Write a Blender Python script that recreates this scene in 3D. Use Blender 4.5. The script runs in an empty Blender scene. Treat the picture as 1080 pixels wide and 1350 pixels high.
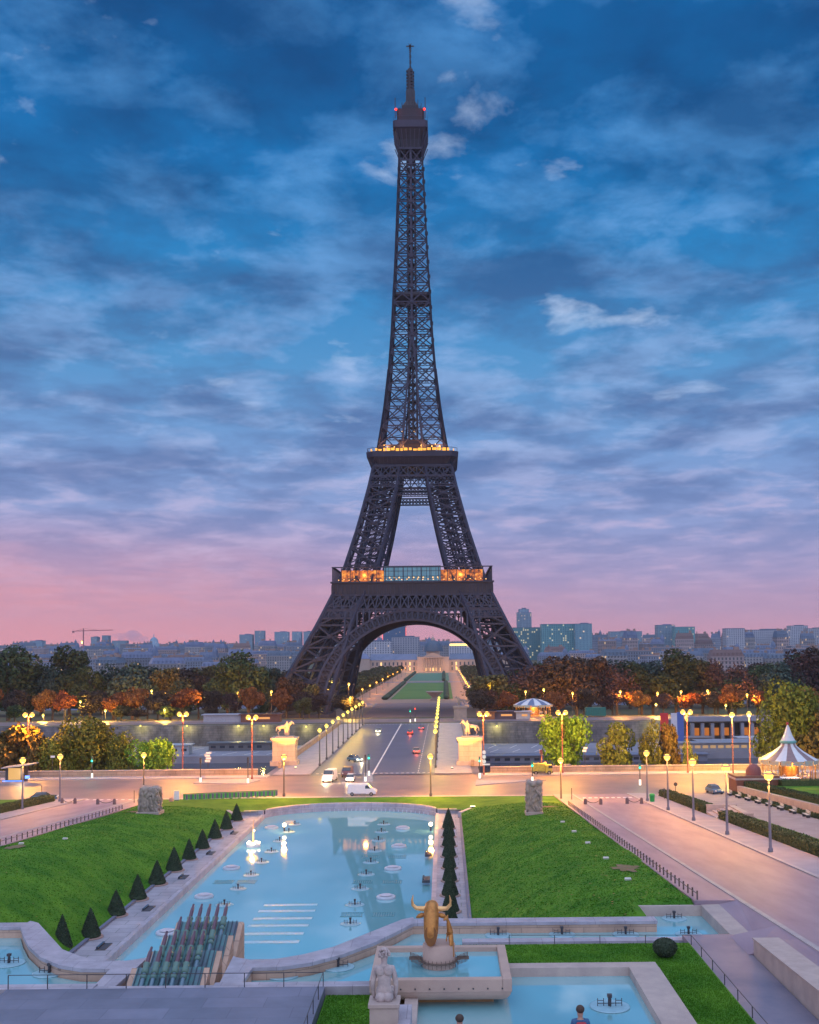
import bpy, bmesh, math, random
from mathutils import Vector, Matrix, Euler, noise
random.seed(7)
C = bpy.context.scene
col = C.collection
R = math.radians
# ---------------------------------------------------------------- camera
F, H, TH, RO = 1396.0, 30.6, R(3.0), R(0.55)
CAMROT = Matrix.Rotation(R(90) + TH, 4, 'X') @ Matrix.Rotation(RO * -1, 4, 'Z')
def to_cam(X, Y, Z):
    v = CAMROT.to_3x3().transposed() @ Vector((X, Y, Z - H))
    return v
_v = to_cam(0, 1, H)
CX = 586 - F * _v.x / -_v.z
CY = 855 + F * _v.y / -_v.z
cd = bpy.data.cameras.new('camera'); cam = bpy.data.objects.new('camera', cd); col.objects.link(cam)
cd.sensor_fit = 'VERTICAL'; cd.sensor_height = 36; cd.sensor_width = 28.8
cd.lens = F / 1350 * 36
cd.shift_x = -(CX - 540) / 1350; cd.shift_y = (CY - 675) / 1350
cd.clip_start = 0.5; cd.clip_end = 60000
cam.matrix_world = Matrix.Translation((0, 0, H)) @ CAMROT
C.camera = cam
def ray(px, py):
    return CAMROT.to_3x3() @ Vector(((px - CX) / F, -(py - CY) / F, -1))
def g(px, py, z=5.0):            # ground point at level z
    r = ray(px, py); t = (z - H) / r.z
    return Vector((r.x * t, r.y * t, z))
SL = .062
def gs(px, py):                  # point on the climbing avenues
    r = ray(px, py); t = (5 + SL * 185 - H) / (r.z + SL * r.y)
    return Vector((r.x * t, r.y * t, H + r.z * t))
def gy(px, py, Y):
    r = ray(px, py); t = Y / r.y
    return Vector((r.x * t, Y, H + r.z * t))
# ---------------------------------------------------------------- world (dusk sky with broken cloud)
w = bpy.data.worlds.new('World'); C.world = w; w.use_nodes = True
nt = w.node_tree; N = nt.nodes; L = nt.links
N.clear()
def nd(tree, t, **k):
    n = tree.nodes.new(t)
    for a, b in k.items():
        if a.startswith('i_'):
            n.inputs[a[2:].replace('_', ' ')].default_value = b
        else: setattr(n, a, b)
    return n
def s2l(c):
    return tuple(((x / 255) / 12.92 if x / 255 <= .04045 else ((x / 255 + .055) / 1.055) ** 2.4) for x in c) + (1,)
def wm(op, a=None, b=None, c=None, tree=nt):
    n = tree.nodes.new('ShaderNodeMath'); n.operation = op
    for i, v in enumerate((a, b, c)):
        if v is None: continue
        if hasattr(v, 'is_output') or isinstance(v, bpy.types.NodeSocket): tree.links.new(v, n.inputs[i])
        else: n.inputs[i].default_value = v
    return n.outputs[0]
def wmix(f, a, b, tree=nt, bt='MIX'):
    n = tree.nodes.new('ShaderNodeMix'); n.data_type = 'RGBA'; n.blend_type = bt
    for s, v in ((n.inputs[0], f), (n.inputs[6], a), (n.inputs[7], b)):
        if isinstance(v, bpy.types.NodeSocket): tree.links.new(v, s)
        else: s.default_value = v
    return n.outputs[2]
def ramp(f, stops, tree=nt, interp='LINEAR'):
    n = tree.nodes.new('ShaderNodeValToRGB'); e = n.color_ramp.elements; n.color_ramp.interpolation = interp
    e[0].position, e[0].color = stops[0]; e[1].position, e[1].color = stops[-1]
    for p, c in stops[1:-1]:
        x = e.new(p); x.color = c
    tree.links.new(f, n.inputs[0]); return n.outputs[0]
tc = N.new('ShaderNodeTexCoord'); sp = N.new('ShaderNodeSeparateXYZ'); L.new(tc.outputs['Generated'], sp.inputs[0])
X_, Y_, Z_ = sp.outputs
g3 = lambda v: (v, v, v, 1)
base = ramp(Z_, [(0.0, s2l((226, 150, 158))), (0.03, s2l((206, 152, 172))), (0.065, s2l((172, 154, 192))), (0.11, s2l((142, 156, 204))), (0.18, s2l((114, 153, 206))),
                 (0.26, s2l((78, 145, 200))), (0.34, s2l((36, 128, 190))), (0.42, s2l((8, 108, 174))), (0.50, s2l((0, 92, 156))), (1.0, s2l((10, 84, 152)))])
leftpink = wm('MULTIPLY', ramp(X_, [(0.0, g3(1)), (1.0, g3(0))]), ramp(Z_, [(0.0, g3(1)), (0.12, g3(0))]))
leftpink = wm('MULTIPLY', ramp(wm('MULTIPLY_ADD', X_, 1.4, .5), [(0.0, g3(1)), (0.75, g3(0))]), ramp(Z_, [(0.0, g3(1)), (0.13, g3(0))]))
base = wmix(leftpink, base, s2l((246, 152, 150)))
# cloud layer on a flat ceiling
zc = wm('ADD', Z_, 0.12)
cb = N.new('ShaderNodeCombineXYZ'); L.new(wm('DIVIDE', X_, zc), cb.inputs[0]); L.new(wm('DIVIDE', Y_, zc), cb.inputs[1])
def nz(scale, detail, rough, dist, off):
    m = N.new('ShaderNodeMapping'); m.inputs['Location'].default_value = off; m.inputs['Scale'].default_value = (1.0, 1.0, 1)
    L.new(cb.outputs[0], m.inputs[0])
    n = N.new('ShaderNodeTexNoise'); n.inputs['Scale'].default_value = scale; n.inputs['Detail'].default_value = detail
    n.inputs['Roughness'].default_value = rough; n.inputs['Distortion'].default_value = dist
    L.new(m.outputs[0], n.inputs[0]); return n.outputs[0]
big = nz(2.3, 7, .58, .15, (3.1, 1.7, 0)); mid = nz(4.6, 9, .60, .15, (7.7, 4.2, 2)); fine = nz(3.4, 7, .55, .2, (1.3, 9.1, 5))
dark = ramp(big, [(0.40, g3(1)), (0.58, g3(0))])
darkc = wmix(ramp(Z_, [(0.08, g3(0)), (0.4, g3(1))]), s2l((96, 120, 174)), s2l((0, 62, 116)))
base = wmix(wm('MULTIPLY', wm('MULTIPLY', dark, .72), ramp(Z_, [(0.02, g3(0)), (0.16, g3(1))])), base, darkc)
lite = wm('MULTIPLY', ramp(mid, [(0.46, g3(0)), (0.62, g3(1))]), ramp(big, [(0.36, g3(.15)), (0.6, g3(1))]))
litec = ramp(Z_, [(0.0, s2l((240, 180, 190))), (0.08, s2l((212, 184, 214))), (0.2, s2l((166, 186, 228))), (0.4, s2l((96, 160, 220))), (0.6, s2l((80, 146, 208)))])
base = wmix(wm('MULTIPLY', wm('MULTIPLY', lite, .62), ramp(Z_, [(0.015, g3(.15)), (0.12, g3(1))])), base, litec)
spots = wm('MULTIPLY', ramp(fine, [(0.62, g3(0)), (0.74, g3(1))]), ramp(Z_, [(0.1, g3(.1)), (0.3, g3(.9))]))
base = wmix(wm('MULTIPLY', spots, .75), base, s2l((196, 214, 244)))
# added fill light: sky brightened overhead and behind the camera for the ground
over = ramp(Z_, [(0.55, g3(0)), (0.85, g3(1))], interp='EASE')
rear_fill = wm('MULTIPLY', ramp(wm('MULTIPLY', Y_, -1.0), [(0.0, g3(0)), (0.6, g3(1))], interp='EASE'), ramp(Z_, [(0.0, g3(.3)), (0.25, g3(1))]))
br = wm('MAXIMUM', over, rear_fill)
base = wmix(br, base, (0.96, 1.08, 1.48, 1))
nish = nd(nt, 'ShaderNodeTexSky', sky_type='NISHITA', sun_disc=False, sun_elevation=R(2), sun_rotation=R(-38))
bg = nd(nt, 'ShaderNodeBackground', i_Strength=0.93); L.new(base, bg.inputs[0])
bg2 = nd(nt, 'ShaderNodeBackground', i_Strength=0.002); L.new(nish.outputs[0], bg2.inputs[0])
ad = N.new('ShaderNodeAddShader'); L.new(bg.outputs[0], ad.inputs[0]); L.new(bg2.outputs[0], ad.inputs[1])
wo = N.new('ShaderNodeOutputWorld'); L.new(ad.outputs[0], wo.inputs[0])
# faint first light, low and left of the tower
sd = bpy.data.lights.new('sun', 'SUN'); sd.energy = 0.25; sd.angle = R(12); sd.color = (1, .72, .62)
so = bpy.data.objects.new('sun', sd); col.objects.link(so)
so.rotation_euler = Vector((-math.sin(R(-38)) , -math.cos(R(-38)), -math.tan(R(4)))).to_track_quat('-Z', 'Y').to_euler()
C.view_settings.view_transform = 'Standard'; C.view_settings.look = 'None'
C.view_settings.exposure = 0.2; C.view_settings.gamma = 1.0
# ---------------------------------------------------------------- materials
MATS = {}
def mat(name, c, rough=.75, var=.18, scale=1.5, c2=None, bump=0, metal=0, emis=None, es=0, spec=.5, detail=6, island=0, objr=0, coord='Object', stretch=None, bscale=None):
    if name in MATS: return MATS[name]
    m = bpy.data.materials.new(name); m.use_nodes = True; t = m.node_tree
    b = t.nodes['Principled BSDF']; b.inputs['Roughness'].default_value = rough; b.inputs['Metallic'].default_value = metal
    b.inputs['Specular IOR Level'].default_value = spec
    if emis:
        b.inputs['Emission Color'].default_value = emis + (1,); b.inputs['Emission Strength'].default_value = es
    tcn = t.nodes.new('ShaderNodeTexCoord'); vec = tcn.outputs[coord]
    if stretch:
        mp = t.nodes.new('ShaderNodeMapping'); mp.inputs['Scale'].default_value = stretch; t.links.new(vec, mp.inputs[0]); vec = mp.outputs[0]
    n = nd(t, 'ShaderNodeTexNoise', i_Scale=scale, i_Detail=detail, i_Roughness=.6); t.links.new(vec, n.inputs[0])
    c2 = c2 or tuple(x * (1 - var) for x in c)
    f = ramp(n.outputs[0], [(0.34, g3(0)), (0.66, g3(1))], t)
    out = wmix(f, tuple(c) + (1,), tuple(c2) + (1,), t)
    if island:
        ge = t.nodes.new('ShaderNodeNewGeometry')
        k = wm('MULTIPLY_ADD', ge.outputs['Random Per Island'], 2 * island, 1 - island, t)
        hs = t.nodes.new('ShaderNodeHueSaturation'); t.links.new(out, hs.inputs['Color'])
        t.links.new(k, hs.inputs['Value']); out = hs.outputs[0]
    if objr:
        oi = t.nodes.new('ShaderNodeObjectInfo')
        hs = t.nodes.new('ShaderNodeHueSaturation'); t.links.new(out, hs.inputs['Color'])
        t.links.new(wm('MULTIPLY_ADD', oi.outputs['Random'], 2 * objr, 1 - objr, tree=t), hs.inputs['Value'])
        t.links.new(wm('MULTIPLY_ADD', oi.outputs['Random'], .03, .485, tree=t), hs.inputs['Hue']); out = hs.outputs[0]
    t.links.new(out, b.inputs['Base Color'])
    if bump:
        n2 = nd(t, 'ShaderNodeTexNoise', i_Scale=bscale or scale * 6, i_Detail=5, i_Roughness=.65); t.links.new(vec, n2.inputs[0])
        bp = nd(t, 'ShaderNodeBump', i_Strength=bump, i_Distance=.1); t.links.new(n2.outputs[0], bp.inputs['Height'])
        t.links.new(bp.outputs[0], b.inputs['Normal'])
    MATS[name] = m; return m
def wm_fix(): pass
_old_wm = wm
def wm(op, a=None, b=None, c=None, tree=nt):
    return _old_wm(op, a, b, c, tree)
def glow(name, c, s):
    if name in MATS: return MATS[name]
    m = bpy.data.materials.new(name); m.use_nodes = True; t = m.node_tree; b = t.nodes['Principled BSDF']
    b.inputs['Base Color'].default_value = (.02, .02, .02, 1); b.inputs['Emission Color'].default_value = tuple(c) + (1,); b.inputs['Emission Strength'].default_value = s
    MATS[name] = m; return m
def paving(name, c, c2, mortar, bw, bh, rough=.6, ms=.02, nscale=.3):
    if name in MATS: return MATS[name]
    m = bpy.data.materials.new(name); m.use_nodes = True; t = m.node_tree; b = t.nodes['Principled BSDF']; b.inputs['Roughness'].default_value = rough
    tcn = t.nodes.new('ShaderNodeTexCoord')
    br_ = nd(t, 'ShaderNodeTexBrick', i_Color1=tuple(c) + (1,), i_Color2=tuple(c2) + (1,), i_Mortar=tuple(mortar) + (1,), i_Scale=1.0, i_Mortar_Size=ms, i_Brick_Width=bw, i_Row_Height=bh, i_Bias=0.0)
    t.links.new(tcn.outputs['Object'], br_.inputs[0])
    n = nd(t, 'ShaderNodeTexNoise', i_Scale=nscale, i_Detail=7, i_Roughness=.65); t.links.new(tcn.outputs['Object'], n.inputs[0])
    k = ramp(n.outputs[0], [(0.3, g3(.7)), (0.7, g3(1.15))], t)
    t.links.new(wmix(1.0, br_.outputs[0], k, t, 'MULTIPLY'), b.inputs['Base Color'])
    MATS[name] = m; return m
def wallstone(name, c, c2, mortar, bw, bh, ms=.03, rough=.85, stain=.5):
    # vertical masonry: courses follow height, joints follow the wall's run
    if name in MATS: return MATS[name]
    m = bpy.data.materials.new(name); m.use_nodes = True; t = m.node_tree; b = t.nodes['Principled BSDF']; b.inputs['Roughness'].default_value = rough
    tcn = t.nodes.new('ShaderNodeTexCoord'); s = t.nodes.new('ShaderNodeSeparateXYZ'); t.links.new(tcn.outputs['Object'], s.inputs[0])
    cbn = t.nodes.new('ShaderNodeCombineXYZ'); t.links.new(wm('ADD', s.outputs[0], s.outputs[1], tree=t), cbn.inputs[0]); t.links.new(s.outputs[2], cbn.inputs[1])
    br_ = nd(t, 'ShaderNodeTexBrick', i_Color1=tuple(c) + (1,), i_Color2=tuple(c2) + (1,), i_Mortar=tuple(mortar) + (1,), i_Scale=1.0, i_Mortar_Size=ms, i_Brick_Width=bw, i_Row_Height=bh)
    t.links.new(cbn.outputs[0], br_.inputs[0])
    mp = t.nodes.new('ShaderNodeMapping'); mp.inputs['Scale'].default_value = (.5, .5, .22); t.links.new(tcn.outputs['Object'], mp.inputs[0])
    n = nd(t, 'ShaderNodeTexNoise', i_Scale=.8, i_Detail=8, i_Roughness=.7); t.links.new(mp.outputs[0], n.inputs[0])
    k = ramp(n.outputs[0], [(0.32, g3(1 - stain)), (0.68, g3(1.15))], t)
    t.links.new(wmix(1.0, br_.outputs[0], k, t, 'MULTIPLY'), b.inputs['Base Color'])
    MATS[name] = m; return m
def facade(name, c, win, lit, bw, bh, litfrac=.04, litc=(1, .62, .25), ls=.7):
    if name in MATS: return MATS[name]
    m = bpy.data.materials.new(name); m.use_nodes = True; t = m.node_tree; b = t.nodes['Principled BSDF']; b.inputs['Roughness'].default_value = .7
    tcn = t.nodes.new('ShaderNodeTexCoord'); s = t.nodes.new('ShaderNodeSeparateXYZ'); t.links.new(tcn.outputs['Object'], s.inputs[0])
    u = wm('DIVIDE', wm('ADD', s.outputs[0], s.outputs[1], tree=t), bw, tree=t); v = wm('DIVIDE', s.outputs[2], bh, tree=t)
    fu = wm('FRACT', u, tree=t); fv = wm('FRACT', v, tree=t)
    def band(x, lo, hi): return wm('MULTIPLY', wm('GREATER_THAN', x, lo, tree=t), wm('LESS_THAN', x, hi, tree=t), tree=t)
    wmask = wm('MULTIPLY', band(fu, .28, .72), band(fv, .2, .82), tree=t)
    cbn = t.nodes.new('ShaderNodeCombineXYZ'); t.links.new(wm('FLOOR', u, tree=t), cbn.inputs[0]); t.links.new(wm('FLOOR', v, tree=t), cbn.inputs[1])
    oi = t.nodes.new('ShaderNodeObjectInfo'); t.links.new(wm('MULTIPLY', oi.outputs['Random'], 57.0, tree=t), cbn.inputs[2])
    wn = t.nodes.new('ShaderNodeTexWhiteNoise'); t.links.new(cbn.outputs[0], wn.inputs[0])
    n = nd(t, 'ShaderNodeTexNoise', i_Scale=.12, i_Detail=5); t.links.new(tcn.outputs['Object'], n.inputs[0])
    wallc = wmix(n.outputs[0], tuple(x * 1.15 for x in c) + (1,), tuple(x * .75 for x in c) + (1,), t)
    hs = t.nodes.new('ShaderNodeHueSaturation'); t.links.new(wallc, hs.inputs['Color']); t.links.new(wm('MULTIPLY_ADD', oi.outputs['Random'], .5, .72, tree=t), hs.inputs['Value'])
    t.links.new(wmix(wmask, hs.outputs[0], tuple(win) + (1,), t), b.inputs['Base Color'])
    isl = wm('MULTIPLY', wmask, wm('LESS_THAN', wn.outputs[0], litfrac, tree=t), tree=t)
    b.inputs['Emission Color'].default_value = tuple(litc) + (1,); t.links.new(wm('MULTIPLY', isl, ls, tree=t), b.inputs['Emission Strength'])
    MATS[name] = m; return m
# ---------------------------------------------------------------- mesh helpers
class MB:
    def __init__(s): s.v = []; s.f = []; s.sm = set()
    def add(s, vs, fs, smooth=False):
        o = len(s.v); s.v += [tuple(x) for x in vs]
        for f in fs:
            if smooth: s.sm.add(len(s.f))
            s.f.append(tuple(i + o for i in f))
    def box(s, c, d, rz=0, rx=0, ry=0):
        m = Euler((rx, ry, rz)).to_matrix(); c = Vector(c); hx, hy, hz = d[0] / 2, d[1] / 2, d[2] / 2
        vs = [c + m @ Vector((x * hx, y * hy, z * hz)) for z in (-1, 1) for x, y in ((-1, -1), (1, -1), (1, 1), (-1, 1))]
        s.add(vs, [(3, 2, 1, 0), (4, 5, 6, 7), (0, 1, 5, 4), (1, 2, 6, 5), (2, 3, 7, 6), (3, 0, 4, 7)]); return s
    def bar(s, p, q, w, h=None, up=(0, 0, 1)):
        p, q = Vector(p), Vector(q); d = q - p
        if d.length < 1e-6: return s
        h = h or w; d.normalize(); u = Vector(up)
        if abs(d.dot(u)) > .99: u = Vector((0, 1, 0))
        a = d.cross(u).normalized(); b = a.cross(d).normalized(); a *= w / 2; b *= h / 2
        vs = [p - a - b, p + a - b, p + a + b, p - a + b, q - a - b, q + a - b, q + a + b, q - a + b]
        s.add(vs, [(3, 2, 1, 0), (4, 5, 6, 7), (0, 1, 5, 4), (1, 2, 6, 5), (2, 3, 7, 6), (3, 0, 4, 7)]); return s
    def tube(s, pts, r, n=8, cap=True):
        pts = [Vector(p) for p in pts]; rs = r if isinstance(r, (list, tuple)) else [r] * len(pts); rings = []
        for i, p in enumerate(pts):
            d = (pts[min(i + 1, len(pts) - 1)] - pts[max(i - 1, 0)]).normalized()
            u = Vector((0, 0, 1)) if abs(d.z) < .95 else Vector((0, 1, 0))
            a = d.cross(u).normalized(); b = a.cross(d).normalized()
            rings.append([p + (a * math.cos(t) + b * math.sin(t)) * rs[i] for t in [k * math.tau / n for k in range(n)]])
        vs = [v for r_ in rings for v in r_]; fs = []
        for i in range(len(pts) - 1):
            for k in range(n):
                k2 = (k + 1) % n; fs.append((i * n + k, i * n + k2, (i + 1) * n + k2, (i + 1) * n + k))
        s.add(vs, fs, True)
        if cap: s.add(rings[0], [tuple(range(n))]); s.add(rings[-1], [tuple(range(n - 1, -1, -1))])
        return s
    def lathe(s, prof, c=(0, 0, 0), n=16, sx=1, sy=1, smooth=True):
        c = Vector(c); vs = []; fs = []
        for r, z in prof:
            for k in range(n):
                t = k * math.tau / n; vs.append(c + Vector((r * sx * math.cos(t), r * sy * math.sin(t), z)))
        m = len(prof)
        for i in range(m - 1):
            for k in range(n):
                k2 = (k + 1) % n; fs.append((i * n + k, i * n + k2, (i + 1) * n + k2, (i + 1) * n + k))
        s.add(vs, fs, smooth)
        if prof[0][0] > 1e-4: s.add(vs[:n], [tuple(range(n - 1, -1, -1))])
        if prof[-1][0] > 1e-4: s.add(vs[-n:], [tuple(range(n))])
        return s
    def prism(s, poly, z0, z1):        # poly: list of (x,y) ; z may be callables
        n = len(poly); f0 = z0 if callable(z0) else (lambda x, y: z0); f1 = z1 if callable(z1) else (lambda x, y: z1)
        a = sum(poly[i][0] * poly[(i + 1) % n][1] - poly[(i + 1) % n][0] * poly[i][1] for i in range(n))
        if a < 0: poly = poly[::-1]
        vs = [(x, y, f0(x, y)) for x, y in poly] + [(x, y, f1(x, y)) for x, y in poly]
        s.add(vs, [tuple(range(n - 1, -1, -1)), tuple(range(n, 2 * n))] + [(i, (i + 1) % n, n + (i + 1) % n, n + i) for i in range(n)]); return s
    def ext(s, prof, p0, p1, axis='y'):   # prof in (u,z); extruded along axis from p0 to p1
        n = len(prof)
        mk = (lambda u, z, t: (u, t, z)) if axis == 'y' else (lambda u, z, t: (t, u, z))
        vs = [mk(u, z, p0) for u, z in prof] + [mk(u, z, p1) for u, z in prof]
        s.add(vs, [tuple(range(n)), tuple(range(2 * n - 1, n - 1, -1))] + [(i, n + i, n + (i + 1) % n, (i + 1) % n) for i in range(n)]); return s
    def strip(s, left, right, closed=False):
        n = len(left); vs = list(left) + list(right)
        s.add(vs, [(i, i + 1, n + i + 1, n + i) for i in range(n - 1)]); return s
    def sphere(s, c, r, n=12, m=8, sx=1, sy=1, sz=1):
        prof = [(r * math.sin(math.pi * i / m) + (1e-5 if i in (0, m) else 0), -r * sz * math.cos(math.pi * i / m)) for i in range(m + 1)]
        return s.lathe(prof, c, n, sx, sy)
    def mesh(s, name, m):
        me = bpy.data.meshes.new(name); me.from_pydata(s.v, [], s.f); me.materials.append(m)
        if s.sm:
            for i in s.sm: me.polygons[i].use_smooth = True
        bm = bmesh.new(); bm.from_mesh(me); bmesh.ops.recalc_face_normals(bm, faces=bm.faces); bm.to_mesh(me); bm.free()
        return me
    def build(s, name, m, parent=None, loc=None, bevel=0, label=None, norecalc=False):
        if norecalc:
            me = bpy.data.meshes.new(name); me.from_pydata(s.v, [], s.f); me.materials.append(m)
        else: me = s.mesh(name, m)
        o = bpy.data.objects.new(name, me); col.objects.link(o)
        if parent: o.parent = parent
        if loc is not None: o.location = loc
        if bevel:
            b = o.modifiers.new('bevel', 'BEVEL'); b.width = bevel; b.segments = 2; b.limit_method = 'ANGLE'
        if label: o['label'] = label
        return o
def tag(o, label, cat, group=None):
    o['label'] = label; o['category'] = cat
    if group: o['group'] = group
    return o
def thing(name, label, cat, loc=(0, 0, 0), rz=0, group=None):
    o = bpy.data.objects.new(name, None); col.objects.link(o); o.location = loc; o.rotation_euler.z = rz
    o.empty_display_size = .3
    return tag(o, label, cat, group)
def struct(o): o['kind'] = 'structure'; return o
def stuff(o): o['kind'] = 'stuff'; return o
def dup(root, loc, rz=None, label=None, group=None, scale=None):
    r = root.copy(); col.objects.link(r); r.location = loc
    if rz is not None: r.rotation_euler.z = rz
    if label: r['label'] = label
    if group: r['group'] = group
    if scale is not None: r.scale = scale if hasattr(scale, '__len__') else (scale,) * 3
    for ch in list(root.children):
        c = ch.copy(); col.objects.link(c); c.parent = r
        for gg in list(ch.children):
            d = gg.copy(); col.objects.link(d); d.parent = c
    return r
ORD = 'first second third fourth fifth sixth seventh eighth ninth tenth eleventh twelfth thirteenth fourteenth fifteenth sixteenth seventeenth eighteenth nineteenth twentieth'.split() + ['twenty-' + x for x in 'first second third fourth fifth sixth seventh eighth ninth'.split()] + ['thirtieth'] + ['thirty-' + x for x in 'first second third fourth fifth sixth seventh eighth ninth'.split()] + ['fortieth'] + ['forty-' + x for x in 'first second third fourth fifth sixth seventh eighth ninth'.split()] + ['fiftieth'] + ['fifty-' + x for x in 'first second third fourth fifth sixth seventh eighth ninth'.split()]
def lamp_light(parent, loc, power, c=(1, .52, .16), r=.25, name='lamp_light'):
    l = bpy.data.lights.new(name, 'POINT'); l.energy = power; l.color = c; l.shadow_soft_size = r
    o = bpy.data.objects.new(name, l); col.objects.link(o); o.parent = parent; o.location = loc
    return o
def skinned(name, nodes, edges, m, parent=None, sub=2, root=0):
    me = bpy.data.meshes.new(name); me.from_pydata([n[:3] for n in nodes], edges, [])
    o = bpy.data.objects.new(name, me); col.objects.link(o); o.modifiers.new('skin', 'SKIN')
    sv = me.skin_vertices[0].data if me.skin_vertices else None
    if sv is None:
        bm = bmesh.new(); bm.from_mesh(me); bm.verts.layers.skin.verify(); bm.to_mesh(me); bm.free(); sv = me.skin_vertices[0].data
    for i, n in enumerate(nodes):
        r = n[3]; sv[i].radius = r if isinstance(r, tuple) else (r, r); sv[i].use_root = (i == root)
    o.modifiers['skin'].use_smooth_shade = True
    if sub: s = o.modifiers.new('sub', 'SUBSURF'); s.levels = sub; s.render_levels = sub
    dg = bpy.context.evaluated_depsgraph_get(); ev = o.evaluated_get(dg); nm = bpy.data.meshes.new_from_object(ev)
    o.modifiers.clear(); nm.name = name; o.data = nm; nm.materials.clear(); nm.materials.append(m)
    for p in nm.polygons: p.use_smooth = True
    if parent: o.parent = parent
    return o
# ---------------------------------------------------------------- palette
M_GRASS = mat('grass', (.034, .135, .007), .9, c2=(.095, .23, .016), scale=.28, bump=.7, bscale=3.5, detail=12, spec=.2)
M_PARK = mat('park_ground', (.06, .075, .025), .95, c2=(.10, .07, .04), scale=.05)
M_ASPH = mat('asphalt', (.13, .105, .125), .52, c2=(.22, .16, .165), scale=.12, bump=.08, bscale=9, detail=9, spec=.6)
M_ASPHD = mat('bridge_asphalt', (.060, .075, .135), .5, c2=(.085, .10, .17), scale=.1, bump=.05, bscale=9)
M_ROAD = mat('avenue_asphalt', (.22, .155, .20), .6, c2=(.31, .23, .27), scale=.3, stretch=(1.6, .35, 1), bump=.1, bscale=8, detail=9)
M_WALK = mat('pavement', (.25, .24, .29), .75, c2=(.32, .30, .35), scale=.4, bump=.1)
M_KERB = mat('kerb_stone', (.40, .36, .36), .7, c2=(.3, .28, .3), scale=1)
M_SAND = mat('sand_path', (.36, .24, .17), .9, c2=(.28, .19, .14), scale=.1)
M_GRAVEL = mat('gravel_path', (.36, .29, .28), .9, c2=(.28, .22, .22), scale=.4)
M_STONE = mat('pale_stone', (.46, .37, .33), .7, c2=(.36, .29, .27), scale=.8, bump=.15)
M_COPE = paving('coping_stone', (.40, .37, .42), (.34, .32, .38), (.14, .13, .15), 2.1, 2.6, .5, .012, .8)
M_WALLP = wallstone('pink_wall', (.50, .33, .25), (.44, .30, .23), (.25, .17, .14), 2.2, .9, .02, .7, .25)
M_QUAY = wallstone('quay_stone', (.20, .19, .20), (.13, .13, .15), (.12, .11, .11), 2.6, .8, .05, .9, .6)
M_PARAP = wallstone('parapet_stone', (.42, .31, .24), (.36, .26, .2), (.2, .15, .12), 2.0, .55, .03, .85, .3)
M_POOL = mat('pool_water', (.17, .44, .49), .03, c2=(.20, .47, .52), scale=.06, spec=.5); M_POOL.node_tree.nodes['Principled BSDF'].inputs['IOR'].default_value = 5.0
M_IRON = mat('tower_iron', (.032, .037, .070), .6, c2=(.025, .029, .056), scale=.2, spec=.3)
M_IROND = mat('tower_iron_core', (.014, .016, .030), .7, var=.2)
M_METAL = mat('dark_metal', (.05, .05, .06), .5)
M_BLUEPOLE = mat('blue_grey_paint', (.10, .11, .17), .45)
M_REDPOLE = mat('red_brown_paint', (.20, .06, .05), .5)
M_WHITE = mat('white_paint', (.75, .74, .76), .5, var=.06)
M_HEDGE = mat('hedge_leaf', (.035, .06, .018), .9, c2=(.07, .09, .03), scale=3, bump=1, bscale=14, island=.35)
M_TOPI = mat('topiary_leaf', (.022, .042, .022), .9, c2=(.04, .06, .03), scale=3, island=.3)
M_GOLD = mat('gilded_bronze', (.58, .27, .07), .42, c2=(.36, .15, .04), scale=2.5, metal=.55, bump=.1)
M_SCULPT = mat('sculpture_stone', (.46, .36, .29), .85, c2=(.26, .22, .2), scale=1.2, bump=.6, bscale=5)
M_VERD = mat('verdigris', (.07, .27, .27), .6, c2=(.10, .13, .20), scale=1.2, bump=.2)
M_VERD2 = mat('verdigris_light', (.11, .20, .16), .6, c2=(.08, .17, .17), scale=4)
M_PURP = mat('purple_bronze', (.12, .055, .085), .5, c2=(.08, .05, .08), scale=2)
M_TUBE = mat('blue_steel', (.11, .18, .28), .4, c2=(.10, .20, .24), scale=1.5)
M_GLASS = mat('dark_glass', (.03, .04, .06), .12, var=.05, spec=.8)
M_RUB = mat('rubber', (.02, .02, .02), .8)
M_BARK = mat('bark', (.10, .075, .055), .9, c2=(.06, .045, .035), scale=2)
W_LINE = mat('white_line', (.75, .72, .72), .6, var=.1)
G_LAMP = glow('lamp_orange_glass', (1, .56, .08), 2.4)
G_LAMPY = glow('lamp_yellow_glass', (1, .76, .12), 2.0)
G_LAMPW = glow('lamp_white_glass', (1, .82, .5), 6)
G_GREEN = glow('signal_green', (.02, 1, .55), 2.5)
G_RED = glow('signal_red', (1, .05, .02), 4)
G_WARM = glow('warm_window', (1, .50, .12), 3.0)
G_WARM2 = glow('warm_strip', (1, .42, .04), 1.5)
# ---------------------------------------------------------------- terrain
AX = -15.5                                     # axis of the gardens, bridge and tower
def mx(x): return 2 * AX - x
def sheet(name, xs, prof, m, dz=0):
    b = MB()
    for i in range(len(xs) - 1):
        b.strip([(xs[i], y, z + dz) for y, z in prof], [(xs[i + 1], y, z + dz) for y, z in prof])
    o = b.build(name, m); return struct(o)
def zr(y): return 5 + SL * (185 - y) if y < 185 else 5.0
SOUTH = [(364, 4.95), (395, 4.95), (410, 4.3), (452, .3), (470, 0), (1000, 0), (1450, 0), (2200, 12), (3500, 24), (7000, 30), (8500, 30)]
b = MB()
xs = [-7500, -2500, -900, -400, -150, 120, 400, 900, 2500, 7500]
for i in range(len(xs) - 1): b.strip([(xs[i], y, z) for y, z in SOUTH], [(xs[i + 1], y, z) for y, z in SOUTH])
struct(b.build('park_ground', M_PARK))
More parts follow.
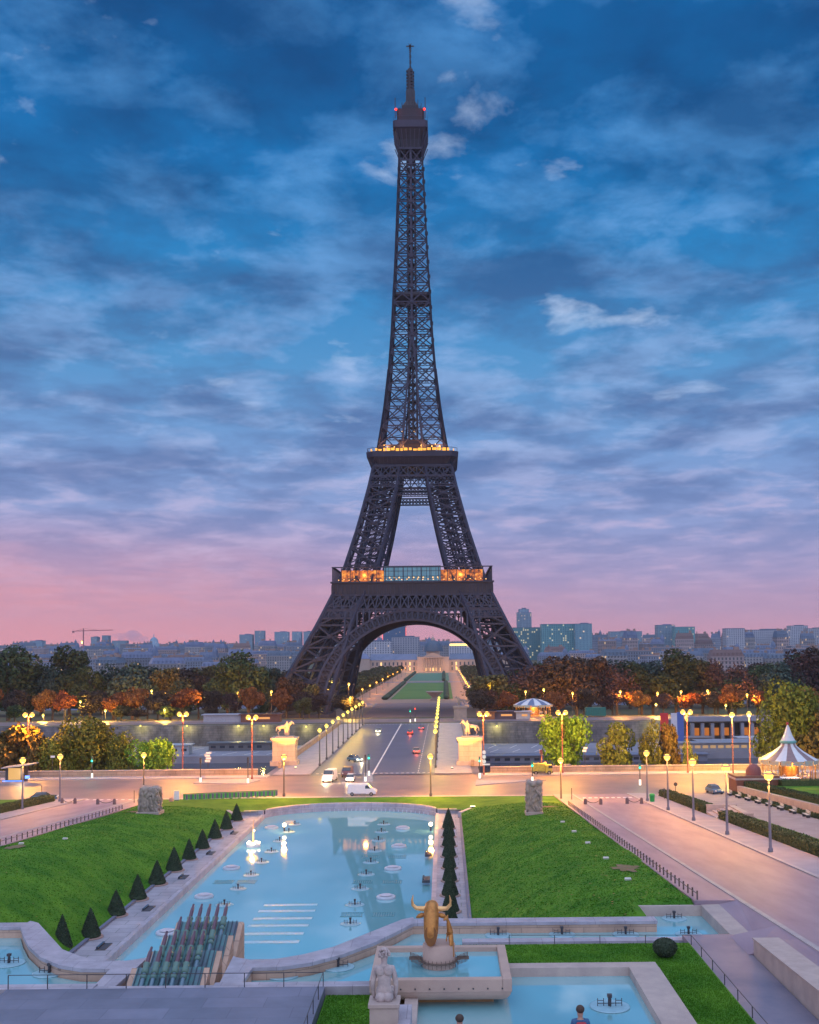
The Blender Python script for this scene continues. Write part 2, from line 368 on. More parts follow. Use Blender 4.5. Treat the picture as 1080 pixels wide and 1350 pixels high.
# north bank: hillside either side of the gardens
for nm, x0, x1 in (('hill_east', 35.2, 700), ('hill_west', -700, mx(35.2))):
    struct(MB().strip([(x0, y, zr(y) - .02) for y in (20, 60, 120, 184, 186)], [(x1, y, zr(y) - .02) for y in (20, 60, 120, 184, 186)]).build('hillside', M_GRAVEL))
# the square
struct(MB().strip([(-700, 184.6, 5), (-700, 218, 5)], [(700, 184.6, 5), (700, 218, 5)]).build('road', M_ASPH))
# quay and river
struct(MB().strip([(-2500, 236, -4.2), (-2500, 331, -4.2)], [(2500, 236, -4.2), (2500, 331, -4.2)]).build('river_water', mat('river_water', (.02, .035, .06), .12, var=.2, scale=.05, bump=.3, bscale=.8)))
struct(MB().box((0, 347.2, -5), (5000, 34, 6)).build('lower_quay', mat('quay_concrete', (.24, .25, .31), .8, c2=(.16, .17, .22), scale=.06)))
struct(MB().box((0, 227, -5), (5000, 19, 6)).build('near_quay', mat('near_quay_concrete', (.10, .10, .13), .8, scale=.1)))
o = MB().box((-1272, 364.6, 1.5), (2480, 1.2, 7.4)).build('embankment_wall', M_QUAY); tag(o, 'long stained stone embankment wall along the far quay left of the bridge', 'wall')
o = MB().box((1250, 364.6, 1.5), (2490, 1.2, 7.4)).build('embankment_wall', M_QUAY); tag(o, 'long stained stone embankment wall along the far quay right of the bridge', 'wall')
b = MB()
for x in range(-420, 420, 7):
    if -40 < x < 12: continue
    for (ya, yb) in ((334, 343), (347, 358)):
        b.bar((x, ya, -1.99), (x + 3, yb, -1.99), .22, .02)
struct(b.build('road_markings', W_LINE))
# near parapet along the square
for x0, x1, lb in ((-700, -38.5, 'low stone parapet along the near quay left of the bridge'), (9.2, 700, 'low stone parapet along the near quay right of the bridge')):
    t = thing('parapet', lb, 'parapet', (0, 0, 0))
    MB().box(((x0 + x1) / 2, 218.6, 5.4), (x1 - x0, .6, 1.6)).build('wall', M_PARAP, t)
    MB().box(((x0 + x1) / 2, 218.6, 6.28), (x1 - x0, .8, .16)).build('coping', M_STONE, t)
# pavement along the parapet
for x0, x1 in ((-700, -36), (7, 700)):
    struct(MB().box(((x0 + x1) / 2, 216, 5.0), (x1 - x0, 4.4, .26)).build('pavement', M_WALK))
# traffic islands
def island(pts, h=.14):
    return struct(MB().prism([(p.x, p.y) for p in pts], 4.9, 5 + h).build('traffic_island', M_WALK))
island([g(*p) for p in ((255, 1033), (326, 1034), (343, 1029), (334, 1027), (262, 1030))])
island([g(*p) for p in ((627, 1036), (700, 1030), (720, 1029), (628, 1029))])
island([g(*p) for p in ((478, 1033), (492, 1031), (491, 1021), (480, 1021))])
# bridge
t = thing('bridge', 'wide stone road bridge crossing the river toward the lattice tower', 'bridge', (0, 0, 0))
BX = -15.0
MB().box((BX, 291.5, 4.2), (44, 149, 1.6)).build('deck', M_ASPHD, t)
for s in (-1, 1):
    MB().box((BX + s * 16.6, 291.5, 5.09), (7.6, 147, .2)).build('footway', M_WALK, t)
    MB().box((BX + s * 20.9, 297, 5.75), (.7, 132, 1.3)).build('parapet', M_PARAP, t)
for y in (262, 291, 320):
    MB().box((BX, y, -.6), (46, 4, 8)).build('pier', M_QUAY, t)
b = MB().box((BX, 291.5, 5.006), (.3, 147, .008))
for i in range(22): b.box((BX - 11.5 + i * 1.1, 220.5, 5.006), (.6, .55, .008)); b.box((BX - 11.5 + i * 1.1, 362, 5.006), (.6, .55, .008))
for i in range(30): b.box((BX + 9.3, 224 + i * 4.6, 5.006), (.18, 2.3, .008))
b.build('lane_marking', W_LINE, t)
# zebra crossings on the square
def zebra(pa, pb, n, ln, lb):
    b = MB(); A, B_ = g(*pa), g(*pb)
    for i in range(n):
        p = A.lerp(B_, i / (n - 1)); b.box((p.x, p.y, zr(p.y) + .022), (.55, ln, .01))
    tag(b.build('zebra_crossing', W_LINE), lb, 'crossing')
zebra((84, 1057), (178, 1057), 11, 3.2, 'white zebra stripes across the mouth of the left avenue')
zebra((772, 1057.5), (848, 1056.5), 11, 3.2, 'white zebra stripes across the mouth of the right avenue')
zebra((80, 1023), (150, 1020), 10, 2.4, 'white zebra stripes near the quay kerb left of the big tree')
# avenues climbing on both sides of the gardens
YS = [30, 60, 90, 120, 150, 186.2]
for s in (1, -1):
    f = (lambda x: x) if s > 0 else mx
    def st(x0, x1, dz, name, m, ys=YS, hh=0):
        b = MB()
        for ya, yb in zip(ys[:-1], ys[1:]):
            vs = [(f(x), y, zr(y) + d) for x, y, d in ((x0, ya, dz), (x1, ya, dz), (x1, yb, dz), (x0, yb, dz), (x0, ya, dz - .5), (x1, ya, dz - .5), (x1, yb, dz - .5), (x0, yb, dz - .5))]
            b.add(vs, [(0, 1, 2, 3), (0, 4, 5, 1), (1, 5, 6, 2), (2, 6, 7, 3), (3, 7, 4, 0)])
        return struct(b.build(name, m))
    st(22.2, 31.4, .012, 'road', M_ROAD)
    st(18.6, 21.8, .05, 'path', M_ROAD, [80.6, 90, 120, 150, 186.2])
    b = MB(); zi = lambda y: 12.45 if y >= 66.6 else 12.45 + (66.6 - y) * .041
    b.strip([(f(18.6), y, 11.49) for y in (66.6, 71)], [(f(21.82), y, zr(y) + .05) for y in (66.6, 71)])
    b.strip([(f(20.4), 70.9, 11.255), (f(20.4), 80.65, 11.255), (f(18.6), 80.66, 11.2)], [(f(21.82), 70.9, zr(70.9) + .05), (f(21.82), 80.65, zr(80.65) + .05), (f(21.82), 80.66, zr(80.66) + .05)])
    b.strip([(f(20.4), y, zi(y)) for y in (30, 40, 66.65)], [(f(21.82), y, zr(y) + .05) for y in (30, 40, 66.65)])
    b.add([(f(18.6), 66.6, 11.49), (f(21.82), 66.6, zr(66.6) + .05), (f(21.82), 66.6, 11)], [(0, 1, 2)])
    struct(b.build('path', M_ROAD))
    st(21.8, 22.2, .11, 'kerb', M_KERB)
    st(31.4, 31.8, .13, 'kerb', M_KERB)
    st(31.8, 35.9, .12, 'pavement', M_WALK)
    st(40.6, 48.4, .03, 'gravel_path', M_GRAVEL, YS[:-1] + [184])
# side lawns
def lawn_z(x, y):
    u = (abs(x - AX) - 17.9) / (34.2 - 17.9); u = max(0, min(1, u))
    v = min(1, u / .8); fz = 1 - (1 - v) ** 1.9
    if abs(x - AX) > 29.5 and y < 90: zt_cap = 11.16 + .2 * max(0, y - 80.7)
    elif y < 90: zt_cap = 11.12 + .2 * max(0, y - 77.6)
    else: zt_cap = 99
    end = max(0, min(1, (y - 156) / 14)); zt = zr(y) - .02
    zb = 4.0 + .75 * end
    return min(zb + (zt - zb) * fz + .16 * noise.noise(Vector((x * .13, y * .08, 0))), zt_cap)
for s in (1, -1):
    b = MB(); nx, ny = 30, 120; vs = []
    for j in range(ny + 1):
        y = 77.6 + (171.5 - 77.6) * j / ny
        for i in range(nx + 1):
            x = 17.9 + 16.4 * i / nx; X = AX + s * x; vs.append((X, y, lawn_z(X, y)))
    b.add(vs, [(j * (nx + 1) + i, j * (nx + 1) + i + 1, (j + 1) * (nx + 1) + i + 1, (j + 1) * (nx + 1) + i) for j in range(ny) for i in range(nx) if not (77.6 + 93.9 * j / ny < 80.5 and i >= 22)], True)
    stuff(b.build('grass_lawn', M_GRASS))
# far lawn between the basin and the square
b = MB(); vs = []; nx, ny = 60, 8
for j in range(ny + 1):
    for i in range(nx + 1):
        x = AX - 34.3 + 68.6 * i / nx; k = 1 - ((x - AX) / 36) ** 2
        ax = abs(x - AX); y0 = 171.3 if ax > 17.8 else (172.6 if ax > 14.3 else 171 + 9.6 * math.sqrt(max(0, 1 - (ax / 14.4) ** 2)) + 1.1)
        z0 = lawn_z(x, 171.5) if ax > 17.8 else 4.58
        y1 = 184.4 + .6 * k; y = y0 + (y1 - y0) * j / ny
        vs.append((x, y, z0 + (5.03 - z0) * j / ny))
b.add(vs, [(j * (nx + 1) + i, j * (nx + 1) + i + 1, (j + 1) * (nx + 1) + i + 1, (j + 1) * (nx + 1) + i) for j in range(ny) for i in range(nx)], True)
stuff(b.build('grass_lawn', M_GRASS))
b = MB(); pts = [(AX - 34 + 68 * i / 40) for i in range(41)]
b.strip([(x, 184.35 + .6 * (1 - ((x - AX) / 36) ** 2), 5.06) for x in pts], [(x, 185.6 + .6 * (1 - ((x - AX) / 36) ** 2), 5.06) for x in pts])
b.strip([(x, 185.6 + .6 * (1 - ((x - AX) / 36) ** 2), 4.9) for x in pts], [(x, 185.6 + .6 * (1 - ((x - AX) / 36) ** 2), 5.06) for x in pts])
b.strip([(x, 184.35 + .6 * (1 - ((x - AX) / 36) ** 2), 4.7) for x in pts], [(x, 184.35 + .6 * (1 - ((x - AX) / 36) ** 2), 5.06) for x in pts])
struct(b.build('kerb', M_KERB))
# ---------------------------------------------------------------- main basin
ZW = 3.4
def arc_end(x): return 171 + 9.6 * math.sqrt(max(0, 1 - ((x - AX) / 14.4) ** 2)) if abs(x - AX) < 14.4 else 171
b = MB(); xs = [AX - 13.9 + 27.8 * i / 40 for i in range(41)]
b.strip([(x, 60, ZW) for x in xs], [(x, arc_end(x), ZW) for x in xs]); struct(b.build('basin_water', M_POOL))
b = MB()
for i in range(40):
    a, c2_ = xs[i], xs[i + 1]
    b.add([(a, arc_end(a), ZW - .5), (c2_, arc_end(c2_), ZW - .5), (c2_, arc_end(c2_), 4.0), (a, arc_end(a), 4.0), (a, arc_end(a) + .5, 4.02), (c2_, arc_end(c2_) + .5, 4.02), (a, arc_end(a) + .55, 4.6), (c2_, arc_end(c2_) + .55, 4.6), (a, arc_end(a) + 1.3, 4.62), (c2_, arc_end(c2_) + 1.3, 4.62), (a, 184, 4.5), (c2_, 184, 4.5)], [(0, 1, 2, 3), (3, 2, 5, 4), (4, 5, 7, 6), (6, 7, 9, 8), (8, 9, 11, 10)])
tag(b.build('curved_edging', M_COPE), 'thin curved stone rim closing the far end of the long basin', 'rim')
for s, sd_ in ((1, 'right'), (-1, 'left')):
    t = thing('terrace', 'narrow pale stone terrace along the %s edge of the long basin' % sd_, 'terrace')
    x0, x1 = 14.3, 17.6
    MB().box((AX + s * (x0 + x1) / 2, 125, 3.4), (x1 - x0, 96, 1.16)).build('slab', paving('terrace_slabs', (.36, .34, .39), (.31, .30, .35), (.12, .14, .12), 3.0, 1.5, ms=.03), t)
    MB().box((AX + s * 14.1, 125, 3.45), (.5, 96, 1.26)).build('coping', M_COPE, t)
    MB().box((AX + s * 17.75, 125, 3.7), (.35, 96, 1.0)).build('back_kerb', mat('blue_slate', (.14, .15, .22), .6), t)
    MB().box((AX + s * 16.1, 173.3, 3.5), (4.0, .8, 2.26)).build('end_kerb', M_COPE, t)
    # far return up to the sculpture
    p = [(17.6, 168), (19.6, 171.6), (27.2, 172.2)]; b = MB()
    for (a0, b0), (a1, b1) in zip(p[:-1], p[1:]):
        b.bar((AX + s * a0, b0, 4.15 + .035 * (a0 - 17.6)), (AX + s * a1, b1, 4.15 + .075 * (a1 - 17.6)), .6, 1.5)
    b.build('return_wall', M_COPE, t)
def mg(x): return -32.6 - x
# ---------------------------------------------------------------- upper cascade terrace
ZC = 11.2
def curve(pxs, z): return [g(x, y, z) for x, y in pxs]
outer_px = [(312, 1262), (330, 1265), (365, 1264), (400, 1258), (440, 1248), (480, 1232), (510, 1220), (530, 1212), (545, 1209)]
inner_px = [(318, 1272), (333, 1275.5), (372, 1274.5), (410, 1269), (452, 1258), (492, 1243), (522, 1229), (540, 1219.5), (548, 1216)]
OC = curve(outer_px, ZC); IC = curve(inner_px, ZC)
for s, sd_ in ((1, 'right'), (-1, 'left')):
    f = (lambda p: (p.x, p.y)) if s > 0 else (lambda p: (mg(p.x), p.y))
    t = thing('cascade_wall', 'curved stone basin wall with pale flat coping sweeping to the %s' % sd_, 'wall')
    n = len(OC)
    up = [f(p) for p in OC]; dn = [f(p) for p in IC]
    b = MB()
    for i in range(n - 1): b.prism([up[i], up[i + 1], dn[i + 1], dn[i]], ZC - .22, ZC)
    # return toward the viewer
    q = [g(*p, ZC) for p in ((308, 1260), (333, 1275.5), (314, 1303), (286, 1303))]
    b.prism([f(p) for p in q], ZC - .22, ZC + .003)
    b.build('coping', M_COPE, t)
    b = MB(); ins = lambda P, Q, k: (P[0] + (Q[0] - P[0]) * k, P[1] + (Q[1] - P[1]) * k)
    for i in range(n - 1): b.prism([ins(up[i], dn[i], .05), ins(up[i + 1], dn[i + 1], .05), ins(dn[i + 1], up[i + 1], .05), ins(dn[i], up[i], .05)], 2.5, ZC - .22)
    cq = sum((Vector(f(p)) for p in q), Vector((0, 0))) / 4
    b.prism([tuple(cq + (Vector(f(p)) - cq) * .95) for p in q], 2.5, ZC - .22)
    b.build('wall', M_WALLP, t)
# straight wall right of the curve, mirrored on the left
for s, sd_ in ((1, 'right'), (-1, 'left')):
    f = (lambda x: x) if s > 0 else mg
    t = thing('pool_wall', 'long straight stone wall below the %s lawn with pale coping' % sd_, 'wall')
    c = lambda a, b_: ((f(a) + f(b_)) / 2)
    MB().box((c(-2.6, 14.9), 76.7, ZC - .1), (17.5, 1.3, .2)).build('coping', M_COPE, t)
    MB().box((c(-2.6, 14.9), 76.7, 7), (17.4, 1.15, ZC * 2 - 14.4)).build('wall', M_WALLP, t)
    t = thing('strip_pool', 'narrow shallow pool with nozzle discs beneath the %s lawn' % sd_, 'pool')
    b = MB(); b.box((c(1.0, 19.05), 71.6, 10.75), (18.05, .9, .86)); b.build('front_coping', M_COPE, t)
    b = MB(); b.add([(f(x), y, z) for y in (70.9, 80.7) for x, z in ((19.05, 9), (19.05, 11.22), (20.4, 11.26), (20.4, 9))], [(0, 1, 2, 3), (7, 6, 5, 4), (1, 5, 6, 2), (0, 4, 5, 1), (2, 6, 7, 3)]); b.build('end_coping', M_STONE, t)
    b = MB(); b.box((c(13.9, 16.2), 80.2, 10.7), (2.6, .3, .9)).build('back_coping', M_STONE, t) if False else MB().box((c(14.2, 19.05), 80.6, 10.7), (4.85, .35, .96)).build('back_coping', M_STONE, t)
    MB().box((c(14.2, 14.5), 79, 9.5), (.3, 3.4, 3.2)).build('side_coping', M_STONE, t)
    b = MB(); b.strip([(f(-2.6), 71.8, 10.43), (f(-2.6), 76.5, 10.43)], [(f(19.05), 71.8, 10.43), (f(19.05), 76.5, 10.43)])
    b.strip([(f(14.5), 76.5, 10.43), (f(14.5), 80.5, 10.43)], [(f(19.05), 76.5, 10.43), (f(19.05), 80.5, 10.43)])
    b.build('water', M_POOL, t)
    struct(MB().box((c(-1.4, 20.4), 70.28, 10.4), (21.8, 1.7, .9)).build('paving', paving('grey_slab', (.26, .25, .32), (.22, .22, .28), (.08, .08, .1), 2.6, 1.9, ms=.02)))
    # side pool between curve and front coping
    t = thing('side_pool', 'shallow pool held behind the curved wall on the %s side' % sd_, 'pool')
    poly = [(p.x, p.y) for p in IC] + [(1.2, 76.2), (1.2, 71.2), (-1.5, 71.2), (-1.5, 60.0), (-12.9, 60.0), (-12.7, 63)]
    MB().prism([(f(x), y) for x, y in poly], 9.4, 10.42).build('water', M_POOL, t)
    MB().box((c(-13.0, -2.2), 59.9, 11.4), (10.8, .9, 1.3)).build('front_coping', M_COPE, t)
# block that carries the lower slope under everything (earth)
for s_ in (1, -1):
    f = (lambda x: x) if s_ > 0 else mg
    struct(MB().box(((f(-12) + f(36)) / 2, 44, 5), (48, 31.4, 9.6)).build('garden_terrace', M_PARK))
    # ground filling up to the avenue beside the strip pool
    struct(MB().add([(f(18.6), y, zr(y) - .06) for y in (30, 82)] + [(f(34), y, zr(y) - .06) for y in (82, 30)] + [(f(18.6), y, 3) for y in (30, 82)], [(0, 1, 2, 3), (0, 4, 5, 1)]) or MB().build('x', M_PARK)) if False else None
    b = MB(); b.add([(f(20.9), 30, zr(30) - .6), (f(20.9), 82, zr(82) - .6), (f(34), 82, zr(82) - .3), (f(34), 30, zr(30) - .3)], [(0, 1, 2, 3)]); b.box(((f(19.3) + f(20.9)) / 2, 74.3, 6.8), (1.6, 14.6, 8.0)); b.box(((f(20.45) + f(20.9)) / 2, 48, 7.1), (.4, 37, 9.4)); b.box(((f(14.2) + f(18.9)) / 2, 81.9, 7), (4.7, 2.2, 8.1))
    struct(b.build('embankment', M_PARK))
# near central pavement and railing
P = paving('esplanade_slabs', (.13, .145, .20), (.18, .19, .26), (.09, .10, .15), 3.2, 1.6, rough=.5, ms=.015, nscale=.25)
MB_ = MB().box((AX, 49, 11.6), (17.5, 20.6, 1.0)); struct(MB_.build('pavement', P))
t = thing('coping_ledge', 'long pale stone ledge below the thin railing at the front pavement', 'ledge')
MB().box((AX, 59.65, 11.55), (17.3, .75, .9)).build('coping', M_COPE, t)
def railing(pts, lb, h=.85, step=2.0, m=M_METAL, r=.016, group=None, rails=1, postr=.022):
    t = thing('railing', lb, 'railing', pts[0], 0, group); o0 = Vector(pts[0])
    pts = [Vector(p) - o0 for p in pts]; rb = MB()
    for a, b_ in zip(pts[:-1], pts[1:]):
        for k in range(rails): rb.bar(a + Vector((0, 0, h * (1 - .45 * k))), b_ + Vector((0, 0, h * (1 - .45 * k))), r * 2)
    rb.build('rail', m, t)
    pm = None
    for a, b_ in zip(pts[:-1], pts[1:]):
        n = max(1, round((b_ - a).length / step))
        for k in range(n):
            p = a.lerp(b_, k / n)
            if pm is None: pm = MB().bar((0, 0, -.1), (0, 0, h), postr * 2).mesh('post', m)
            o = bpy.data.objects.new('post', pm); col.objects.link(o); o.parent = t; o.location = p
    return t
railing([(-24.2, 59.35, 12.1), (-6.85, 59.35, 12.1), (-6.85, 46, 12.1)], 'thin dark railing edging the front paved terrace', .75, 2.15)
# right front: lawn, pool, path
def flatlawn(poly, z, lb=None):
    xs_ = [p[0] for p in poly]; ys_ = [p[1] for p in poly]
    b = MB().prism(poly, z - 1, z); return stuff(b.build('grass_lawn', M_GRASS))
for s in (1, -1):
    f = (lambda x: x) if s > 0 else mg
    flatlawn([(f(-6.7), 59.4), (f(-2.6), 59.4), (f(-2.6), 40), (f(-6.7), 40)], 11.6)
flatlawn([(-1.5, 69.4), (15.6, 69.4), (15.6, 38), (12.4, 38), (12.4, 64.2), (-1.5, 64.2)], 11.5)
t = thing('lower_pool', 'square shallow pool in the lower right foreground with wide stone edges', 'pool')
MB().box((5.0, 63.8, 11.3), (14.8, 1.0, 1.0)).build('back_coping', M_STONE, t)
MB().box((11.55, 51, 11.3), (1.75, 24.6, 1.0)).build('side_coping', M_STONE, t)
MB().box((-1.95, 51, 11.3), (.7, 24.6, 1.0)).build('left_coping', M_STONE, t)
MB().strip([(-1.7, 38, 11.3), (-1.7, 63.5, 11.3)], [(10.8, 38, 11.3), (10.8, 63.5, 11.3)]).build('water', M_POOL, t)
struct(MB().box((17.25, 53.6, 11.0), (3.3, 35.6, .96)).build('path', mat('wet_path', (.12, .12, .18), .5, c2=(.24, .20, .24), scale=.25, bump=.1)))
railing([(4, 69.4, 11.47), (15.65, 69.0, 11.47), (15.65, 42, 11.47)], 'thin dark railing between the lower lawn and the side path', .62, 2.6)
t = thing('retaining_wall', 'long pale retaining wall with broad flat top beside the right path', 'wall')
prof = [(18.95, 10.5), (18.95, 12.95), (20.3, 12.95), (20.3, 10.5)]
vs = []
for y in (66.6, 40): 
    zt = 12.4 if y > 60 else 13.5
    vs += [(18.95, y, 10.5), (18.95, y, zt), (20.5, y, zt), (20.5, y, 10.5)]
MB().add(vs, []) if False else None
b = MB(); b.add(vs, [(0, 1, 2, 3), (7, 6, 5, 4), (1, 5, 6, 2), (0, 4, 5, 1), (2, 6, 7, 3), (3, 7, 4, 0)]); b.build('wall', M_STONE, t, bevel=.05)
vs = []
for y in (66.65, 40):
    zt = 12.43 if y > 60 else 13.53
    vs += [(18.9, y, zt), (20.55, y, zt), (18.9, y, zt + .1), (20.55, y, zt + .1)]
b = MB(); b.add(vs, [(0, 1, 3, 2), (4, 6, 7, 5), (2, 3, 7, 6), (0, 2, 6, 4), (1, 5, 7, 3), (0, 4, 5, 1)]); b.build('coping', mat('wall_top', (.45, .36, .33), .8, bump=.2), t)
# grass tufts over every lawn
M_BLADE = mat('grass_blade', (.035, .14, .008), .85, c2=(.10, .24, .018), scale=.28, island=.2, spec=.15)
def tufts(n, fn, w, h, seed, edge=None):
    rnd = random.Random(seed); vs = []; fs = []
    for i in range(n):
        x, y, z = fn(rnd); a = rnd.random() * 3.1416; dx, dy = math.cos(a) * w * rnd.uniform(.5, 1.2), math.sin(a) * w * rnd.uniform(.5, 1.2); hh = h * rnd.uniform(.5, 1.3); k = len(vs)
        vs += [(x - dx, y - dy, z - .02), (x + dx, y + dy, z - .02), (x + rnd.uniform(-w, w), y + rnd.uniform(-w, w), z + hh)]; fs.append((k, k + 1, k + 2))
    me = bpy.data.meshes.new('grass_tufts'); me.from_pydata(vs, [], fs); me.materials.append(M_BLADE); o = bpy.data.objects.new('grass_tufts', me); col.objects.link(o); stuff(o)
def side_fn(s):
    def fn(r):
        while True:
            x = AX + s * r.uniform(18.0, 34.1); y = 77.8 + 93 * r.random() ** 1.25
            if y < 80.8 and abs(x - AX) > 29.3: continue
            return x, y, lawn_z(x, y)
    return fn
tufts(42000, side_fn(1), .10, .07, 1); tufts(42000, side_fn(-1), .10, .07, 2)
tufts(16000, lambda r: (r.uniform(-1.4, 15.5), r.uniform(64.3, 69.3), 11.5), .045, .07, 3)
tufts(14000, lambda r: (r.uniform(12.5, 15.5), r.uniform(50, 64.4), 11.5), .04, .07, 4)
tufts(12000, lambda r: (r.uniform(-6.6, -2.7), r.uniform(50, 59.3), 11.6), .04, .07, 5)
# worn patches of bare soil
def soil(cx, cy, rx, ry, seed):
    rnd = random.Random(seed); n = 22; b = MB(); ring = []
    for k in range(n):
        a = k / n * math.tau; q = rnd.uniform(.55, 1.1); x, y = cx + rx * q * math.cos(a), cy + ry * q * math.sin(a); ring.append((x, y, lawn_z(x, y) + .07))
    b.add([(cx, cy, lawn_z(cx, cy) + .07)] + ring, [(0, 1 + k, 1 + (k + 1) % n) for k in range(n)], True)
    stuff(b.build('bare_soil', mat('bare_soil', (.20, .13, .09), .95, c2=(.10, .11, .03), scale=1.2, bump=.4)))
for a_ in ((16.4, 98, 1.5, 2.4, 1), (14.5, 163, 3.2, 1.5, 4), (-45.5, 161, 3.0, 1.6, 5), (-47.5, 118, 1.0, 2.5, 6)): soil(*a_)
# fallen leaves
M_LEAFL = mat('fallen_leaf', (.30, .17, .05), .9, c2=(.22, .08, .03), island=.4)
rnd_ = random.Random(9); b = MB(); fr, fl_ = side_fn(1), side_fn(-1)
for i in range(420):
    x, y, z = (fr, fl_)[i % 2](rnd_); s_ = rnd_.uniform(.05, .12); b.add([(x - s_, y, z + .09), (x, y - s_, z + .1), (x + s_, y, z + .11), (x, y + s_, z + .1)], [(0, 1, 2, 3)])
stuff(b.build('fallen_leaves', M_LEAFL, norecalc=True))
# a round clipped bush
def leafball(pos_fn, n, size, jit, seed=1):
    rnd = random.Random(seed); b = MB()
    for i in range(n):
        p, nrm = pos_fn(rnd); d = Vector((rnd.gauss(0, 1), rnd.gauss(0, 1), rnd.gauss(0, 1))) * jit + nrm; d.normalize()
        u = d.orthogonal().normalized(); u.rotate(Matrix.Rotation(rnd.random() * 6.28, 3, d)); v = d.cross(u); s = size * rnd.uniform(.6, 1.3)
        b.add([p - u * s, p - v * s * .6, p + u * s, p + v * s * .6], [(0, 1, 2, 3)])
    return b
def topiary_mesh(h, r, n, size):
    def pf(rnd):
        while True:
            t_ = rnd.random()
            if rnd.random() < 1 - t_ * .9: break
        a = rnd.random() * math.tau; rr = r * (1 - t_) ** .85 * rnd.uniform(.94, 1.02) * (1 if t_ > .04 else .9)
        return Vector((rr * math.cos(a), rr * math.sin(a), .12 + t_ * h)), Vector((math.cos(a), math.sin(a), .4))
    b = leafball(pf, n, size, .8)
    b.lathe([(r * .9, .12), (r * .93, .3), (r * .66, h * .35), (r * .36, h * .68), (.02, h * .97)], n=20)
    return b
def topiary(name='topiary_cone'):
    t = thing(name, 'x', 'topiary')
    topiary_mesh(3.0, .95, 2600, .075).build('foliage', M_TOPI, t, norecalc=True)
    MB().lathe([(1.15, 0), (1.15, .1), (1.0, .12)], n=24).build('planting_ring', mat('brown_ring', (.33, .22, .19), .8), t)
    return t
tp = topiary(); first = True
lefts = [(82, 1252), (119.5, 1236), (153, 1207), (181.5, 1186), (207, 1166), (229.5, 1148), (249.5, 1133), (267, 1119), (283.5, 1105.5), (298.5, 1093.5), (312, 1082)]
for i, (x, y) in enumerate(lefts):
    p = g(x, y, 4.0); lb = 'clipped dark green cone on the left terrace, %s counted from the near end' % ORD[i]
    sc = random.uniform(1.0, 1.12)
    if first: tp.location = p; tp['label'] = lb; tp['group'] = 'topiary cones along the long basin'; first = False
    else: dup(tp, p, random.random() * 6, lb, 'topiary cones along the long basin', (sc, sc * random.uniform(.96, 1.04), random.uniform(.82, .92)))
for i in range(9):
    y = 101.5 + i * 7.1
    dup(tp, (.35, y, 4.0), random.random() * 6, 'clipped dark green cone on the right terrace, %s counted from the near end' % ORD[i], 'topiary cones along the long basin', (random.uniform(.9, 1.03),) * 2 + (random.uniform(.88, .98),))
def pf(rnd):
    a = Vector((rnd.gauss(0, 1), rnd.gauss(0, 1), rnd.gauss(0, 1))).normalized(); return Vector((a.x * .74, a.y * .74, .6 + a.z * .55)), a
t = thing('round_bush', 'dark clipped round bush on the lower right lawn by the railing', 'bush', g(877, 1262, 11.5))
b = leafball(pf, 1500, .06, .8); b.sphere((0, 0, .6), .68, sz=.78); b.build('foliage', M_TOPI, t, norecalc=True)
MB().tube([(0, 0, -.1), (0, 0, .3)], .08).build('stem', M_BARK, t)
# ---------------------------------------------------------------- the lattice tower
TX, TY = g(547, 930, 0).x, 517.0
TX = (547 - 586) / F * 517 + .1
def lerp_tab(tab):
    def fn(z):
        for (a, b_), (c, d) in zip(tab[:-1], tab[1:]):
            if z <= c: return b_ + (d - b_) * (z - a) / (c - a) if z >= a else b_
        return tab[-1][1]
    return fn
ow = lerp_tab([(0, 62.5), (10, 58), (22.4, 52.6), (33, 46.8), (43.5, 41.5), (55, 36.2), (61, 33.4), (69.3, 30.9), (88, 25.3), (107.4, 20.5), (117.5, 18.4), (129.5, 15.8), (145, 13.5), (165, 11.3), (185, 9.8), (203, 8.9), (225, 7.8), (245, 6.95), (276, 5.65), (290, 5.5)])
iw = lerp_tab([(0, 37.5), (22.4, 32), (43.5, 26.8), (55, 22.2), (69.3, 16), (88, 11.4), (107.4, 7.4), (117.5, 6), (129.5, 4.7), (188, .05), (300, .05)])
tower = thing('lattice_tower', 'very tall dark iron lattice tower with four arched legs rising to a thin mast', 'tower', (TX, TY, 0))
def xbrace(b, A, B_, C_, D, w, mid=0, up=(0, 0, 1)):   # A-B bottom, C-D top
    b.bar(A, D, w, w, up); b.bar(B_, C_, w * .97, w * .9, up)
LV = [3, 12, 21.5, 31.5, 41.5, 50, 58]
LV2 = [58, 69.3, 77.5, 85.5, 93.5, 101, 107.4, 117]
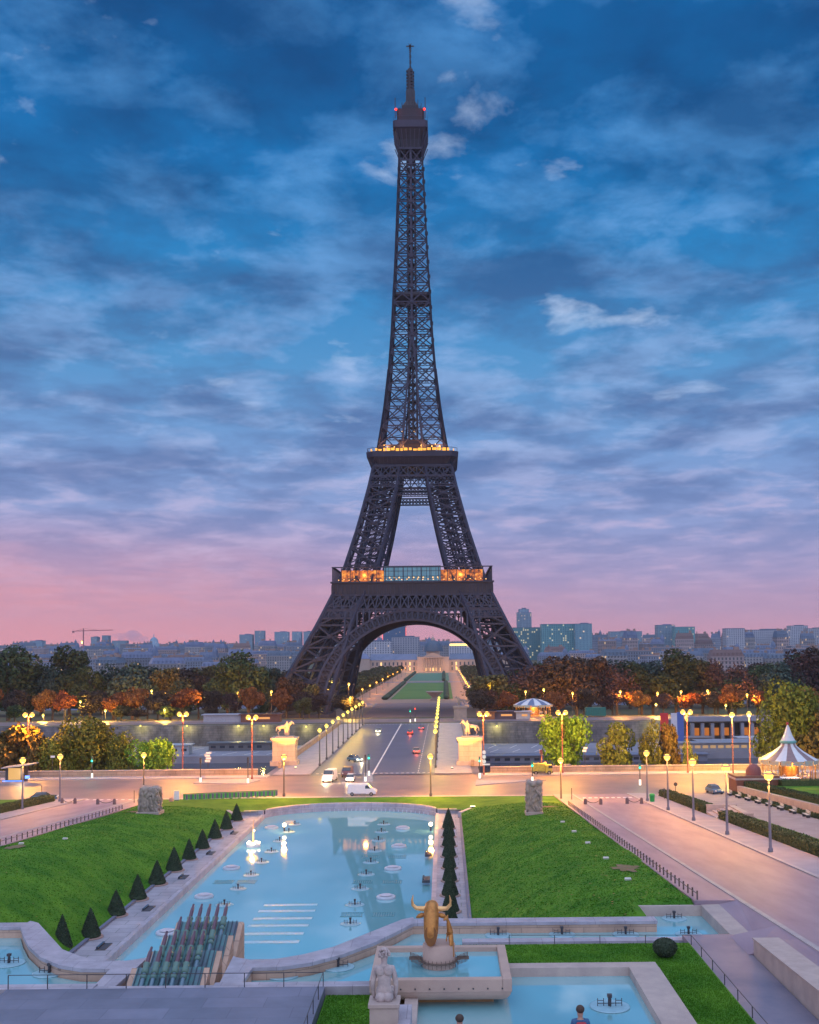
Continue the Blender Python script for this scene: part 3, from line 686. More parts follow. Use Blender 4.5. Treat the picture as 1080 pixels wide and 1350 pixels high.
for sx, sy in ((1, -1), (-1, -1), (1, 1), (-1, 1)):
    b = MB()
    def corner(a, c, z):
        fa = ow if a else iw; fc = ow if c else iw
        return Vector((sx * fa(z), sy * fc(z), z))
    for LVL, cw, bw in ((LV, 1.5, .8), (LV2, 1.15, .62)):
        for z0, z1 in zip(LVL[:-1], LVL[1:]):
            for a, c in ((1, 1), (1, 0), (0, 1), (0, 0)):
                b.bar(corner(a, c, z0), corner(a, c, z1), cw)
            for (p, q) in (((0, 1), (1, 1)), ((0, 0), (1, 0)), ((1, 0), (1, 1)), ((0, 0), (0, 1))):
                A, B_, C_, D = corner(*p, z0), corner(*q, z0), corner(*p, z1), corner(*q, z1)
                xbrace(b, A, B_, C_, D, bw); b.bar(C_, D, bw)
                # secondary lattice: quarter members and small plates
                mAB, mCD, mAC, mBD = (A + B_) / 2, (C_ + D) / 2, (A + C_) / 2, (B_ + D) / 2; cc = (A + B_ + C_ + D) / 4
                b.bar(mAC, mBD, bw * .5)
                b.box(cc, (bw * 2.3, bw * 2.3, bw * 2.3))
            # internal stair and lift track
            m0 = (corner(1, 1, z0) + corner(0, 0, z0)) / 2; m1 = (corner(1, 1, z1) + corner(0, 0, z1)) / 2
            off = Vector((1.6, 0, 0)); o2 = Vector((0, 1.6, 0))
            b.bar(m0 + off, m1 + off, .8); b.bar(m0 - off, m1 - off, .8)
            n = 2
            for k in range(n):
                p = m0.lerp(m1, k / n); b.bar(p - off, p + off, .35); q_ = m0.lerp(m1, (k + 1) / n); b.bar(p - off, q_ + off, .3)
    b.box((sx * 50, sy * 50, 1.5), (30, 30, 3)); o = b.build('leg', M_IRON, tower)
def face(side, x, z, off=0):      # point on one of the four faces
    y = -(ow(z) + off)
    p = Vector((x, y, z))
    for _ in range(side): p = Vector((-p.y, p.x, p.z))
    return p
def fup(side): return face(side, 0, 50) - face(side, 0, 40)
# arches
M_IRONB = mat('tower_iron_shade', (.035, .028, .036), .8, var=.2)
for side in range(4):
    b = MB(); bk = MB(); n = 44; Ri, Ro, cz = 38.2, 42.4, 5.5; up = face(side, 0, 0).normalized(); prev = None
    a0 = .16
    for i in range(n + 1):
        a = a0 + (math.pi - 2 * a0) * i / n
        pi = (Ri * math.cos(a), cz + Ri * math.sin(a)); po = (Ro * math.cos(a), cz + Ro * math.sin(a))
        P1, P2 = face(side, *pi, .6), face(side, *po, .6)
        Q1 = face(side, *pi, -4.5)
        if prev:
            b.bar(prev[0], P1, 1.0, 1.0, up); b.bar(prev[1], P2, .9, .9, up)
            b.add([prev[0], P1, Q1, prev[2]], [(0, 1, 2, 3)])                       # soffit
            b.add([prev[0] - up * .02, P1 - up * .02, P1.lerp(P2, .12) - up * .02, prev[0].lerp(prev[1], .12) - up * .02], [(0, 1, 2, 3)])
            b.bar(prev[0], P2, .28, .28, up); b.bar(prev[1], P1, .28, .28, up)
            bk.add([prev[0] - up * 1.2, P1 - up * 1.2, P2 - up * 1.2, prev[1] - up * 1.2], [(0, 1, 2, 3)])
            b.bar(prev[2], Q1, .8)
        b.bar(P1, P2, .6, .42, up)
        mc = P1.lerp(P2, .5)
        prev = (P1, P2, Q1)
    # spandrel arcade between ring and frieze
    zt = 48.3
    for k in range(-11, 12):
        x = k * 2.75
        zz = cz + math.sqrt(Ro ** 2 - x ** 2)
        if zt - zz < .8: continue
        b.bar(face(side, x, zz, .3), face(side, x, zt, .3), .7, .5, up)
        if k != 0:
            s_ = 1 if k > 0 else -1
            m = 6; pr = None
            for j in range(m + 1):
                a = math.pi * j / m; p = face(side, x - s_ * 1.375 + 1.1 * math.cos(a), min(zt - 1.6 + 1.1 * math.sin(a), zt), .3)
                if pr: b.bar(pr, p, .55, .5, up)
                pr = p
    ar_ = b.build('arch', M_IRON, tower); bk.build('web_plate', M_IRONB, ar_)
# lattice friezes
def lattice(b, side, xa, xb, z0, z1, n, w, off=.2, rim=.9, vert=True, taper=True):
    up = face(side, 0, 0).normalized()
    f = lambda t, z: (xa(z) + (xb(z) - xa(z)) * t)
    for i in range(n):
        t0, t1 = i / n, (i + 1) / n
        A, B_, C_, D = face(side, f(t0, z0), z0, off), face(side, f(t1, z0), z0, off), face(side, f(t0, z1), z1, off), face(side, f(t1, z1), z1, off)
        b.bar(A, D, w, w, up); b.bar(B_, C_, w * .95, w * .9, up)
        if vert: b.bar(A, C_, w * 1.1, w, up)
    b.bar(face(side, f(0, z0), z0, off), face(side, f(1, z0), z0, off), rim, rim, up); b.bar(face(side, f(0, z1), z1, off), face(side, f(1, z1), z1, off), rim, rim, up)
for side in range(4):
    b = MB()
    lattice(b, side, lambda z: -ow(z), lambda z: ow(z), 48.6, 55.2, 21, .5)
    lattice(b, side, lambda z: -ow(z), lambda z: -iw(z) + 0, 44.6, 48.2, 9, .32, vert=False); lattice(b, side, lambda z: iw(z), lambda z: ow(z), 44.6, 48.2, 9, .32, vert=False)
    lattice(b, side, lambda z: -ow(z), lambda z: -iw(z) + 0, 46.4, 48.2, 9, .25, vert=False, rim=.2); lattice(b, side, lambda z: iw(z), lambda z: ow(z), 46.4, 48.2, 9, .25, vert=False, rim=.2)
    b.build('frieze', M_IRON, tower)
    b = MB()
    lattice(b, side, lambda z: -ow(z) + 8, lambda z: ow(z) - 8, 50.5, 55.2, 24, .8, off=-9); lattice(b, side, lambda z: -ow(z) + 14, lambda z: ow(z) - 14, 51.5, 55.2, 18, .8, off=-17, vert=False)
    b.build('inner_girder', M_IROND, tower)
    b = MB()
    lattice(b, side, lambda z: -ow(z), lambda z: -iw(z), 112.5, 117.5, 3, .42); lattice(b, side, lambda z: iw(z), lambda z: ow(z), 112.5, 117.5, 3, .42); lattice(b, side, lambda z: -iw(z), lambda z: iw(z), 112.5, 117.5, 3, .42)
    for za, zb in ((108.3, 110.2), (110.2, 112.1)):
        lattice(b, side, lambda z: -ow(z), lambda z: ow(z), za, zb, 22, .26, vert=False, rim=.35)
    for za, zb in ((103.5, 105.1), (105.1, 106.8)):
        lattice(b, side, lambda z: -iw(z) - .5, lambda z: iw(z) + .5, za, zb, 10, .42, off=-3, vert=False, rim=.5)
    b.build('upper_frieze', M_IRON, tower)
# first platform
b = MB(); W1 = 36.6
for s_ in range(4):
    rot = Matrix.Rotation(s_ * math.pi / 2, 3, 'Z')
    def RB(c, d):
        c = rot @ Vector(c); 
        if s_ % 2: d = (d[1], d[0], d[2])
        b.box(c, d)
    pass
    RB((0, -W1 + .5, 61.0), (2 * W1 + (1.2 if not s_ % 2 else -3), 2.0, .7)); RB((0, -W1 + .6, 55.4), (2 * W1 + (.6 if not s_ % 2 else -3.2), 1.5, .5))
    for k in range(-18, 19):
        RB((k * 2.0, -W1 + .2, 57.6), (.35, .9, 4.6))
    RB((0, -25, 60.2), (2 * W1 - 4 if s_ % 2 == 0 else 30, 18, .8))
b.build('first_platform', M_IRON, tower)
b = MB()
for s_ in range(4):
    c = Matrix.Rotation(s_ * math.pi / 2, 3, 'Z') @ Vector((0, -W1 + 1.0, 57.9)); b.box(c, (2 * W1 - .02, 1.2, 5.4) if s_ % 2 == 0 else (1.2, 2 * W1 - 2.42, 5.4))
b.build('fascia', mat('tower_fascia', (.040, .039, .058), .6, c2=(.032, .032, .048), scale=.2, spec=.3), tower)
b = MB()
for s_ in range(4):
    rot = Matrix.Rotation(s_ * math.pi / 2, 3, 'Z')
    for k in range(-9, 10):
        p = rot @ Vector((k * 4.03, -W1 + .5, 0)); b.bar(p + Vector((0, 0, 61.3)), p + Vector((0, 0, 67.6)), .34)
    c = rot @ Vector((0, -W1 + .6, 67.9)); b.box(c, (2 * W1, 1.2, .45) if s_ % 2 == 0 else (1.2, 2 * W1 - 2.4, .45))
    c = rot @ Vector((0, -W1 + .2, 62.5)); b.box(c, (2 * W1, .12, .12) if s_ % 2 == 0 else (.12, 2 * W1 - .8, .12))
b.build('gallery', M_IRON, tower)
# restaurants and the glass pavilion behind the gallery
interior = bpy.data.materials.new('lit_interior'); interior.use_nodes = True; t_ = interior.node_tree; bb = t_.nodes['Principled BSDF']
tcn = t_.nodes.new('ShaderNodeTexCoord'); n_ = nd(t_, 'ShaderNodeTexNoise', i_Scale=.55, i_Detail=4, i_Roughness=.7); t_.links.new(tcn.outputs['Object'], n_.inputs[0])
r_ = ramp(n_.outputs[0], [(.40, (.02, .008, .004, 1)), (.5, (.55, .11, .01, 1)), (.62, (1, .32, .03, 1)), (.72, (1, .62, .14, 1))], t_)
bb.inputs['Base Color'].default_value = (.1, .05, .03, 1); t_.links.new(r_, bb.inputs['Emission Color']); bb.inputs['Emission Strength'].default_value = .85
for s_ in range(2):
    for sg in (-1, 1):
        for a_ in range(2):
            pass
for xx in (-22.5, 22.5):
    MB().box((xx, -W1 + 6.5, 64.0), (20, 6, 5.4)).build('restaurant', interior, tower)
for xx in (-22.5, 22.5):
    MB().box((xx, W1 - 6.5, 64.0), (20, 6, 5.4)).build('restaurant', interior, tower)
pan = MB().box((0, -W1 + 7, 64.9), (26, 8, 7.2)).build('glass_pavilion', mat('pavilion_glass', (.10, .24, .33), .25, c2=(.06, .16, .24), scale=.4, emis=(.12, .35, .5), es=.25), tower)
b = MB()
for k in range(-6, 7): b.box((k * 2.16, -W1 + 2.95, 64.9), (.16, .12, 7.2))
for z in (61.6, 63.8, 66.2, 68.5): b.box((0, -W1 + 2.9, z), (26, .14, .18))
b.build('mullions', M_IROND, pan)
b = MB()
for k in range(-14, 15):
    if abs(k) < 15: b.box((k * 2.4, -W1 + 1.9, 62.2 + .2 * (k % 2)), (.5, .3, .3))
for k in (-5, -4, -3, -1, 0, 1, 2, 4, 5): b.box((k * 2.2 + .6, -W1 + 2.75, 63.2), (.5, .2, .5))
b.build('gallery_lamps', glow('gallery_lamp', (1, .5, .14), 2), tower)
# second platform
b = MB(); prof = [(18.2, 117.5), (18.6, 118.3), (21.0, 121.2), (21.6, 121.4), (21.9, 123.9), (21.2, 124.0)]
def sqring(b, prof, close=True):
    vs = []
    for r, z in prof:
        c = r * .86; k = r   # chamfered square
        for x, y in ((-c, -k), (c, -k), (k, -c), (k, c), (c, k), (-c, k), (-k, c), (-k, -c)): vs.append((x, y, z))
    fs = []
    for i in range(len(prof) - 1):
        for j in range(8): fs.append((i * 8 + j, i * 8 + (j + 1) % 8, (i + 1) * 8 + (j + 1) % 8, (i + 1) * 8 + j))
    fs.append(tuple(range(7, -1, -1))); fs.append(tuple(range((len(prof) - 1) * 8, len(prof) * 8)))
    b.add(vs, fs)
sqring(b, prof)
for s_ in range(4):
    rot = Matrix.Rotation(s_ * math.pi / 2, 3, 'Z')
    for k in range(-9, 10): b.bar(rot @ Vector((k * 1.95, -18.5, 117.8)), rot @ Vector((k * 1.98, -21.4, 121.3)), .3)
b.build('second_platform', M_IRON, tower)
b = MB()
for s_ in range(4):
    rot = Matrix.Rotation(s_ * math.pi / 2, 3, 'Z')
    b.bar(rot @ Vector((-18.6, -21.3, 125.6)), rot @ Vector((18.6, -21.3, 125.6)), .18)
    b.bar(rot @ Vector((18.6, -21.3, 125.6)), rot @ Vector((21.3, -18.6, 125.6)), .18)
    for k in range(-9, 10): b.bar(rot @ Vector((k * 2.05, -21.3, 123.9)), rot @ Vector((k * 2.05, -21.3, 125.6)), .12)
b.build('balustrade', M_IRON, tower)
b = MB()
for s_ in range(4):
    rot = Matrix.Rotation(s_ * math.pi / 2, 3, 'Z')
    rr = random.Random(3 + s_); x = -17.5
    while x < 17.5:
        ww = rr.uniform(.6, 2.2); c = rot @ Vector((x + ww / 2, -19.6, 125.0 + rr.uniform(-.15, .35))); hh = rr.uniform(.7, 1.6)
        b.box(c, (ww, .4, hh) if s_ % 2 == 0 else (.4, ww, hh)); x += ww + rr.uniform(.15, .8)
b.build('kiosk_lights', G_WARM2, tower)
b = MB()
for x, z, r in ((-5, 127.4, .8), (4.6, 127.6, .7), (-4.7, 134.6, .35), (1.0, 134.4, .35), (-12, 126.6, .3), (13, 126.9, .35), (9.3, 127, .3), (-8.6, 126.7, .3), (11, 128, .22), (-13.5, 127.7, .2)): b.sphere((x, -16.6 if abs(x) > 8 else -14.6, z), r)
b.build('kiosk_lamps', glow('kiosk_lamp', (1, .55, .14), 3), tower)
MB().box((0, 0, 126.6), (22, 22, 5)).box((0, 0, 130.6), (14, 14, 3.4)).build('kiosks', M_IROND, tower)
# upper shaft
b = MB(); z = 117.5; LV3 = []
h = 10.2
while z < 276: LV3.append(z); z += h; h = max(6.4, h * .972)
LV3.append(277.5)
for side in range(4):
    up = face(side, 0, 0).normalized()
    for z0, z1 in zip(LV3[:-1], LV3[1:]):
        z0_, z1_ = max(z0, 124), z1
        for s_ in (-1, 1):
            b.bar(face(side, s_ * ow(z0), z0), face(side, s_ * ow(z1), z1), .95 if z0 < 200 else .75)
            b.bar(face(side, s_ * max(iw(z0), .25), z0), face(side, s_ * max(iw(z1), .25), z1), .75 if z0 < 185 else .5)
            wA = .5 if z0 < 200 else .46
            A, B_ = face(side, s_ * iw(z0), z0), face(side, s_ * ow(z0), z0); C_, D = face(side, s_ * iw(z1), z1), face(side, s_ * ow(z1), z1)
            xbrace(b, A, B_, C_, D, wA, 0, up); b.bar(C_, D, .42, .5)
            mid = (A + B_ + C_ + D) / 4
            if z0 < 195: b.bar(C_ + Vector((0, 0, -1.3)), D + Vector((0, 0, -1.3)), .25); lattice(b, side, lambda z, q=s_: q * iw(z), lambda z, q=s_: q * ow(z), z1 - 1.3, z1, 3, .18, off=0, rim=.2, vert=False)
        # joint plates on the middle post
        if z0 > 170: b.box(face(side, 0, z1, .1), (1.5, 1.5, 1.5))
        # between the inner posts
        if iw(z0) > .6:
            A, B_, C_, D = face(side, -iw(z0), z0), face(side, iw(z0), z0), face(side, -iw(z1), z1), face(side, iw(z1), z1); xbrace(b, A, B_, C_, D, .4, 0, up)
b.build('upper_shaft', M_IRON, tower)
b = MB()
for x, y in ((2.1, 2.1), (-2.1, 2.1), (2.1, -2.1), (-2.1, -2.1), (0, 2.6), (0, -2.6)): b.bar((x, y, 117), (x * .8, y * .8, 278), .85)
z = 122
while z < 276:
    b.bar((-2.1, -2.1, z), (2.1, -2.1, z + 4), .4); b.bar((2.1, 2.1, z), (-2.1, 2.1, z + 4), .4); b.box((0, 0, z), (4.6, 4.6, .4))
    b.bar((-2.1, 2.1, z), (-2.1, -2.1, z + 4), .4)
    w_ = iw(z)
    z += 4.3
for z0 in LV3[1:]:
    r = ow(z0) - .6; b.bar((-r, -r, z0 - .4), (r, r, z0 - .4), .25); b.bar((-r, r, z0 - .4), (r, -r, z0 - .4), .25)
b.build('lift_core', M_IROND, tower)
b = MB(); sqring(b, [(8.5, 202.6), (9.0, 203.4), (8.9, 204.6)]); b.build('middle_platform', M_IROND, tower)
# summit
b = MB(); sqring(b, [(5.4, 278), (5.5, 282.6), (6.2, 284.2), (7.9, 287.2)]); b.build('summit_corbel', M_IROND, tower)
b = MB()
sqring(b, [(8.3, 287.0), (8.6, 287.4), (8.6, 290.8), (8.3, 290.9)])
for s_ in range(4):
    rot = Matrix.Rotation(s_ * math.pi / 2, 3, 'Z')
    for k in range(-3, 4): b.bar(rot @ Vector((k * 1.8, -5.7, 277.6)), rot @ Vector((k * 2.3, -8.5, 286.4)), .35)
    b.bar(rot @ Vector((-5.6, -5.6, 276)), rot @ Vector((-8.3, -8.3, 284)), .3)
    b.bar(rot @ Vector((-5.9, -5.9, 272)), rot @ Vector((5.9, -5.9, 272)), .5); b.bar(rot @ Vector((-5.9, -5.9, 277.6)), rot @ Vector((5.9, -5.9, 277.6)), .9)
    b.bar(rot @ Vector((-7.4, -8.4, 293)), rot @ Vector((7.4, -8.4, 293)), .15)
b.build('summit_platform', M_IRON, tower)
b = MB(); sqring(b, [(6.6, 290.9), (6.7, 294.5), (6.9, 297.4), (6.4, 297.6)]); sqring(b, [(4.4, 297.6), (4.0, 300.5), (2.4, 303.5), (1.9, 306)]); b.build('summit_cabin', M_IROND, tower)
b = MB(); b.lathe([(2.3, 304), (2.3, 310), (1.5, 310.4), (1.35, 321), (.8, 321.4)], n=10)
rr = random.Random(5)
for i in range(70):
    a = rr.random() * math.tau; r = rr.uniform(3, 6.6); z = 297.6 if r > 4.6 else 299.5; b.bar((r * math.cos(a), r * math.sin(a), z), (r * math.cos(a) * 1.02, r * math.sin(a) * 1.02, z + rr.uniform(1.5, 5.2)), .22)
for i in range(6):
    z = 311.2 + i * 1.7
    for a in range(4): b.box((1.6 * math.cos(a * 1.571 + .4), 1.6 * math.sin(a * 1.571 + .4), z), (.9, .9, 1.0), rz=a)
for s_ in (-1, 1): b.bar((s_ * 7.4, -7.4, 292), (s_ * 7.4, -7.4, 302.5), .35)
b.bar((0, 0, 321), (0, 0, 333), .55)
for i in range(14): b.box((0, 0, 321.8 + i * .75), (1.3, .3, .25), rz=i * .8)
for i in range(10):
    a = i * math.tau / 10; b.bar((0, 0, 333), (2.1 * math.cos(a), 2.1 * math.sin(a), 333 + .5 * math.sin(a * 3)), .22)
b.sphere((0, 0, 333), .8); b.build('mast', M_IROND, tower)
for s_ in (-1, 1):
    o = MB().sphere((s_ * 7.0, -7.9, 296.4), .6).build('beacon', glow('red_beacon', (1, .03, .012), 3), tower)
    l = lamp_light(tower, (s_ * 6.6, -10.4, 296.2), 260, (1, .05, .02), .5)
for x in (-22, 22): lamp_light(tower, (x, -33.4, 64.5), 2000, (1, .36, .06), 1.0)
for x in (-12, -4, 4, 12): lamp_light(tower, (x, -18.6, 127.5), 2200, (1, .30, .03), .6)
for x in (-18, -8, 8, 18): lamp_light(tower, (x, -21, 58), 250, (1, .55, .2), .6)
# ---------------------------------------------------------------- street lamps
OR_ = (1, .36, .04); YE_ = (1, .60, .08)
PK = 5.0
def make_lamp(h, pole, glass, head=.32, double=0, base=.16, power=900, c=OR_, name='street_lamp', lt=True):
    t = thing(name, 'x', 'street lamp')
    b = MB().tube([(0, 0, 0), (0, 0, .5), (0, 0, .55), (0, 0, h - .3)], [base * 1.7, base * 1.5, base, base * .55], 8)
    if double: b.bar((-double, 0, h - .25), (double, 0, h - .25), .12)
    b.build('pole', pole, t)
    for x in ((-double, double) if double else (0,)):
        hd = MB().lathe([(.1, h + head * 1.0), (head * 1.15, h + head * .75), (head * 1.2, h + head * .6)], (x, 0, 0), 12).build('hood', pole, t)
        MB().sphere((x, 0, h + head * .2), head, 12, 8).build('globe', glass, hd)
    if lt: lamp_light(t, (0, 0, h - head - .3), power * PK, c, .35)
    return t
def series(proto, items, labelf, group):
    for i, it in enumerate(items):
        p = it[0] if isinstance(it, tuple) else it
        lb = labelf(i)
        if i == 0: proto.location = p; proto['label'] = lb; proto['group'] = group
        else: dup(proto, p, None, lb, group)
# right avenue
series(make_lamp(7.6, M_BLUEPOLE, G_LAMP, .46, power=520), [gs(853.6, 1057), gs(881, 1069), gs(914.7, 1083), gs(959, 1101.6), gs(1016, 1125)],
       lambda i: 'blue grey street lamp on the right avenue pavement, %s nearest the camera' % ORD[4 - i], 'lamps along the climbing avenues')
series(make_lamp(7.6, M_BLUEPOLE, G_LAMP, .46, power=520), [gs(79, 1058), gs(29.5, 1068)],
       lambda i: ('blue grey street lamp at the top corner of the left avenue by the chain posts', 'blue grey street lamp beside the clipped hedge at far left')[i], 'lamps along the climbing avenues')
# lamps on the near edge of the square
series(make_lamp(6.8, M_METAL, G_LAMP, .46, power=1900, c=(1, .37, .04)), [g(374.5, 1050), g(568, 1050), g(740, 1058), g(189.5, 1046)],
       lambda i: ('short orange lamp behind the green building site panels', 'orange lamp at the kerb straight in front of the bridge', 'orange lamp at the kerb beside the right block of stone sculpture', 'orange lamp partly hidden behind the left block of stone sculpture')[i], 'lamps at the garden kerb')
# tall twin lamps
tall = [((332.5, 1028), 'tall red brown twin lamp left of the left horse statue'), ((638, 1022), 'tall twin lamp with white signs right of the right horse statue'), ((241, 1019), 'tall twin lamp on the quay pavement right of the big left tree'),
        ((37, 1019), 'tall twin lamp on the quay pavement behind the lit kiosk'), ((742, 1019.5), 'tall twin lamp on the quay in front of the bright green tree'), ((907, 1019.5), 'tall twin lamp on the quay in front of the coloured banners')]
series(make_lamp(12.2, M_REDPOLE, G_LAMP, .5, .75, power=4300, c=(1, .38, .04)), [g(*p) for p, _ in tall], lambda i: tall[i][1], 'tall twin lamps along the quay road')
tall = [((967, 1024), 'tall single yellow lamp just left of the brick kiosk'), ((989.6, 1022), 'tall single yellow lamp just right of the brick kiosk')]
series(make_lamp(12.0, M_REDPOLE, G_LAMPY, .48, power=3500, c=YE_), [g(*p) for p, _ in tall], lambda i: tall[i][1], 'tall single lamps by the carousel')
# bridge rows
series(make_lamp(7.7, M_METAL, G_LAMPY, .44, power=330, c=YE_), [Vector((BX - 12.6, 234 + 13.6 * i, 5.15)) for i in range(10)], lambda i: 'yellow lamp along the left kerb of the bridge, %s from the near end' % ORD[i], 'lamps along the bridge kerbs')
series(make_lamp(7.7, M_METAL, G_LAMPY, .44, power=330, c=YE_), [Vector((BX + 12.9, 228 + 15.5 * i, 5.15)) for i in range(11)], lambda i: 'yellow lamp along the right kerb of the bridge, %s from the near end' % ORD[i], 'lamps along the bridge kerbs')
# the long park avenues behind the tower
lp = make_lamp(8, M_METAL, glow('lamp_far_glass', (1, .50, .06), 2.0), .55, power=1500)
series(lp, [Vector((AX - 31, y, 0)) for y in (600, 660, 725, 795, 870, 955, 1050, 1150, 1260, 1370)], lambda i: 'orange lamp in the left park avenue behind the tower, %s from the near end' % ORD[i], 'lamps along the long park lawns')
lp = make_lamp(8, M_METAL, glow('lamp_far_glass', (1, .50, .06), 2.0), .55, power=1500)
series(lp, [Vector((AX + 30, y, 0)) for y in (640, 680, 725, 770, 820, 875, 935, 1000, 1080, 1170, 1260, 1360)], lambda i: 'orange lamp in the right park avenue behind the tower, %s from the near end' % ORD[i], 'lamps along the long park lawns')
# scattered lamps across the river: (px of head, py of head, Y, colour, words)
far = [(354, 899, 470, 0, 'at the foot of the left tower leg'), (592, 914, 0, 0, ''), (57, 943, 395, 1, ''), (139, 937, 392, 1, 'behind the big left tree'), (84, 916, 420, 0, ''), (106, 925, 400, 1, ''), (135, 917, 415, 0, ''), (200, 911, 420, 1, ''), (217, 914, 415, 0, ''), (184, 918, 430, 0, ''), (217, 936, 392, 1, ''),
       (108, 846, 560, 1, 'seen above the high dark tree crowns'), (273, 915, 410, 1, ''), (314, 914, 430, 0, ''), (358, 912, 420, 0, ''), (460, 902, 440, 0, 'just right of the left tower leg'), (462, 920, 400, 1, 'at the far left corner of the bridge'), (438, 899, 470, 1, 'inside the left end of the arch'),
       (693, 912, 420, 0, 'just left of the striped carousel roof'), (717, 909, 430, 1, 'just right of the striped carousel roof'), (766, 912, 415, 0, ''), (818, 912, 410, 0, ''), (755, 914, 430, 0, ''), (898, 912, 410, 0, ''), (933, 911, 412, 0, ''), (865, 929, 392, 1, ''), (957, 930, 392, 1, ''), (995, 918, 410, 1, ''), (985, 916, 430, 0, ''), (650, 899, 450, 1, 'at the foot of the right tower leg'), (867, 914, 430, 0, '')]
far = sorted([f_ for f_ in far if f_[2]], key=lambda q: q[0])
pr = [make_lamp(9, M_METAL, G_LAMP, .5, power=3000, base=.1), make_lamp(9, M_METAL, G_LAMPY, .46, power=1500, c=YE_, base=.1)]
usedp = [0, 0]
for i, (x, y, Y, k, wds) in enumerate(far):
    p = gy(x, y, Y); z0 = lerp_tab(SOUTH)(Y); h = p.z - z0
    lb = ('%s park lamp %s' % (('orange', 'yellow')[k], wds)) if wds else '%s park lamp beyond the river, %s lamp from the left there' % (('orange', 'yellow')[k], ORD[i])
    loc = Vector((p.x, Y, p.z - 9))
    if not usedp[k]: o = pr[k]; o.location = loc; o['label'] = lb; o['group'] = 'lamps in the park beyond the river'; usedp[k] = 1
    else: o = dup(pr[k], loc, None, lb, 'lamps in the park beyond the river')
# wall lamps on the embankment
wl = thing('wall_lamp', 'x', 'wall lamp'); MB().bar((0, .6, 0), (0, -.5, .3), .1).build('bracket', M_METAL, wl); MB().sphere((0, -.6, .2), .28).build('globe', G_LAMPY, wl); lamp_light(wl, (0, -1.3, -.4), 700, (.95, .8, .2), .3)
its = [(186, 957.5), (247, 957.5), (315, 957.5), (348, 957.5), (404, 958.5)]
its = [gy(x, y, 363.2) for x, y in its] + [gy(x, 958, 363.2) for x in (655, 860)]
series(wl, its, lambda i: 'small yellow lamp on the far embankment wall, %s from the left' % ORD[i], 'lamps on the embankment wall')
# ---------------------------------------------------------------- statues
def man_nodes(h=1.8, pose='stand', R_=1.0):
    k = h / 1.8
    if pose == 'walk': la, ra = (.10, .22, .0), (.10, -.24, .0)
    J = dict(pel=(0, 0, .98, .125), belly=(0, 0, 1.12, .13), chest=(0, 0, 1.33, .15), neckb=(0, 0, 1.47, .075), neck=(0, .01, 1.53, .058), head=(0, .015, 1.63, .092), top=(0, .01, 1.74, .075),
             ls=(-.17, 0, 1.41, .07), le=(-.24, 0, 1.13, .05), lh=(-.26, .06, .88, .034), lf=(-.26, .08, .80, .03), rs=(.17, 0, 1.41, .07), re=(.24, 0, 1.13, .05), rh=(.26, .06, .88, .034), rf=(.26, .08, .80, .03),
             lhip=(-.09, 0, .9, .10), lk=(-.10, .02, .5, .065), la=(-.10, -.01, .09, .045), lt=(-.11, .14, .04, .04), rhip=(.09, 0, .9, .10), rk=(.10, .02, .5, .065), ra=(.10, -.01, .09, .045), rt=(.11, .14, .04, .04))
    if pose == 'walk':
        J.update(lk=(-.1, .16, .52, .065), la=(-.1, .24, .1, .045), lt=(-.1, .38, .06, .04), rk=(.1, -.02, .5, .065), ra=(.1, -.28, .14, .045), rt=(.1, -.18, .05, .04), lh=(-.25, -.1, .9, .034), lf=(-.25, -.1, .82, .03), rh=(.25, .2, .92, .034), rf=(.25, .22, .84, .03))
    if pose == 'lead':     # holding a horse's bridle
        J.update(re=(.36, .08, 1.38, .05), rh=(.56, .1, 1.5, .036), rf=(.63, .1, 1.52, .03), lk=(-.13, .08, .5, .065))
    if pose == 'sit':
        J.update(lhip=(-.10, .02, .93, .11), lk=(-.13, .50, .92, .075), la=(-.12, .52, .48, .05), lt=(-.12, .66, .43, .04), rhip=(.10, .02, .93, .11), rk=(.13, .50, .92, .075), ra=(.12, .52, .48, .05), rt=(.12, .66, .43, .04),
                 le=(-.255, -.02, 1.13, .052), lh=(-.235, .06, .92, .038), lf=(-.225, .10, .85, .032), re=(.255, -.02, 1.13, .052), rh=(.235, .06, .92, .038), rf=(.225, .10, .85, .032),
                 ls=(-.185, 0, 1.41, .078), rs=(.185, 0, 1.41, .078), pel=(0, -.01, .96, .14), belly=(0, -.01, 1.12, .12), chest=(0, -.01, 1.32, .16))
    names = list(J); idx = {n: i for i, n in enumerate(names)}
    E_ = ['pel-belly', 'belly-chest', 'chest-neckb', 'neckb-neck', 'neck-head', 'head-top', 'chest-ls', 'ls-le', 'le-lh', 'lh-lf', 'chest-rs', 'rs-re', 're-rh', 'rh-rf', 'pel-lhip', 'lhip-lk', 'lk-la', 'la-lt', 'pel-rhip', 'rhip-rk', 'rk-ra', 'ra-rt']
    return [(J[n][0] * k, J[n][1] * k, J[n][2] * k, J[n][3] * k * R_) for n in names], [tuple(idx[q] for q in e.split('-')) for e in E_]
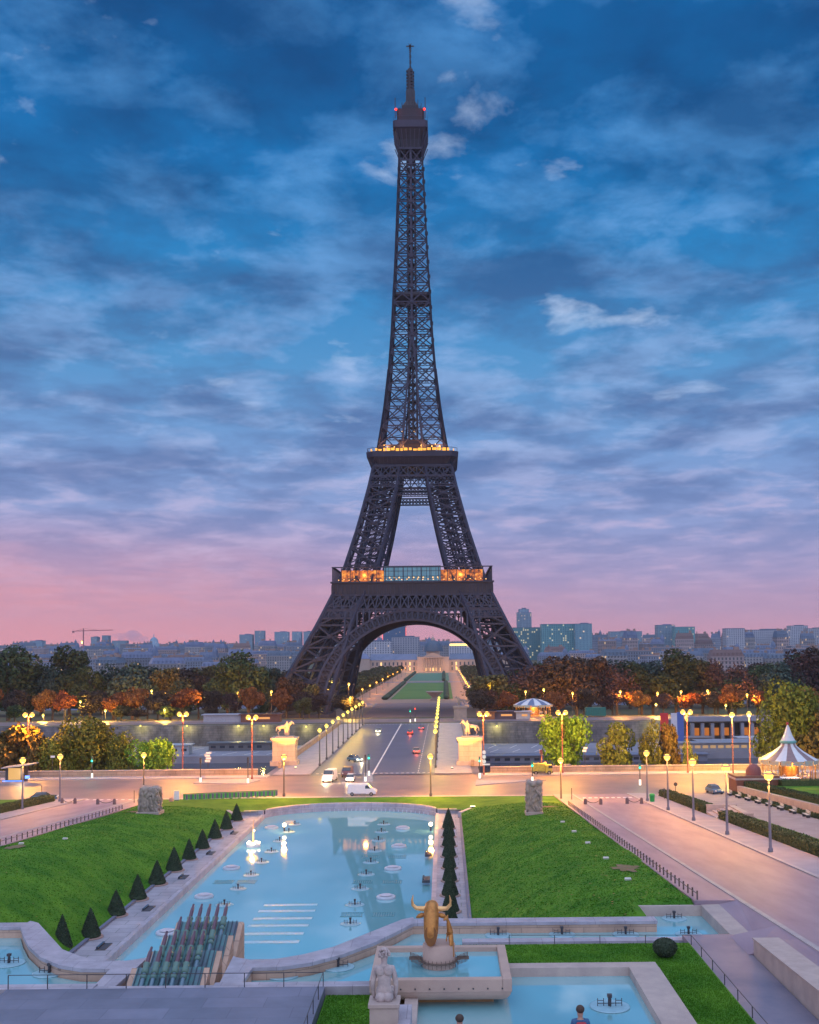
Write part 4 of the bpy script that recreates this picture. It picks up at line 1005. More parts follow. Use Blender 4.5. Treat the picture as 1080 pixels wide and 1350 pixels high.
def horse_nodes(k=1.0, rear=0):
    J = dict(wither=(.55, 0, 1.5, .30), mid=(0, 0, 1.42, .33), rump=(-.65, 0, 1.5, .30), tailb=(-.95, 0, 1.5, .09), tailm=(-1.2, 0, 1.15, .10), taile=(-1.25, 0, .7, .05), neck=(.95, 0, 1.85, .20), poll=(1.2, 0, 2.3, .14), nose=(1.55, 0, 2.0, .09), muz=(1.66, 0, 1.86, .075),
             ear=(1.14, .05, 2.48, .035), crest=(.98, 0, 2.2, .10))
    for s, n in ((1, 'l'), (-1, 'r')):
        J['fs' + n] = (.62, .17 * s, 1.2, .14); J['fk' + n] = (.68 + (.25 if n == 'l' else 0), .18 * s, .78 + (.15 if n == 'l' else 0), .07); J['ff' + n] = (.66 + (.15 if n == 'l' else 0), .18 * s, .32 + (.12 if n == 'l' else 0), .05); J['fh' + n] = (.72 + (.1 if n == 'l' else 0), .18 * s, .06 + (.1 if n == 'l' else 0), .07)
        J['hs' + n] = (-.72, .19 * s, 1.15, .17); J['hk' + n] = (-.55 - (.1 if n == 'l' else 0), .2 * s, .85, .10); J['hh' + n] = (-.90 - (.1 if n == 'l' else 0), .2 * s, .55, .065); J['hf' + n] = (-.82, .2 * s, .2, .05); J['ht' + n] = (-.75, .2 * s, .06, .07)
    names = list(J); idx = {n: i for i, n in enumerate(names)}
    E_ = ['mid-wither', 'mid-rump', 'rump-tailb', 'tailb-tailm', 'tailm-taile', 'wither-neck', 'neck-crest', 'neck-poll', 'poll-nose', 'nose-muz', 'poll-ear']
    E_ = [e for e in E_ if e != 'neck-crest']
    for n in 'lr': E_ += ['wither-fs' + n, 'fs%s-fk%s' % (n, n), 'fk%s-ff%s' % (n, n), 'ff%s-fh%s' % (n, n), 'rump-hs' + n, 'hs%s-hk%s' % (n, n), 'hk%s-hh%s' % (n, n), 'hh%s-hf%s' % (n, n), 'hf%s-ht%s' % (n, n)]
    ed = [tuple(idx[q] for q in e.split('-')) for e in E_]
    keep = sorted({i for e in ed for i in e}); rm = {o_: n_ for n_, o_ in enumerate(keep)}
    return [tuple(v * k for v in J[names[i]]) for i in keep], [(rm[a], rm[b_]) for a, b_ in ed], rm[idx['mid']]
def pedestal_group(loc, flip, mname, lb, m, w=5.0, h=6.2):
    t = thing('pedestal', lb[0], 'pedestal', loc)
    MB().box((0, 0, .55), (w + 1.0, 4.6, 1.1)).build('plinth', m, t, bevel=.06)
    MB().box((0, 0, 3.3), (w, 3.8, 4.4)).build('shaft', wallstone('pedestal_blocks', (.55, .43, .32), (.5, .39, .3), (.3, .22, .17), 2.2, 1.05, .02, .8, .25) if m is M_STONE else m, t)
    MB().box((0, 0, h - .55), (w + .5, 4.2, .35)).box((0, 0, h - .2), (w + .8, 4.5, .38)).build('cornice', m, t, bevel=.05)
    s = thing('horse_statue', lb[1], 'statue', (loc[0], loc[1], loc[2] + h), math.pi if flip else 0)
    MB().box((0, 0, .12), (4.0, 2.2, .24)).build('base', m, s, bevel=.04)
    sg_ = -1 if flip else 1; n_, e_, rt = horse_nodes(1.4); n_ = [(x - .3, y + .4 * sg_, z + .24, r * 1.0) for x, y, z, r in n_]
    skinned('horse', n_, e_, m, s, 2, rt)
    n_, e_ = man_nodes(3.5, 'lead', 1.2); n_ = [(x * 1.0 + .55, y - .55 * sg_, z + .24, r) for x, y, z, r in n_]
    skinned('warrior', n_, e_, m, s, 2, 0)
    b = MB()                                       # cloak hanging from the shoulders and a mane
    for i in range(5): b.tube([(.2 + i * .16, -.75 * sg_ + .12 * sg_, 2.9), (.1 + i * .16, -.3 * sg_, 1.8), (0 + i * .16, -.25 * sg_, .6)], [.09, .13, .1], 6)
    b.build('cloak', m, s)
    b = MB()
    for i in range(9): b.sphere((.5 + i * .1, .4 * sg_, 2.5 + i * .105), .2, 8, 6)
    b.build('mane', m, s)
    return t
pl = g(374, 1010); pr_ = g(619, 1010)
pedestal_group((pl.x, pl.y + 2, 5), False, 0, ('square pale stone pedestal at the near left corner of the bridge', 'warrior leading a horse, lit orange, on the near left bridge pedestal'), M_STONE)
pedestal_group((pr_.x + .2, pr_.y + 2, 5), True, 0, ('square pale stone pedestal at the near right corner of the bridge', 'warrior leading a horse, lit orange, on the near right bridge pedestal'), M_STONE)
p = g(607, 947); pedestal_group((p.x, p.y - 4, 4.2), True, 0, ('grey stone pedestal at the far right corner of the bridge', 'dark unlit horse statue on the far right bridge pedestal'), mat('grey_granite', (.28, .24, .24), .8, c2=(.2, .18, .19), scale=.8), 4.6, 5.4)
for nm, q in (('left', pl), ('right', pr_)):
    t = thing('floodlight', 'small floodlight on the pavement lighting the near %s horse statue' % nm, 'floodlight', (q.x + (3.5 if nm == 'left' else -3.8), q.y - 6, 5))
    MB().box((0, 0, .2), (.5, .35, .4)).build('housing', M_METAL, t); MB().box((0, 0, .42), (.42, .3, .03)).build('lens', G_LAMPW, t)
    l = bpy.data.lights.new('flood_beam', 'SPOT'); l.energy = 42000; l.color = (1, .46, .05); l.spot_size = R(52); l.spot_blend = .5; l.shadow_soft_size = .3
    lo = bpy.data.objects.new('flood_beam', l); col.objects.link(lo); lo.parent = t; lo.location = (0, -3, .8); lo.rotation_euler = Vector((-3.5 if nm == 'left' else 3.8, 9, 10.0)).to_track_quat('-Z', 'Y').to_euler()
# carved stone blocks at the garden corners
def carved(loc, lb, w, h, seed):
    rnd = random.Random(seed); t = thing('carved_block', lb, 'sculpture', loc)
    MB().box((0, 0, .25), (w * 1.12, w * .95, .5)).build('plinth', M_STONE, t, bevel=.05)
    b = MB().box((0, 0, h * .5 + .3), (w * .82, w * .66, h * .94))
    for i in range(150):
        s_ = rnd.randrange(4); u = rnd.uniform(-.5, .5); z = .5 + rnd.random() * (h - .6)
        a = rnd.uniform(.12, .30)
        x, y = ((u * w * .9, -w * .36), (u * w * .9, w * .36), (-w * .44, u * w * .7), (w * .44, u * w * .7))[s_]
        tilt = rnd.uniform(-.6, .6); L_ = rnd.uniform(.3, .9)
        p0 = Vector((x - tilt * L_ * .5 * (1 if s_ < 2 else 0), y - tilt * L_ * .5 * (0 if s_ < 2 else 1), max(.4, z - L_ / 2))); p1 = Vector((x + tilt * L_ * .5 * (1 if s_ < 2 else 0), y + tilt * L_ * .5 * (0 if s_ < 2 else 1), min(h, z + L_ / 2)))
        b.tube([p0, p0.lerp(p1, .5) + Vector((0, rnd.uniform(-.1, .1), 0)), p1], [a * .6, a, a * .6], 7)
    for i in range(22): b.sphere((rnd.uniform(-.4, .4) * w, rnd.uniform(-.3, .3) * w, h + rnd.uniform(-.25, .1)), rnd.uniform(.25, .5), 8, 6)
    b.build('figures', M_SCULPT, t)
p = gs(198, 1071); carved((p.x, p.y, p.z - .3), 'block of entwined stone figures at the far corner of the left lawn', 3.1, 3.9, 1)
p = gs(704, 1071); carved((p.x, p.y, p.z - .3), 'narrow block of carved stone figures at the far corner of the right lawn', 2.25, 4.5, 2)
# seated man seen from behind on a tall pedestal
Yp = 52.0; px_ = gy(507, 1318, Yp)
t = thing('pedestal', 'tall plain white stone pedestal in the bottom foreground under the male nude', 'pedestal', (px_.x, Yp, 11.5))
MB().box((0, 0, (px_.z - 11.5) / 2 - .1), (1.36, 1.25, px_.z - 11.5 - .2)).build('shaft', M_STONE, t); MB().box((0, 0, px_.z - 11.5 - .1), (1.5, 1.4, .2)).build('cap', M_STONE, t, bevel=.03)
MB().box((.95, .4, -.1 + .6), (.6, 3.4, 1.6)).build('side_block', M_COPE, t)
st_ = thing('nude_statue', 'pale stone male nude seen from behind, sitting on the foreground pedestal', 'statue', (px_.x, Yp, px_.z))
sc = 2.45 / (1.78 - .84)
n_, e_ = man_nodes(1.8, 'sit'); n_ = [(x * sc * .86, y * sc * .92, (z - .84) * sc, r * sc * .90) for x, y, z, r in n_]
mst = mat('weathered_marble', (.52, .44, .42), .8, c2=(.32, .28, .28), scale=2.2, bump=.35, bscale=7)
bd = skinned('body', n_, e_, mst, st_, 2, 0)
b = MB()
for i in range(70):
    a = random.random() * math.tau; e = random.uniform(-.1, 1.4); r = .245
    b.sphere((r * math.cos(a) * math.cos(e), .02 + r * 1.05 * math.sin(a) * math.cos(e), 2.10 + r * 1.12 * math.sin(e) * 1.2), .07, 6, 5)
b.build('curly_hair', mst, st_)
for s_ in (-1, 1): MB().sphere((s_ * .17, -.14, .16), .27, 12, 9, 1, 1, .95).build('buttock', mst, bd)
for s_ in (-1, 1): MB().sphere((s_ * .2, -.22, 1.42), .20, 12, 9, 1.1, .55, 1.2).build('shoulder_blade', mst, bd)
# ---------------------------------------------------------------- fountain basin with gilded animals
zr_ = 12.85; t = thing('raised_fountain_basin', 'raised rectangular stone fountain basin with rounded underside in the foreground', 'basin', (-.85 - .05, 61.2, 0))
pb = [gy(487, 1285, 57.9), gy(675, 1285, 57.9)]
xc = (pb[0].x + pb[1].x) / 2; wd = pb[1].x - pb[0].x; t.location = (xc, 61.2, 0); hw_ = wd / 2
b = MB(); prof = [(-hw_, zr_ - .12), (-hw_, zr_), (-hw_ + .5, zr_), (-hw_ + .5, zr_ - .6), (hw_ - .5, zr_ - .6), (hw_ - .5, zr_), (hw_, zr_), (hw_, zr_ - .12)]
for s_ in (-1, 1): b.box((s_ * (hw_ - .25), 0, zr_ - .35), (.5, 6.6, .7))
for s_ in (-1, 1): b.box((0, s_ * 3.08, zr_ - .352), (wd - 1.0, .44, .7))
b.build('rim', mat('basin_stone', (.46, .33, .27), .7, c2=(.38, .27, .23), scale=.6, bump=.15), t, bevel=.04)
b = MB(); nn = 8
for s_ in (0,):
    rings = []
    for i in range(nn + 1):
        a = i / nn * math.pi / 2; d = .8 * (1 - math.cos(a)); z = zr_ - .55 - .75 * math.sin(a); rings.append((hw_ - .02 - d, 3.28 - d, z))
    vs = []
    for rx, ry, z in rings: vs += [(-rx, -ry, z), (rx, -ry, z), (rx, ry, z), (-rx, ry, z)]
    fs = [(i * 4 + j, i * 4 + (j + 1) % 4, (i + 1) * 4 + (j + 1) % 4, (i + 1) * 4 + j) for i in range(nn) for j in range(4)]; fs.append(tuple(range(nn * 4, nn * 4 + 4)))
    b.add(vs, fs)
b.build('bowl', MATS['basin_stone'], t)
MB().box((0, .3, 11.5), (wd - 1.9, 5, .8)).build('foot', mat('ochre_stone', (.5, .27, .10), .8, c2=(.3, .18, .1), scale=1.5), t)
MB().strip([(-hw_ + .3, -3, zr_ - .28), (-hw_ + .3, 3, zr_ - .28)], [(hw_ - .3, -3, zr_ - .28), (hw_ - .3, 3, zr_ - .28)]).build('water', M_POOL, t)
b = MB()
for k in range(9): b.tube([(-hw_ + .9 + k * .78, -3.31, 12.35), (-hw_ + .9 + k * .78, -3.36, 12.35)], .045, 8)
b.build('spouts', M_METAL, t)
dp = gy(579, 1271, 60.9); 
t2 = thing('drum_pedestal', 'round stone drum standing in the raised fountain basin', 'pedestal', (dp.x, 61.3, zr_ - .3))
MB().lathe([(.92, 0), (.92, 1.25), (.86, 1.3), (.86, 1.32)], n=40).build('drum', M_WALLP if False else MATS['basin_stone'], t2); 
b = MB()
for k in range(26):
    a = k / 26 * math.tau; p = Vector((1.05 * math.cos(a), 1.05 * math.sin(a), 0)); b.bar(p + Vector((0, 0, .1)), p + Vector((0, 0, .55)), .035); b.bar(p + Vector((0, 0, .35)), p * 1.18 + Vector((0, 0, .35)), .03)
for s_ in (-1, 1):
    for k in range(7): b.bar((s_ * (1.1 + k * .08), -.4 + k * .1, .2), (s_ * (1.15 + k * .08), -.4 + k * .1, .75), .04); b.bar((s_ * 1.0, -.4 + k * .1, .5), (s_ * 1.7, -.4 + k * .1, .5), .03)
b.lathe([(1.05, .33), (1.08, .36), (1.05, .39)], n=32); b.build('jet_ring', mat('bronze_pipe', (.13, .09, .07), .5), t2)
zt_ = zr_ - .3 + 1.32
bull = thing('bull_sculpture', 'gilded bull head with wide curved horns on the round drum', 'sculpture', (dp.x - .42, 61.2, zt_), R(-4)); bull.scale = (.92, .92, .95)
b = MB(); secs = [(-.62, .05, .42, .26, 0), (-.56, .35, .45, .40, .0), (-.35, .95, .50, .52, 0), (-.12, 1.5, .50, .52, 0), (.10, 1.95, .44, .44, 0), (.35, 2.2, .40, .3, 0), (.7, 2.22, .3, .22, 0)]
n = 20; vs = []
tilt = Vector((0, .32, .95))
sec2 = [((0, -.40, .02), .10, .12), ((0, -.43, .10), .28, .26), ((0, -.42, .55), .41, .42), ((0, -.28, 1.0), .46, .48), ((0, -.08, 1.5), .47, .50), ((0, .12, 1.9), .46, .46), ((0, .38, 2.14), .42, .34), ((0, .75, 2.10), .34, .30), ((0, 1.15, 1.75), .25, .24), ((0, 1.4, 1.45), .21, .2), ((0, 1.48, 1.35), .05, .05)]
dirs = []
for i, (c, rx, ry) in enumerate(sec2):
    a = Vector(sec2[max(0, i - 1)][0]); q = Vector(sec2[min(len(sec2) - 1, i + 1)][0]); d = (q - a).normalized(); u = Vector((1, 0, 0)); v = d.cross(u).normalized()
    for k in range(n):
        th = k * math.tau / n; vs.append(Vector(c) + u * rx * math.cos(th) + v * ry * math.sin(th))
b.add(vs, [(i * n + k, i * n + (k + 1) % n, (i + 1) * n + (k + 1) % n, (i + 1) * n + k) for i in range(len(sec2) - 1) for k in range(n)], True)
b.add(vs[:n], [tuple(range(n))]); b.build('head', M_GOLD, bull)
# cut neck face turned to the viewer
cutm = mat('dark_gilt', (.22, .085, .015), .6, c2=(.16, .06, .012), scale=3, metal=.1)
b = MB(); vs = []; n = 28
for k in range(n):
    th = k * math.tau / n; rx = .40; z = .62 + .60 * math.sin(th); rx *= 1 - .18 * (math.sin(th) < 0) * abs(math.sin(th)); vs.append(Vector((rx * math.cos(th), -.86 + .26 * (z - .02) * .6, z)))
back = [v + Vector((0, .52, .06)) for v in vs]
b.add(vs, [tuple(range(n))]); ne = b.build('neck_cut', cutm, bull)
b = MB(); b.add(vs + back, [(k, (k + 1) % n, n + (k + 1) % n, n + k) for k in range(n)], True); b.build('neck', M_GOLD, bull)
for s_ in (-1, 1):
    MB().tube([(s_ * .25, .2, 2.0), (s_ * .6, .22, 1.98), (s_ * .95, .2, 2.02), (s_ * 1.17, .16, 2.22), (s_ * 1.2, .12, 2.5), (s_ * 1.13, .1, 2.82)], [.16, .155, .13, .10, .07, .015], 12).build('horn', mat('pale_gilt', (.80, .50, .22), .35, c2=(.7, .38, .14), scale=3, metal=.5), bull)
    MB().tube([(s_ * .38, .15, 1.66), (s_ * .6, .12, 1.62), (s_ * .8, .12, 1.55), (s_ * .96, .14, 1.46)], [.08, .15, .13, .03], 10).build('ear', M_GOLD, bull)
deer = thing('fawn_sculpture', 'small gilded fawn standing against the bull head on the round drum', 'sculpture', (dp.x + .58, 61.0, zt_ - .75), R(0))
nn_ = [(0, 0, 1.75, .15), (.05, .1, 1.45, .17), (.1, .2, 1.15, .16), (.12, -.05, 1.05, .14), (-.05, -.02, 2.05, .09), (-.14, -.06, 2.2, .08), (-.32, -.2, 2.12, .05), (.08, -.25, .75, .07), (.1, -.22, .4, .045), (.1, -.25, .05, .04), (.2, -.15, .72, .07), (.24, -.1, .4, .045), (.25, -.12, .05, .04), (-.1, .2, 1.2, .05), (-.16, .1, .85, .035), (-.05, .02, 2.38, .03)]
ed_ = [(0, 1), (1, 2), (1, 3), (0, 4), (4, 5), (5, 6), (3, 7), (7, 8), (8, 9), (3, 10), (10, 11), (11, 12), (1, 13), (13, 14), (5, 15)]
skinned('body', nn_, ed_, M_GOLD, deer, 2, 1)
# ---------------------------------------------------------------- water cannons
t = thing('cannon_block', 'stepped verdigris and pink stone block that carries the water cannons', 'fountain base', (0, 0, 0))
RY = [63.2, 66.7, 70.3, 73.8]
b = MB()
for i, y in enumerate(RY):
    for j in range(6):
        x = AX - .6 - 1.72 + j * .58
for i, y in enumerate(RY):
    xr = -18.15 + 5 * .6 + .6
    prof = [(y - 2.6, 9.6), (y + 1.1, 11.75), (y + 1.1, 9.0), (y - 2.6, 9.0)]
    b.ext([(u, z) for u, z in prof], -18.5, -14.55, 'x') 
b.build('stepped_roof', M_VERD, t)
b = MB()
for i, y in enumerate(RY):
    for k in range(14):
        x = -18.4 + k * .29; b.bar((x, y - 2.5, 9.72), (x, y + 1.05, 11.8), .05)
b.build('roof_ribs', mat('slate_ridge', (.04, .07, .10), .6), t)
b = MB()
for i, y in enumerate(RY):
    b.ext([(y - 2.6, 9.5), (y + 1.18, 11.7), (y + 1.18, 2.5), (y - 2.6, 2.5)], -14.54, -14.2, 'x'); b.ext([(y - 2.6, 9.5), (y + 1.18, 11.7), (y + 1.18, 2.5), (y - 2.6, 2.5)], -18.86, -18.51, 'x')
MB_ = b; b.build('side_wall', M_WALLP, t)
MB().box((-16.53, 75.2, 7), (4.6, .5, 9)).build('end_wall', M_WALLP, t)
cn = thing('water_cannon', 'x', 'water cannon')
MB().tube([(0, -2.3, -1.75), (0, -.1, -.08)], .125, 10).build('feed_pipe', M_TUBE, cn)
hd = MB().tube([(0, -.32, -.26), (0, -.28, -.24), (0, -.05, -.04), (0, -.02, -.02), (0, .2, .14), (0, .24, .17)], [.16, .21, .21, .17, .21, .21], 14).build('collar', M_VERD2, cn)
MB().tube([(0, -.62, -.45), (0, -.58, -.43), (0, -.42, -.32), (0, -.4, -.3)], [.13, .19, .19, .13], 14).build('lower_collar', M_VERD2, hd)
MB().tube([(0, .2, .14), (0, .75, .52), (0, .95, .65), (0, 1.0, .7), (0, 1.22, .86), (0, 1.24, .87)], [.13, .125, .12, .085, .075, .03], 12).build('barrel', M_PURP, cn)
k = 0
for i, y in enumerate(RY):
    for j in range(5):
        x = -17.7 + j * .585; lb = 'water cannon with purple barrel, row %s from the front, %s from the left' % (('one', 'two', 'three', 'four')[i], ORD[j])
        if k == 0: cn.location = (x, y, 12.05); cn['label'] = lb; cn['group'] = 'water cannons on the stepped block'
        else: dup(cn, (x, y, 12.05), None, lb, 'water cannons on the stepped block')
        k += 1
# ---------------------------------------------------------------- nozzles and discs
def nozzle(h=.8, disc=1.5):
    t = thing('fountain_nozzle', 'x', 'fountain nozzle')
    MB().lathe([(disc, .0), (disc, .04), (disc * .95, .06)], n=32).build('disc', mat('white_disc', (.27, .47, .55), .4), t)
    b = MB().tube([(0, 0, 0), (0, 0, h)], .13, 8).box((0, 0, h), (.34, .34, .22))
    for s_ in (-1, 1):
        b.bar((0, 0, .25), (s_ * .9, 0, .25), .05)
        for x in (.45, .9): b.bar((s_ * x, 0, .05), (s_ * x, 0, .62), .05)
        b.bar((s_ * .45, 0, .45), (s_ * .9, 0, .45), .04); b.bar((0, s_ * .3, .1), (0, s_ * .3, .5), .05)
    b.build('pipework', mat('nozzle_metal', (.045, .04, .05), .5), t); return t
nz0 = nozzle()
def nlist(items, zs, sc, lbf, grp, first=[True]):
    for i, (x, y) in enumerate(items):
        z = zs; p = g(x, y, z + .01); lb = lbf(i)
        if first[0]: nz0.location = p; nz0['label'] = lb; nz0['group'] = grp; nz0.scale = (sc,) * 3; first[0] = False
        else: dup(nz0, p, None, lb, grp, sc)

nlist([(462, 1218), (468, 1193), (475, 1172), (483, 1153), (489, 1137), (494, 1122), (499, 1108), (503, 1097), (506, 1087)], ZW, .68, lambda i: 'dark nozzle on a pale disc, %s nearest in the right line of the long basin' % ORD[i], 'nozzles in the long basin')
nlist([(296, 1193), (314, 1172), (331, 1154), (345, 1137), (358, 1123), (369, 1109), (381, 1097), (389, 1087)], ZW, .64, lambda i: 'dark nozzle on a pale disc, %s nearest in the left line of the long basin' % ORD[i], 'nozzles in the long basin')
nlist([(657, 1233), (741, 1232), (825, 1232), (908, 1232), (889, 1211)], 10.43, .62, lambda i: ('small nozzle disc in the right strip pool, %s from the left along the front' % ORD[i]) if i < 4 else 'small nozzle standing in the back bay of the right strip pool', 'nozzles in the strip pools')
nlist([(373, 1286), (446, 1275)], 10.43, .68, lambda i: ('nozzle disc in the side pool closest to the cannon block', 'nozzle disc in the side pool beside the raised basin')[i], 'nozzles in the side pools')
nlist([(12, 1270), (65, 1283)], 10.43, .68, lambda i: ('nozzle disc at the far left edge in the left side pool', 'nozzle disc in the left side pool nearer the curved wall end')[i], 'nozzles in the side pools')
nlist([(804, 1327)], 11.31, .72, lambda i: 'single nozzle disc in the square lower right pool', 'nozzles in the lower pool')
# raised white oval islands
isl = thing('white_plinth', 'x', 'plinth'); MB().lathe([(1.0, 0), (1.04, .06), (1.04, .2), (.96, .27)], n=32).build('drum', mat('white_enamel', (.5, .54, .62), .5), isl)
MB().lathe([(.7, .34), (.66, .38)], n=24).build('lid', mat('grey_enamel', (.5, .5, .58), .6), isl)
pts = [(509, 1184), (518, 1146), (526, 1116.5), (531, 1092.5), (358, 1092), (305, 1145.5), (269, 1183), (220, 1231)]
series(isl, [g(x, y, ZW) for x, y in pts], lambda i: ('round white plinth rising from the basin, %s nearest on the right side' % ORD[i]) if i < 4 else ('round white plinth rising from the basin, %s farthest on the left side' % ORD[i - 4]), 'white plinths in the long basin')
# submerged steps and grates
t = None
for i, (xa, xb, y) in enumerate([(348, 418, 1193.5), (341, 415, 1201.5), (334, 411, 1211.5), (327, 406, 1221), (319, 400, 1231.5), (313, 394, 1242.5)]):
    a, b2 = g(xa, y, ZW), g(xb, y, ZW); o = MB().box(((a.x + b2.x) / 2, a.y, ZW + .0), (b2.x - a.x, .75, .06)).build('shallow_step', mat('step_white', (.34, .55, .64), .35), None); tag(o, 'pale submerged step bar in the long basin, %s from the far end' % ORD[i], 'step', 'submerged step bars')
gr = None
for i, (x, y) in enumerate([(506, 1206), (464, 1206), (517, 1163), (478, 1163), (489, 1130), (524, 1130), (325, 1163), (295, 1163)]):
    p = g(x, y, ZW); lb = 'dark square grate just under the basin surface, %s' % ('near right', 'near left of the right line', 'second row on the right', 'second row beside the nozzle line', 'third row beside the nozzle line', 'third row on the right', 'left side beside the nozzle line', 'left side toward the terrace')[i]
    if gr is None:
        b = MB()
        for k in range(9): b.box((-1.0 + k * .25, 0, .02), (.1, 1.5, .04))
        for k in (-1, 1): b.box((0, k * .8, .02), (2.3, .1, .04))
        gr = b.build('floor_grate', mat('grate_teal', (.08, .26, .30), .4)); gr.location = p; tag(gr, lb, 'grate', 'grates in the long basin')
    else: o = gr.copy(); col.objects.link(o); o.location = p; o['label'] = lb
# edge light boxes
lbx = thing('light_box', 'x', 'light box'); MB().box((0, 0, .3), (.9, 2.2, .3)).build('housing', M_METAL, lbx, bevel=.03); MB().box((-.3, 0, .5), (.2, 1.9, .25)).build('lens', M_GLASS, lbx)
pts = [(565, 1129, 'second from the near end on the right basin edge'), (562, 1163, 'nearest on the right basin edge'), (137, 1254, 'nearest on the left basin edge'), (196, 1203, 'second from the near end on the left basin edge'), (242, 1161, 'third from the near end on the left basin edge'), (278, 1129, 'fourth from the near end on the left basin edge'), (309, 1102, 'farthest on the left basin edge')]
series(lbx, [g(x, y, 3.6) for x, y, _ in pts], lambda i: 'low dark light box, ' + pts[i][2], 'light boxes at the basin edge')
# lit floodlights in the basin
fl = thing('basin_light', 'x', 'basin light'); MB().lathe([(1.0, 0), (1.0, .2), (.6, .5), (.55, .6)], n=20).build('base', MATS['white_enamel'], fl)
MB().tube([(0, 0, .5), (0, 0, 3.6)], [.16, .05], 8).build('mast', mat('lit_mast', (.6, .4, .25), .5), fl)
b = MB(); 
for k in range(5): b.sphere((math.cos(k * 1.256) * .8, math.sin(k * 1.256) * .8, .55), .17, 8, 6)
b.sphere((.1, 0, 2.2), .14, 8, 6)
b.build('bulbs', G_LAMPW, fl); lamp_light(fl, (0, -.9, 1.6), 200, (1, .6, .25), .3)
fl.location = g(334, 1116, ZW); fl['label'] = 'small lit mast on a round white base near the left side of the basin'
for x, y, lb in ((375, 1096, 'bright starry light standing near the far left of the basin'), (568, 1095, 'bright light at the far right corner of the basin')):
    t = thing('basin_light', lb, 'basin light', g(x, y, ZW)); MB().tube([(0, 0, 0), (0, 0, .7)], .12).build('stem', M_METAL, t); MB().sphere((0, 0, .95), .3).build('globe', G_LAMPW, t); lamp_light(t, (0, -.7, 1.6), 220, (1, .6, .25), .3)
t = thing('jet_row', 'row of tiny white nozzles along the far rim of the basin', 'nozzles', (0, 0, 0))
for k in range(24):
    x = AX - 4 + k * .72; y = arc_end(x) - .4
    if k == 0: jm = MB().tube([(0, 0, 0), (0, 0, .35)], .07, 6).mesh('nozzle', MATS['white_enamel'])
    o = bpy.data.objects.new('nozzle', jm); col.objects.link(o); o.parent = t; o.location = (x, y, ZW)
for x, y, lb in ((690, 1070, 'right'), (262, 1070, 'left')):
    pass
t = thing('spotlight', 'small bright spotlight on the stone return wall of the right lawn', 'spotlight', (AX + 19.8, 171.5, 5.05)); MB().box((0, 0, .1), (.5, .3, .25)).build('housing', M_METAL, t); MB().box((0, 0, .25), (.8, .25, .05)).build('lens', G_LAMPW, t); lamp_light(t, (0, -.3, 1.0), 160, (1, .5, .12), .2)
# low fences of the side lawns
def lowfence(xf, y0, y1, lb):
    t = thing('low_fence', lb, 'fence', (0, 0, 0)); b = MB()
    b.bar((xf, y0, zr(y0) + .5), (xf, y1, zr(y1) + .5), .05); b.build('rail', M_METAL, t); pm = MB().bar((0, 0, -.1), (0, 0, .72), .1).mesh('post', mat('fence_post', (.13, .09, .09), .7))
    y = y0
    while y < y1:
        o = bpy.data.objects.new('post', pm); col.objects.link(o); o.parent = t; o.location = (xf, y, zr(y)); y += 1.55
lowfence(AX + 34.4, 81, 165, 'low dark post fence between the right lawn and the avenue')
lowfence(AX - 34.4, 81, 165, 'low dark post fence between the left lawn and the avenue')
# small uplight boxes scattered on the lawns
sl = thing('lawn_light', 'x', 'lawn light'); MB().box((0, 0, .1), (.55, .3, .18), rx=.2).build('housing', mat('pale_box', (.6, .58, .55), .6), sl, bevel=.03)
pts = [(742, 1084), (757, 1097), (775, 1112), (799, 1133), (828, 1160), (86, 1106), (28, 1113)]
series(sl, [Vector((gs(x, y).x, gs(x, y).y, lawn_z(gs(x, y).x, gs(x, y).y))) for x, y in pts], lambda i: ('small pale light box on the right lawn, %s from the far end' % ORD[i]) if i < 5 else 'small pale light box on the left lawn, %s from the sculpture' % ORD[i - 5], 'light boxes on the lawns')
HAZE = .00006
